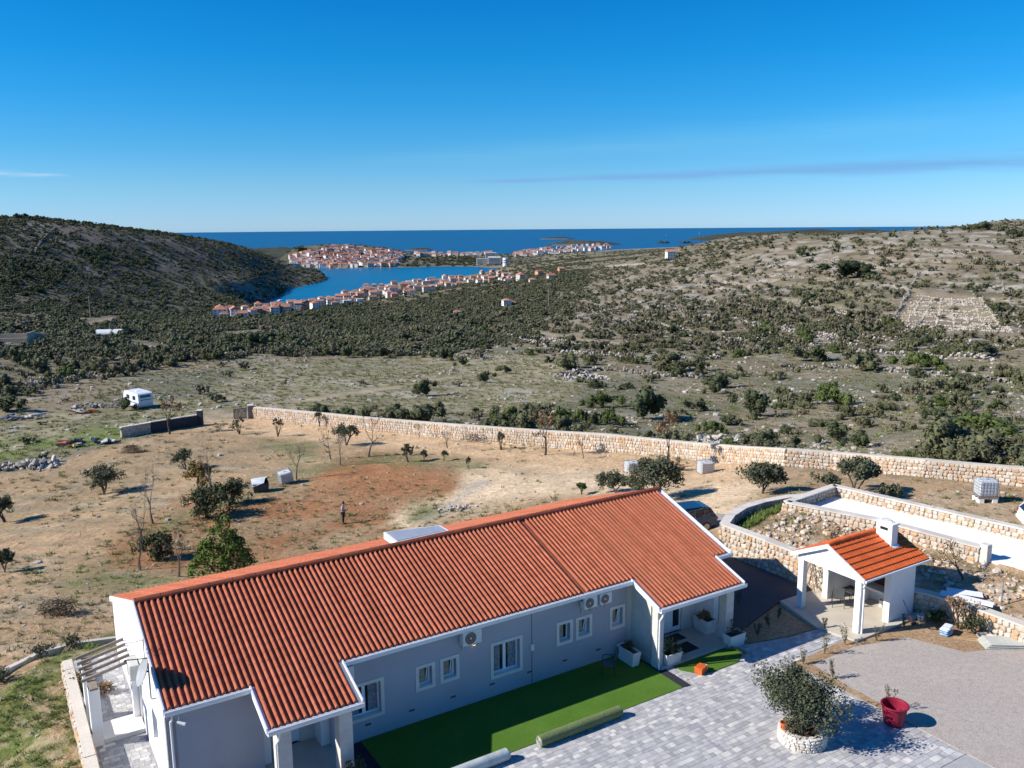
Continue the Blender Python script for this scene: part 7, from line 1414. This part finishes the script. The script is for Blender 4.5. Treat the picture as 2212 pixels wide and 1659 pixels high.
wd = np.zeros(len(X_), bool)
for w in WOODS: wd |= inpoly(X_, Y_, w)
dens = np.where(wd, 1, dens)
ok = (RNG.random(len(X_)) < dens) & keep_clear(X_, Y_) & (P_[:, 2] > SEA + 1.0) & (X_ > -150) & (X_ < 2300); P1_, D1, wd1 = P_[ok], D_[ok], wd[ok]
size = np.clip(RNG.lognormal(0, .42, len(P1_)) * (1.2 + D1 * .0027), 1.0, 9) * np.where(wd1, 1.15, 1) * np.where((A_[ok] > 5) & (D1 > 650), .62, 1)
idx = np.where(wd1, 2, np.where(lh[ok], RNG.choice([2, 3, 5], len(P1_), p=[.34, .36, .30]), RNG.choice([0, 2, 3, 4, 5], len(P1_), p=[.20, .10, .28, .17, .25])))
scatter('maquis', 'dense dark evergreen thicket covering the valley floor and the left hill', 'thicket', P1_ - [0, 0, .3], size, RNG.uniform(.45, .8, len(P1_)), idx, BUSH_LO)
# trees on the skyline of the left hill and other lone far trees
for k in range(34):
    x = 8 + k * 11.5 + random.uniform(-4, 4); yb = np.interp(x, [0, 80, 200, 300, 400], [468, 465, 480, 496, 510]) + 3; a = atan2(*(ray(x, yb)[:2])); dd = 1380 + (x / 400) * 230; X2, Y2 = dd * sin(a), dd * cos(a); sc = random.uniform(5, 10)
    link('pine_tree', BUSH_HI[(2, 5)[k % 2]], None, loc=(X2, Y2, h1(X2, Y2) - .5), rot=(0, 0, random.uniform(0, 6)), scl=(sc, sc, sc * random.uniform(.8, 1.2)), label='dark round pine on the skyline of the left hill', category='tree', group='pines on the left hill skyline')
for (x, y, w, h_, lab) in [(1438, 514, 30, 12, 'dark tree group on the crest left of the middle'), (1480, 513, 26, 12, 'dark tree on the crest right of the tree group'), (2120, 497, 40, 22, 'dark evergreen clump on the crest below the far grey hill'), (2085, 497, 26, 12, 'smaller dark clump on the crest left of the large one'), (650, 540, 26, 10, 'dark trees at the foot of the town hill'), (2195, 512, 40, 22, 'dark evergreen at the right edge below the grey hill')]:
    p = gp(x, y); s = px_m(p); link('far_tree', BUSH_HI[5], None, loc=p, rot=(0, 0, random.uniform(0, 6)), scl=(w / s, w / s, h_ / s * 1.3), label=lab, category='tree')
# --- grass tufts, weeds and loose stones near by
P_, X_, Y_, D_, A_ = sample(52000, 30, 250); U2, V2 = uvof(P_[:, 0], P_[:, 1]); inn = inpoly(X_, Y_, INSIDE); yard = sdpoly(U2, V2, YARD) > -.3; terr = (sdpoly(U2, V2, TERR) > -.3) | ((U2 > 17) & (U2 < 30) & (V2 > -13) & (V2 < -6))
nz = fbm(P_[:, 0] / 9, P_[:, 1] / 9 + 11); okb = ~yard & ~terr & keep_clear(X_, Y_) & (X_ > -60) & (X_ < 2270)
TRACK = [(1000, 1000), (1200, 1010), (1500, 1030), (1640, 1025), (1660, 1065), (1560, 1150), (1480, 1105), (1200, 1072), (1050, 1092), (960, 1105), (880, 1150), (980, 1070), (900, 985), (640, 945), (430, 905), (560, 905), (840, 935), (1100, 965)]
trk = inpoly(X_, Y_, TRACK)
d_g = np.where(inn, np.where(trk, .03, np.clip(.15 + nz * 1.0, .02, .5)), np.clip(.55 + nz, .2, .9)); k = okb & (RNG.random(len(X_)) < d_g); green = RNG.random(len(X_)) < np.where(inpoly(X_, Y_, [(-200, 1010), (100, 940), (430, 890), (400, 920), (120, 990), (-200, 1060)]), .8, .12)
LF = (sdpoly(px_ := X_, Y_, np.array([(-300, 1500), (0, 1490), (250, 1365), (255, 1400), (140, 1440), (200, 1660), (-300, 1900)], float)) > 0); green |= LF
Pg = P_[k]; sg_ = np.clip(RNG.lognormal(0, .3, k.sum()) * (.16 + D_[k] * .0035), .12, 1.0)
scatter('dry_grass', 'tufts of dry straw-coloured grass and weeds over the fields', 'grass', Pg - [0, 0, .02], sg_, RNG.uniform(.35, .65, len(Pg)), np.where(green[k], 2, RNG.integers(0, 2, k.sum())), TUFTS)
P_, X_, Y_, D_, A_ = sample(26000, 30, 420); U2, V2 = uvof(P_[:, 0], P_[:, 1]); inn = inpoly(X_, Y_, INSIDE); yard = sdpoly(U2, V2, YARD) > -.2; terr = (sdpoly(U2, V2, TERR) > -.3) | ((U2 > 17) & (U2 < 30) & (V2 > -13) & (V2 < -6)); nz = fbm(P_[:, 0] / 14 + 5, P_[:, 1] / 14)
k = ~yard & ~terr & (RNG.random(len(X_)) < np.where(inn, .16, np.clip(.26 + nz * 2.2, .03, .8) * np.where(D_ > 150, .6, 1))) & (X_ > -60) & (X_ < 2270)
scatter('loose_stones', 'loose pale limestone stones lying over the fields and slopes', 'stones', P_[k], np.clip(RNG.lognormal(0, .5, k.sum()) * np.where(inn[k], .06 + D_[k] * .0009, .06 + D_[k] * .0019), .04, .9), RNG.uniform(.4, .9, k.sum()), RNG.integers(0, 4, k.sum()), ROCKS)
# weeds on the green bank left of the house
n_ = 2600; uu, vv = RNG.uniform(-15, -8.2, n_), RNG.uniform(-16, 4, n_); Q = np.array([UV(a, b_) for a, b_ in zip(uu, vv)]); X_, Y_, _c = project(Q); Q[:, 2] = height(Q[:, 0], Q[:, 1]); k = (fbm(Q[:, 0] / 1.2, Q[:, 1] / 1.2) > -.02) & inpoly(X_, Y_, [(-300, 1500), (0, 1492), (130, 1425), (255, 1372), (255, 1400), (140, 1440), (200, 1670), (-300, 1900)])
scatter('weeds', 'low green weeds covering the bank left of the parapet', 'weeds', Q[k], RNG.uniform(.15, .34, k.sum()), RNG.uniform(.3, .6, k.sum()), RNG.choice([2, 2, 2, 0], k.sum()), TUFTS)

# loose rubble on the bank round the pavilion
n_ = 2600; uu, vv = RNG.uniform(24.6, 31.5, n_), RNG.uniform(-6.2, 11, n_); BK = np.array([(24.8, -5.8), (29.0, -5.6), (30.5, -.9), (31.2, 4.2), (33, 11), (27.6, 11), (27.3, 6), (26.4, 3.6), (24.9, .6)]); k = (sdpoly(uu, vv, BK) > 0) & (fbm(uu / 1.1, vv / 1.1) > -.05); Q = np.array([UV(a, b_) for a, b_ in zip(uu[k], vv[k])]); Q[:, 2] = height(Q[:, 0], Q[:, 1]) + .01
CREAM = []
for q in range(4):
    m2 = ROCKS[q].copy(); m2.materials.clear(); m2.materials.append(stone_mat); CREAM.append(m2)
scatter('bank_rubble', 'loose orange and cream rubble covering the bank around the pavilion', 'rubble', Q, np.clip(RNG.lognormal(0, .5, len(Q)) * .12, .04, .40), RNG.uniform(.5, 1, len(Q)), RNG.integers(0, 4, len(Q)), CREAM)
n_ = 500; uu, vv = RNG.uniform(25, 33, n_), RNG.uniform(-7.6, -5.4, n_); k = (np.interp(uu, [24.2, 25.6, 27.3, 29.2, 32.4], [-5.6, -6.5, -7.2, -7.4, -6.9]) < vv) & (vv < np.interp(uu, [24, 29, 34], [-5.3, -6.2, -6.8])); Q = np.array([UV(a, b_) for a, b_ in zip(uu[k], vv[k])]); Q[:, 2] = height(Q[:, 0], Q[:, 1])
scatter('bank_grass', 'green grass strip behind the curved stone wall', 'grass', Q, RNG.uniform(.3, .55, len(Q)), RNG.uniform(.5, .8, len(Q)), np.full(len(Q), 2), TUFTS)

# ================================================================== TOWN, FAR HOUSES, BOATS
wallm = [M('house_wall_white', (.80, .79, .76), (.74, .73, .70), .3, .9), M('house_wall_cream', (.66, .58, .46), (.60, .52, .42), .3, .9), M('house_wall_grey', (.55, .53, .50), (.48, .46, .44), .3, .9), M('house_wall_salmon', (.62, .36, .24), (.56, .32, .21), .3, .9)]
roofm = [M('house_roof_red', (.40, .185, .125), (.34, .15, .10), .5, .9), M('house_roof_orange', (.46, .245, .165), (.40, .205, .14), .5, .9), M('house_roof_brown', (.30, .165, .125), (.25, .135, .10), .5, .9)]
winm = M('house_window', (.05, .055, .065), (.07, .07, .08), .5, .5)
def house_meshes(w, d_, h_, rh, hip, wm_, rm_, flat=False):
    g = MB(); g.box(-w / 2, w / 2, -d_ / 2, d_ / 2, -3, h_)
    if not hip and not flat: g.add([(-w / 2, -d_ / 2, h_), (-w / 2, d_ / 2, h_), (-w / 2, 0, h_ + rh), (w / 2, -d_ / 2, h_), (w / 2, d_ / 2, h_), (w / 2, 0, h_ + rh)], [(0, 2, 1), (3, 4, 5)])
    me1 = bpy.data.meshes.new('walls'); me1.from_pydata(g.v, [], g.f); me1.materials.append(wm_)
    r_ = MB(); o = .5
    if flat: r_.box(-w / 2 - .2, w / 2 + .2, -d_ / 2 - .2, d_ / 2 + .2, h_ + .01, h_ + .6)
    else:
        x = w / 2 + o; y = d_ / 2 + o; z0 = h_ - .1; k = (w / 2 - d_ / 2 * .9) if hip else x; k = max(k, .4)
        r_.add([(-x, -y, z0), (x, -y, z0), (x, y, z0), (-x, y, z0), (-k, 0, h_ + rh), (k, 0, h_ + rh), (-x, -y, z0 + .18), (x, -y, z0 + .18), (x, y, z0 + .18), (-x, y, z0 + .18)], [(0, 3, 2, 1), (0, 1, 7, 6), (1, 2, 8, 7), (2, 3, 9, 8), (3, 0, 6, 9), (6, 7, 5, 4), (7, 8, 5), (8, 9, 4, 5), (9, 6, 4)])
    me2 = bpy.data.meshes.new('roof'); me2.from_pydata(r_.v, [], r_.f); me2.materials.append(rm_ if not flat else wm_)
    q = MB(); fl = max(1, int(h_ / 2.9))
    for f in range(fl):
        z = f * 2.9 + 1.0
        for s_ in (-1, 1):
            for i in range(3): x = -w / 2 + w * (i + .5) / 3; q.box(x - .55, x + .55, s_ * d_ / 2 - .06, s_ * d_ / 2 + .06, z, z + 1.3)
            for i in range(2): y = -d_ / 2 + d_ * (i + .5) / 2; q.box(s_ * w / 2 - .06, s_ * w / 2 + .06, y - .5, y + .5, z, z + 1.3)
    me3 = bpy.data.meshes.new('windows'); me3.from_pydata(q.v, [], q.f); me3.materials.append(winm)
    m4 = bpy.data.meshes.new('house'); V_ = g.v + r_.v; F4 = g.f + [tuple(i + len(g.v) for i in f) for f in r_.f]; m4.from_pydata(V_, [], F4); m4.materials.append(wm_); m4.materials.append(rm_ if not flat else wm_)
    for i, pl in enumerate(m4.polygons): pl.material_index = 0 if i < len(g.f) else 1
    return me1, me2, me3, m4
HV_ = []
CN = ['white', 'cream', 'grey', 'salmon']; RN = ['red', 'orange', 'brown']
for k in range(20):
    fl = random.choice((2, 2, 2, 3, 3)); wi = random.choices(range(4), [5, 3, 2, 1.3])[0]; ri = random.choices(range(3), [3, 3, 2])[0]; flat = k % 7 == 6
    HV_.append((house_meshes(random.uniform(9, 14), random.uniform(8, 11), fl * 2.9, random.uniform(2.2, 3.2), k % 2 == 0, wallm[wi], roofm[ri], flat), ('flat-roofed %s' % CN[wi]) if flat else '%s-roofed %s' % (RN[ri], CN[wi])))
def town_house(p, rot, sc, where, grp, parts, k=None):
    (m1, m2, m3, m4), desc = HV_[k if k is not None else random.randrange(20)]; lab = '%s house %s' % (desc, where)
    if parts:
        t = thing('town_house', lab, 'house', p, rot, grp); t.scale = (sc, sc, sc); link('walls', m1, t); link('roof', m2, t); link('windows', m3, t, kind='stuff'); return t
    return link('town_house', m4, None, loc=p, rot=(0, 0, rot), scl=(sc, sc, sc), label=lab, category='house', group=grp)
def spots(poly, n_, mind, tries=4000):
    poly = np.array(poly, float); out_ = []; x0, y0 = poly.min(0); x1, y1 = poly.max(0)
    for _ in range(tries):
        x, y = random.uniform(x0, x1), random.uniform(y0, y1)
        if sdpoly(np.array([x]), np.array([y]), poly)[0] < 0: continue
        if any(abs(x - a) < mind[0] and abs(y - b_) < mind[1] for a, b_ in out_): continue
        out_.append((x, y))
        if len(out_) >= n_: break
    return out_
def c2(*pts): return [cr2(x, y) for x, y in pts]
near_strip = c2((130, 640), (240, 615), (420, 590), (640, 565), (830, 540), (930, 505), (1080, 458), (1240, 432), (1400, 420), (1520, 405), (1750, 382), (1880, 370), (1960, 375), (2060, 395), (2080, 425), (1900, 440), (1750, 440), (1560, 470), (1420, 495), (1200, 535), (1000, 560), (820, 590), (640, 610), (480, 645), (300, 660), (130, 665))
n_used = 0
for (x, y) in sorted(spots(near_strip, 150, (7.5, 4)), key=lambda q: q[1]):
    p = gp(x, y)
    if p[2] < SEA + .5 or np.hypot(p[0], p[1]) < 700: continue
    town_house(p, random.choice((.3, .5, .4, 1.9, 2.0, .2)) + random.uniform(-.15, .15), random.uniform(.7, .98), ('at the near left end of the row of houses along the bay' if x < 640 else 'in the left half of the row of houses along the bay' if x < 760 else 'in the middle of the row of houses along the bay' if x < 900 else 'in the right half of the row of houses along the bay' if x < 1020 else 'at the far right end of the row of houses along the bay'), 'houses along the near bay shore', True); n_used += 1
far = [(cr2(*q), ('at the left waterfront of the town hill across the bay' if x < 720 and y > 562 else 'at the right waterfront of the town hill across the bay' if y > 562 else 'on the left flank of the town hill' if x < 700 else 'on the top of the town hill' if x < 800 else 'on the right flank of the town hill'), 'houses on the peninsula town hill') for q in [(0, 0)][:0]]
hillp = c2((545, 300), (600, 255), (680, 235), (800, 225), (860, 205), (990, 203), (1080, 225), (1180, 228), (1290, 235), (1330, 255), (1270, 300), (1290, 325), (1000, 330), (670, 328), (580, 325))
strip1 = c2((1380, 252), (1500, 248), (1900, 246), (1905, 256), (1500, 262), (1380, 262)); strip2 = c2((2010, 252), (2100, 240), (2212, 232), (2212, 256), (2100, 262), (2010, 262))
strip3 = [((1260 + x / 3.386) * .86406, (540 + y / 3.386) * .86406) for x, y in [(70, 330), (200, 305), (400, 275), (620, 250), (900, 245), (930, 270), (700, 300), (400, 330), (200, 340)]]
hs = sorted(spots(hillp, 260, (5.0, 2.4), 9000), key=lambda q: -q[1]); others = [(q, 1) for q in spots(strip1, 34, (5, 1.5)) + spots(strip2, 14, (5, 1.5))] + [(q, 2) for q in spots(strip3, 70, (4.5, 2))]
budget = 296 - n_used; rest = []
for i, (x, y) in enumerate(hs):
    p = gp(x, y)
    if p[2] < SEA + .5: continue
    r_ = random.choice((0, .3, 1.6, .8)) + random.uniform(-.2, .2); sc = random.uniform(.8, 1.15)
    if i < 120 and budget > 0: town_house(p, r_, sc, ('at the left waterfront of the town hill across the bay' if x < 720 and y > 562 else 'at the right waterfront of the town hill across the bay' if y > 562 else 'on the left flank of the town hill' if x < 700 else 'on the top of the town hill' if x < 800 else 'on the right flank of the town hill'), 'houses on the peninsula town hill', False); budget -= 1
    else: rest.append((p, r_, sc))
for (x, y), w in others:
    p = gp(x, y)
    if p[2] < SEA + .3 or np.hypot(p[0], p[1]) < 1800: p = atz(x, y, SEA + 2)
    r_ = random.uniform(-.3, .3); sc = random.uniform(1.0, 1.4)
    if budget > 0: town_house(p, r_, sc, 'in the strip of houses on the far coast', 'houses on the far coast strip', False); budget -= 1
    else: rest.append((p, r_, sc))
if rest:
    V_, F4, mi = [], [], []
    for (p, r_, sc) in rest:
        m4 = random.choice(HV_)[0][3]; k = len(V_); M4 = Matrix.Translation(p) @ Matrix.Rotation(r_, 4, 'Z') @ Matrix.Scale(sc, 4); V_ += [tuple(M4 @ v.co) for v in m4.vertices]
        wi = wallm.index(m4.materials[0]) if m4.materials[0] in wallm else 0; ri = 4 + (roofm.index(m4.materials[1]) if m4.materials[1] in roofm else 0)
        for pl in m4.polygons: F4.append(tuple(i + k for i in pl.vertices)); mi.append(wi if pl.material_index == 0 else ri)
    me = bpy.data.meshes.new('distant_houses'); me.from_pydata(V_, [], F4)
    for m_ in wallm + roofm: me.materials.append(m_)
    me.polygons.foreach_set('material_index', mi); link('distant_houses', me, kind='stuff', label='remaining tiny houses of the town crowding the hill and far coast', category='houses')
# houses standing alone
for (x, y, k, sc, rot, lab) in [(1448, 560, 1, .8, .2, 'lone pink and white house near the crest in the middle'), (1094, 664, 0, .55, .3, 'long red-roofed house among the trees at the foot of the right slope'), (1110, 662, 4, .45, .3, 'smaller red-roofed house beside the long one at the foot of the slope'), (988, 684, 2, .35, .1, 'single small orange-roofed house in the valley thicket'), (1190, 604, 3, .9, .4, 'small house on the upper valley side right of the bay'), (1165, 596, 5, .9, .6, 'house right of the end of the bay, middle of three'), (1150, 612, 8, .8, .2, 'low house right of the end of the bay, lowest of three'), (1212, 590, 9, .9, .3, 'house farthest right above the bay end')]:
    p = gp(x, y); (m1, m2, m3, m4), _ = HV_[k]; t = thing('lone_house', lab, 'house', p, rot); t.scale = (sc,) * 3; link('walls', m1, t); link('roof', m2, t); link('windows', m3, t, kind='stuff')
# apartment blocks and the round white hotel at the head of the bay
for (x, y, w, d_, h_, lab) in [(1048, 571, 46, 14, 16, 'white stepped hotel block at the head of the bay, left part'), (1068, 572, 34, 14, 22, 'white hotel block at the head of the bay, middle part'), (1060, 566, 30, 14, 26, 'cream hotel block rising behind the others at the bay head')]:
    p = gp(x, y); t = thing('hotel', lab, 'building', p, -.05); g = MB(); g.box(-w / 2, w / 2, -d_ / 2, d_ / 2, -3, h_); g.build('walls', wallm[0], t)
    for f in range(int(h_ / 3.2)):
        g = MB(); g.box(-w / 2 - .8, w / 2 + .8, -d_ / 2 - 1.4, -d_ / 2 - .02, f * 3.2 + 2.9, f * 3.2 + 3.2); g.build('balcony', wallm[2], t); g = MB(); g.box(-w / 2 + 1, w / 2 - 1, -d_ / 2 - .06, -d_ / 2 + .05, f * 3.2 + .9, f * 3.2 + 2.5); g.build('window', winm, t)
p = gp(1092, 573); t = thing('silo_tower', 'round white tower building at the right end of the hotel', 'tower', p); g = MB(); g.lathe([(7, -3), (7, 17), (6.4, 18.5), (0, 19)], 24); g.build('shell', M('tower_white', (.72, .74, .76), (.64, .66, .68), .2, .8), t); g = MB(); g.lathe([(7.06, 6), (7.06, 7.6), (7.0, 7.6)], 24); g.lathe([(7.06, 11), (7.06, 12.6), (7.0, 12.6)], 24); g.build('window_band', winm, t)
# pale sheds and walls in the left scrub
p = gp(238, 722); t = thing('polytunnel', 'long low white polytunnel in the scrub at the left', 'greenhouse', p, .05); L = 54 / px_m(p)
for (a, b_) in ((-.5, .08), (.16, .5)):
    g = MB(); pts = [(cos(pi * j / 8), sin(pi * j / 8)) for j in range(9)]; g.v = [(x, 2.2 * c_, 2.0 * s_) for x in (a * L, b_ * L) for c_, s_ in pts]; g.f = [(j, j + 1, 10 + j, 9 + j) for j in range(8)] + [tuple(range(9))[::-1], tuple(range(9, 18))]; g.r = [0] * 10; g.build('cover', M('film_white', (.62, .68, .70), (.54, .60, .62), .6, .5), t)
p = gp(42, 742); t = thing('ruin_wall', 'pale unfinished walls at the left edge above the field', 'wall', p, .15); s = px_m(p)
for (a, b_, y_, hh) in ((-60 / s, 16 / s, 0, 1.6), (-60 / s, 34 / s, 7, 2.2)): g = MB(); g.box(a, b_, y_, y_ + .4, -1, hh); g.build('wall_side', M('ruin_cream', (.50, .42, .32), (.42, .35, .27), 1, .9), t)
g = MB(); g.box(14 / s, 16.5 / s, .41, 6.99, -1, 3.0); g.build('wall_end', M('ruin_cream', (.5, .42, .32)), t)
# power poles
for (x, y, h_, lab) in [(196, 690, 14, 'thin power pole at the foot of the left hill'), (1184, 590, 14, 'power pole right of the bay end'), (1180, 612, 12, 'power pole on the near side of the bay end houses'), (1185, 668, 12, 'thin power pole in the thicket at the foot of the right slope')]:
    p = gp(x, y); t = thing('power_pole', lab, 'pole', p); g = MB(); g.tube([(0, 0, -1), (0, 0, h_)], [.28, .18], 6); g.build('shaft', wood_grey, t); g = MB(); g.box(-1, 1, -.1, .1, h_ - 1, h_ - .8); g.build('crossarm', wood_grey, t)
# boats on the water
def boat(p, L, label, sail=False, rot=0.3):
    t = thing('boat', label, 'boat', (p[0], p[1], SEA), rot); g = MB(); pr_ = [(-.5, .14), (-.2, .17), (.2, .15), (.5, 0), (.2, -.15), (-.2, -.17), (-.5, -.14)]
    g.prism([(x * L, y * L) for x, y in pr_], -.3, .09 * L); g.build('hull', wallm[0], t); g = MB(); g.box(-.2 * L, .12 * L, -.09 * L, .09 * L, .09 * L, .17 * L); g.build('cabin', wallm[0], t)
    if sail:
        g = MB(); g.tube([(.02 * L, 0, .09 * L), (.02 * L, 0, 1.35 * L)], .012 * L, 5); g.build('mast', galv, t)
        g = MB(); g.add([(.0, -.005 * L, .2 * L), (-.45 * L, -.02 * L, .22 * L), (0, -.005 * L, 1.3 * L), (.0, .005 * L, .2 * L), (-.45 * L, .02 * L, .22 * L), (0, .005 * L, 1.3 * L)], [(0, 1, 2), (5, 4, 3), (0, 3, 4, 1), (1, 4, 5, 2), (2, 5, 3, 0)]); g.build('sail', wallm[0], t)
boat(seapx(*cr2(515, 545)), 11, 'small white boat near the close end of the bay', False, 1.2)
boat(seapx(*cr2(890, 341)), 14, 'small white boat off the town shore', False, .2)
for (x, y, lab) in [(1440, 510, 'white sailing boat far out at sea, left of the two'), (1512, 506, 'white sailing boat far out at sea, right of the two')]: boat(seapx(x, y), 24 if x > 1500 else 15, lab, True, .4)
# marina masts behind the left hill
rng = np.random.default_rng(4); g = MB()
for k in range(70):
    x, y = rng.uniform(610, 690), rng.uniform(552, 556); a = seapx(x, y); g.tube([(a[0], a[1], SEA), (a[0], a[1], SEA + rng.uniform(14, 22))], .25, 3, False); g.box(a[0] - 1.6, a[0] + 1.6, a[1] - 5, a[1] + 5, SEA, SEA + 1.2)
g.build('marina', wallm[0], kind='stuff', label='crowd of moored yachts and masts in the marina behind the headland', category='boats')
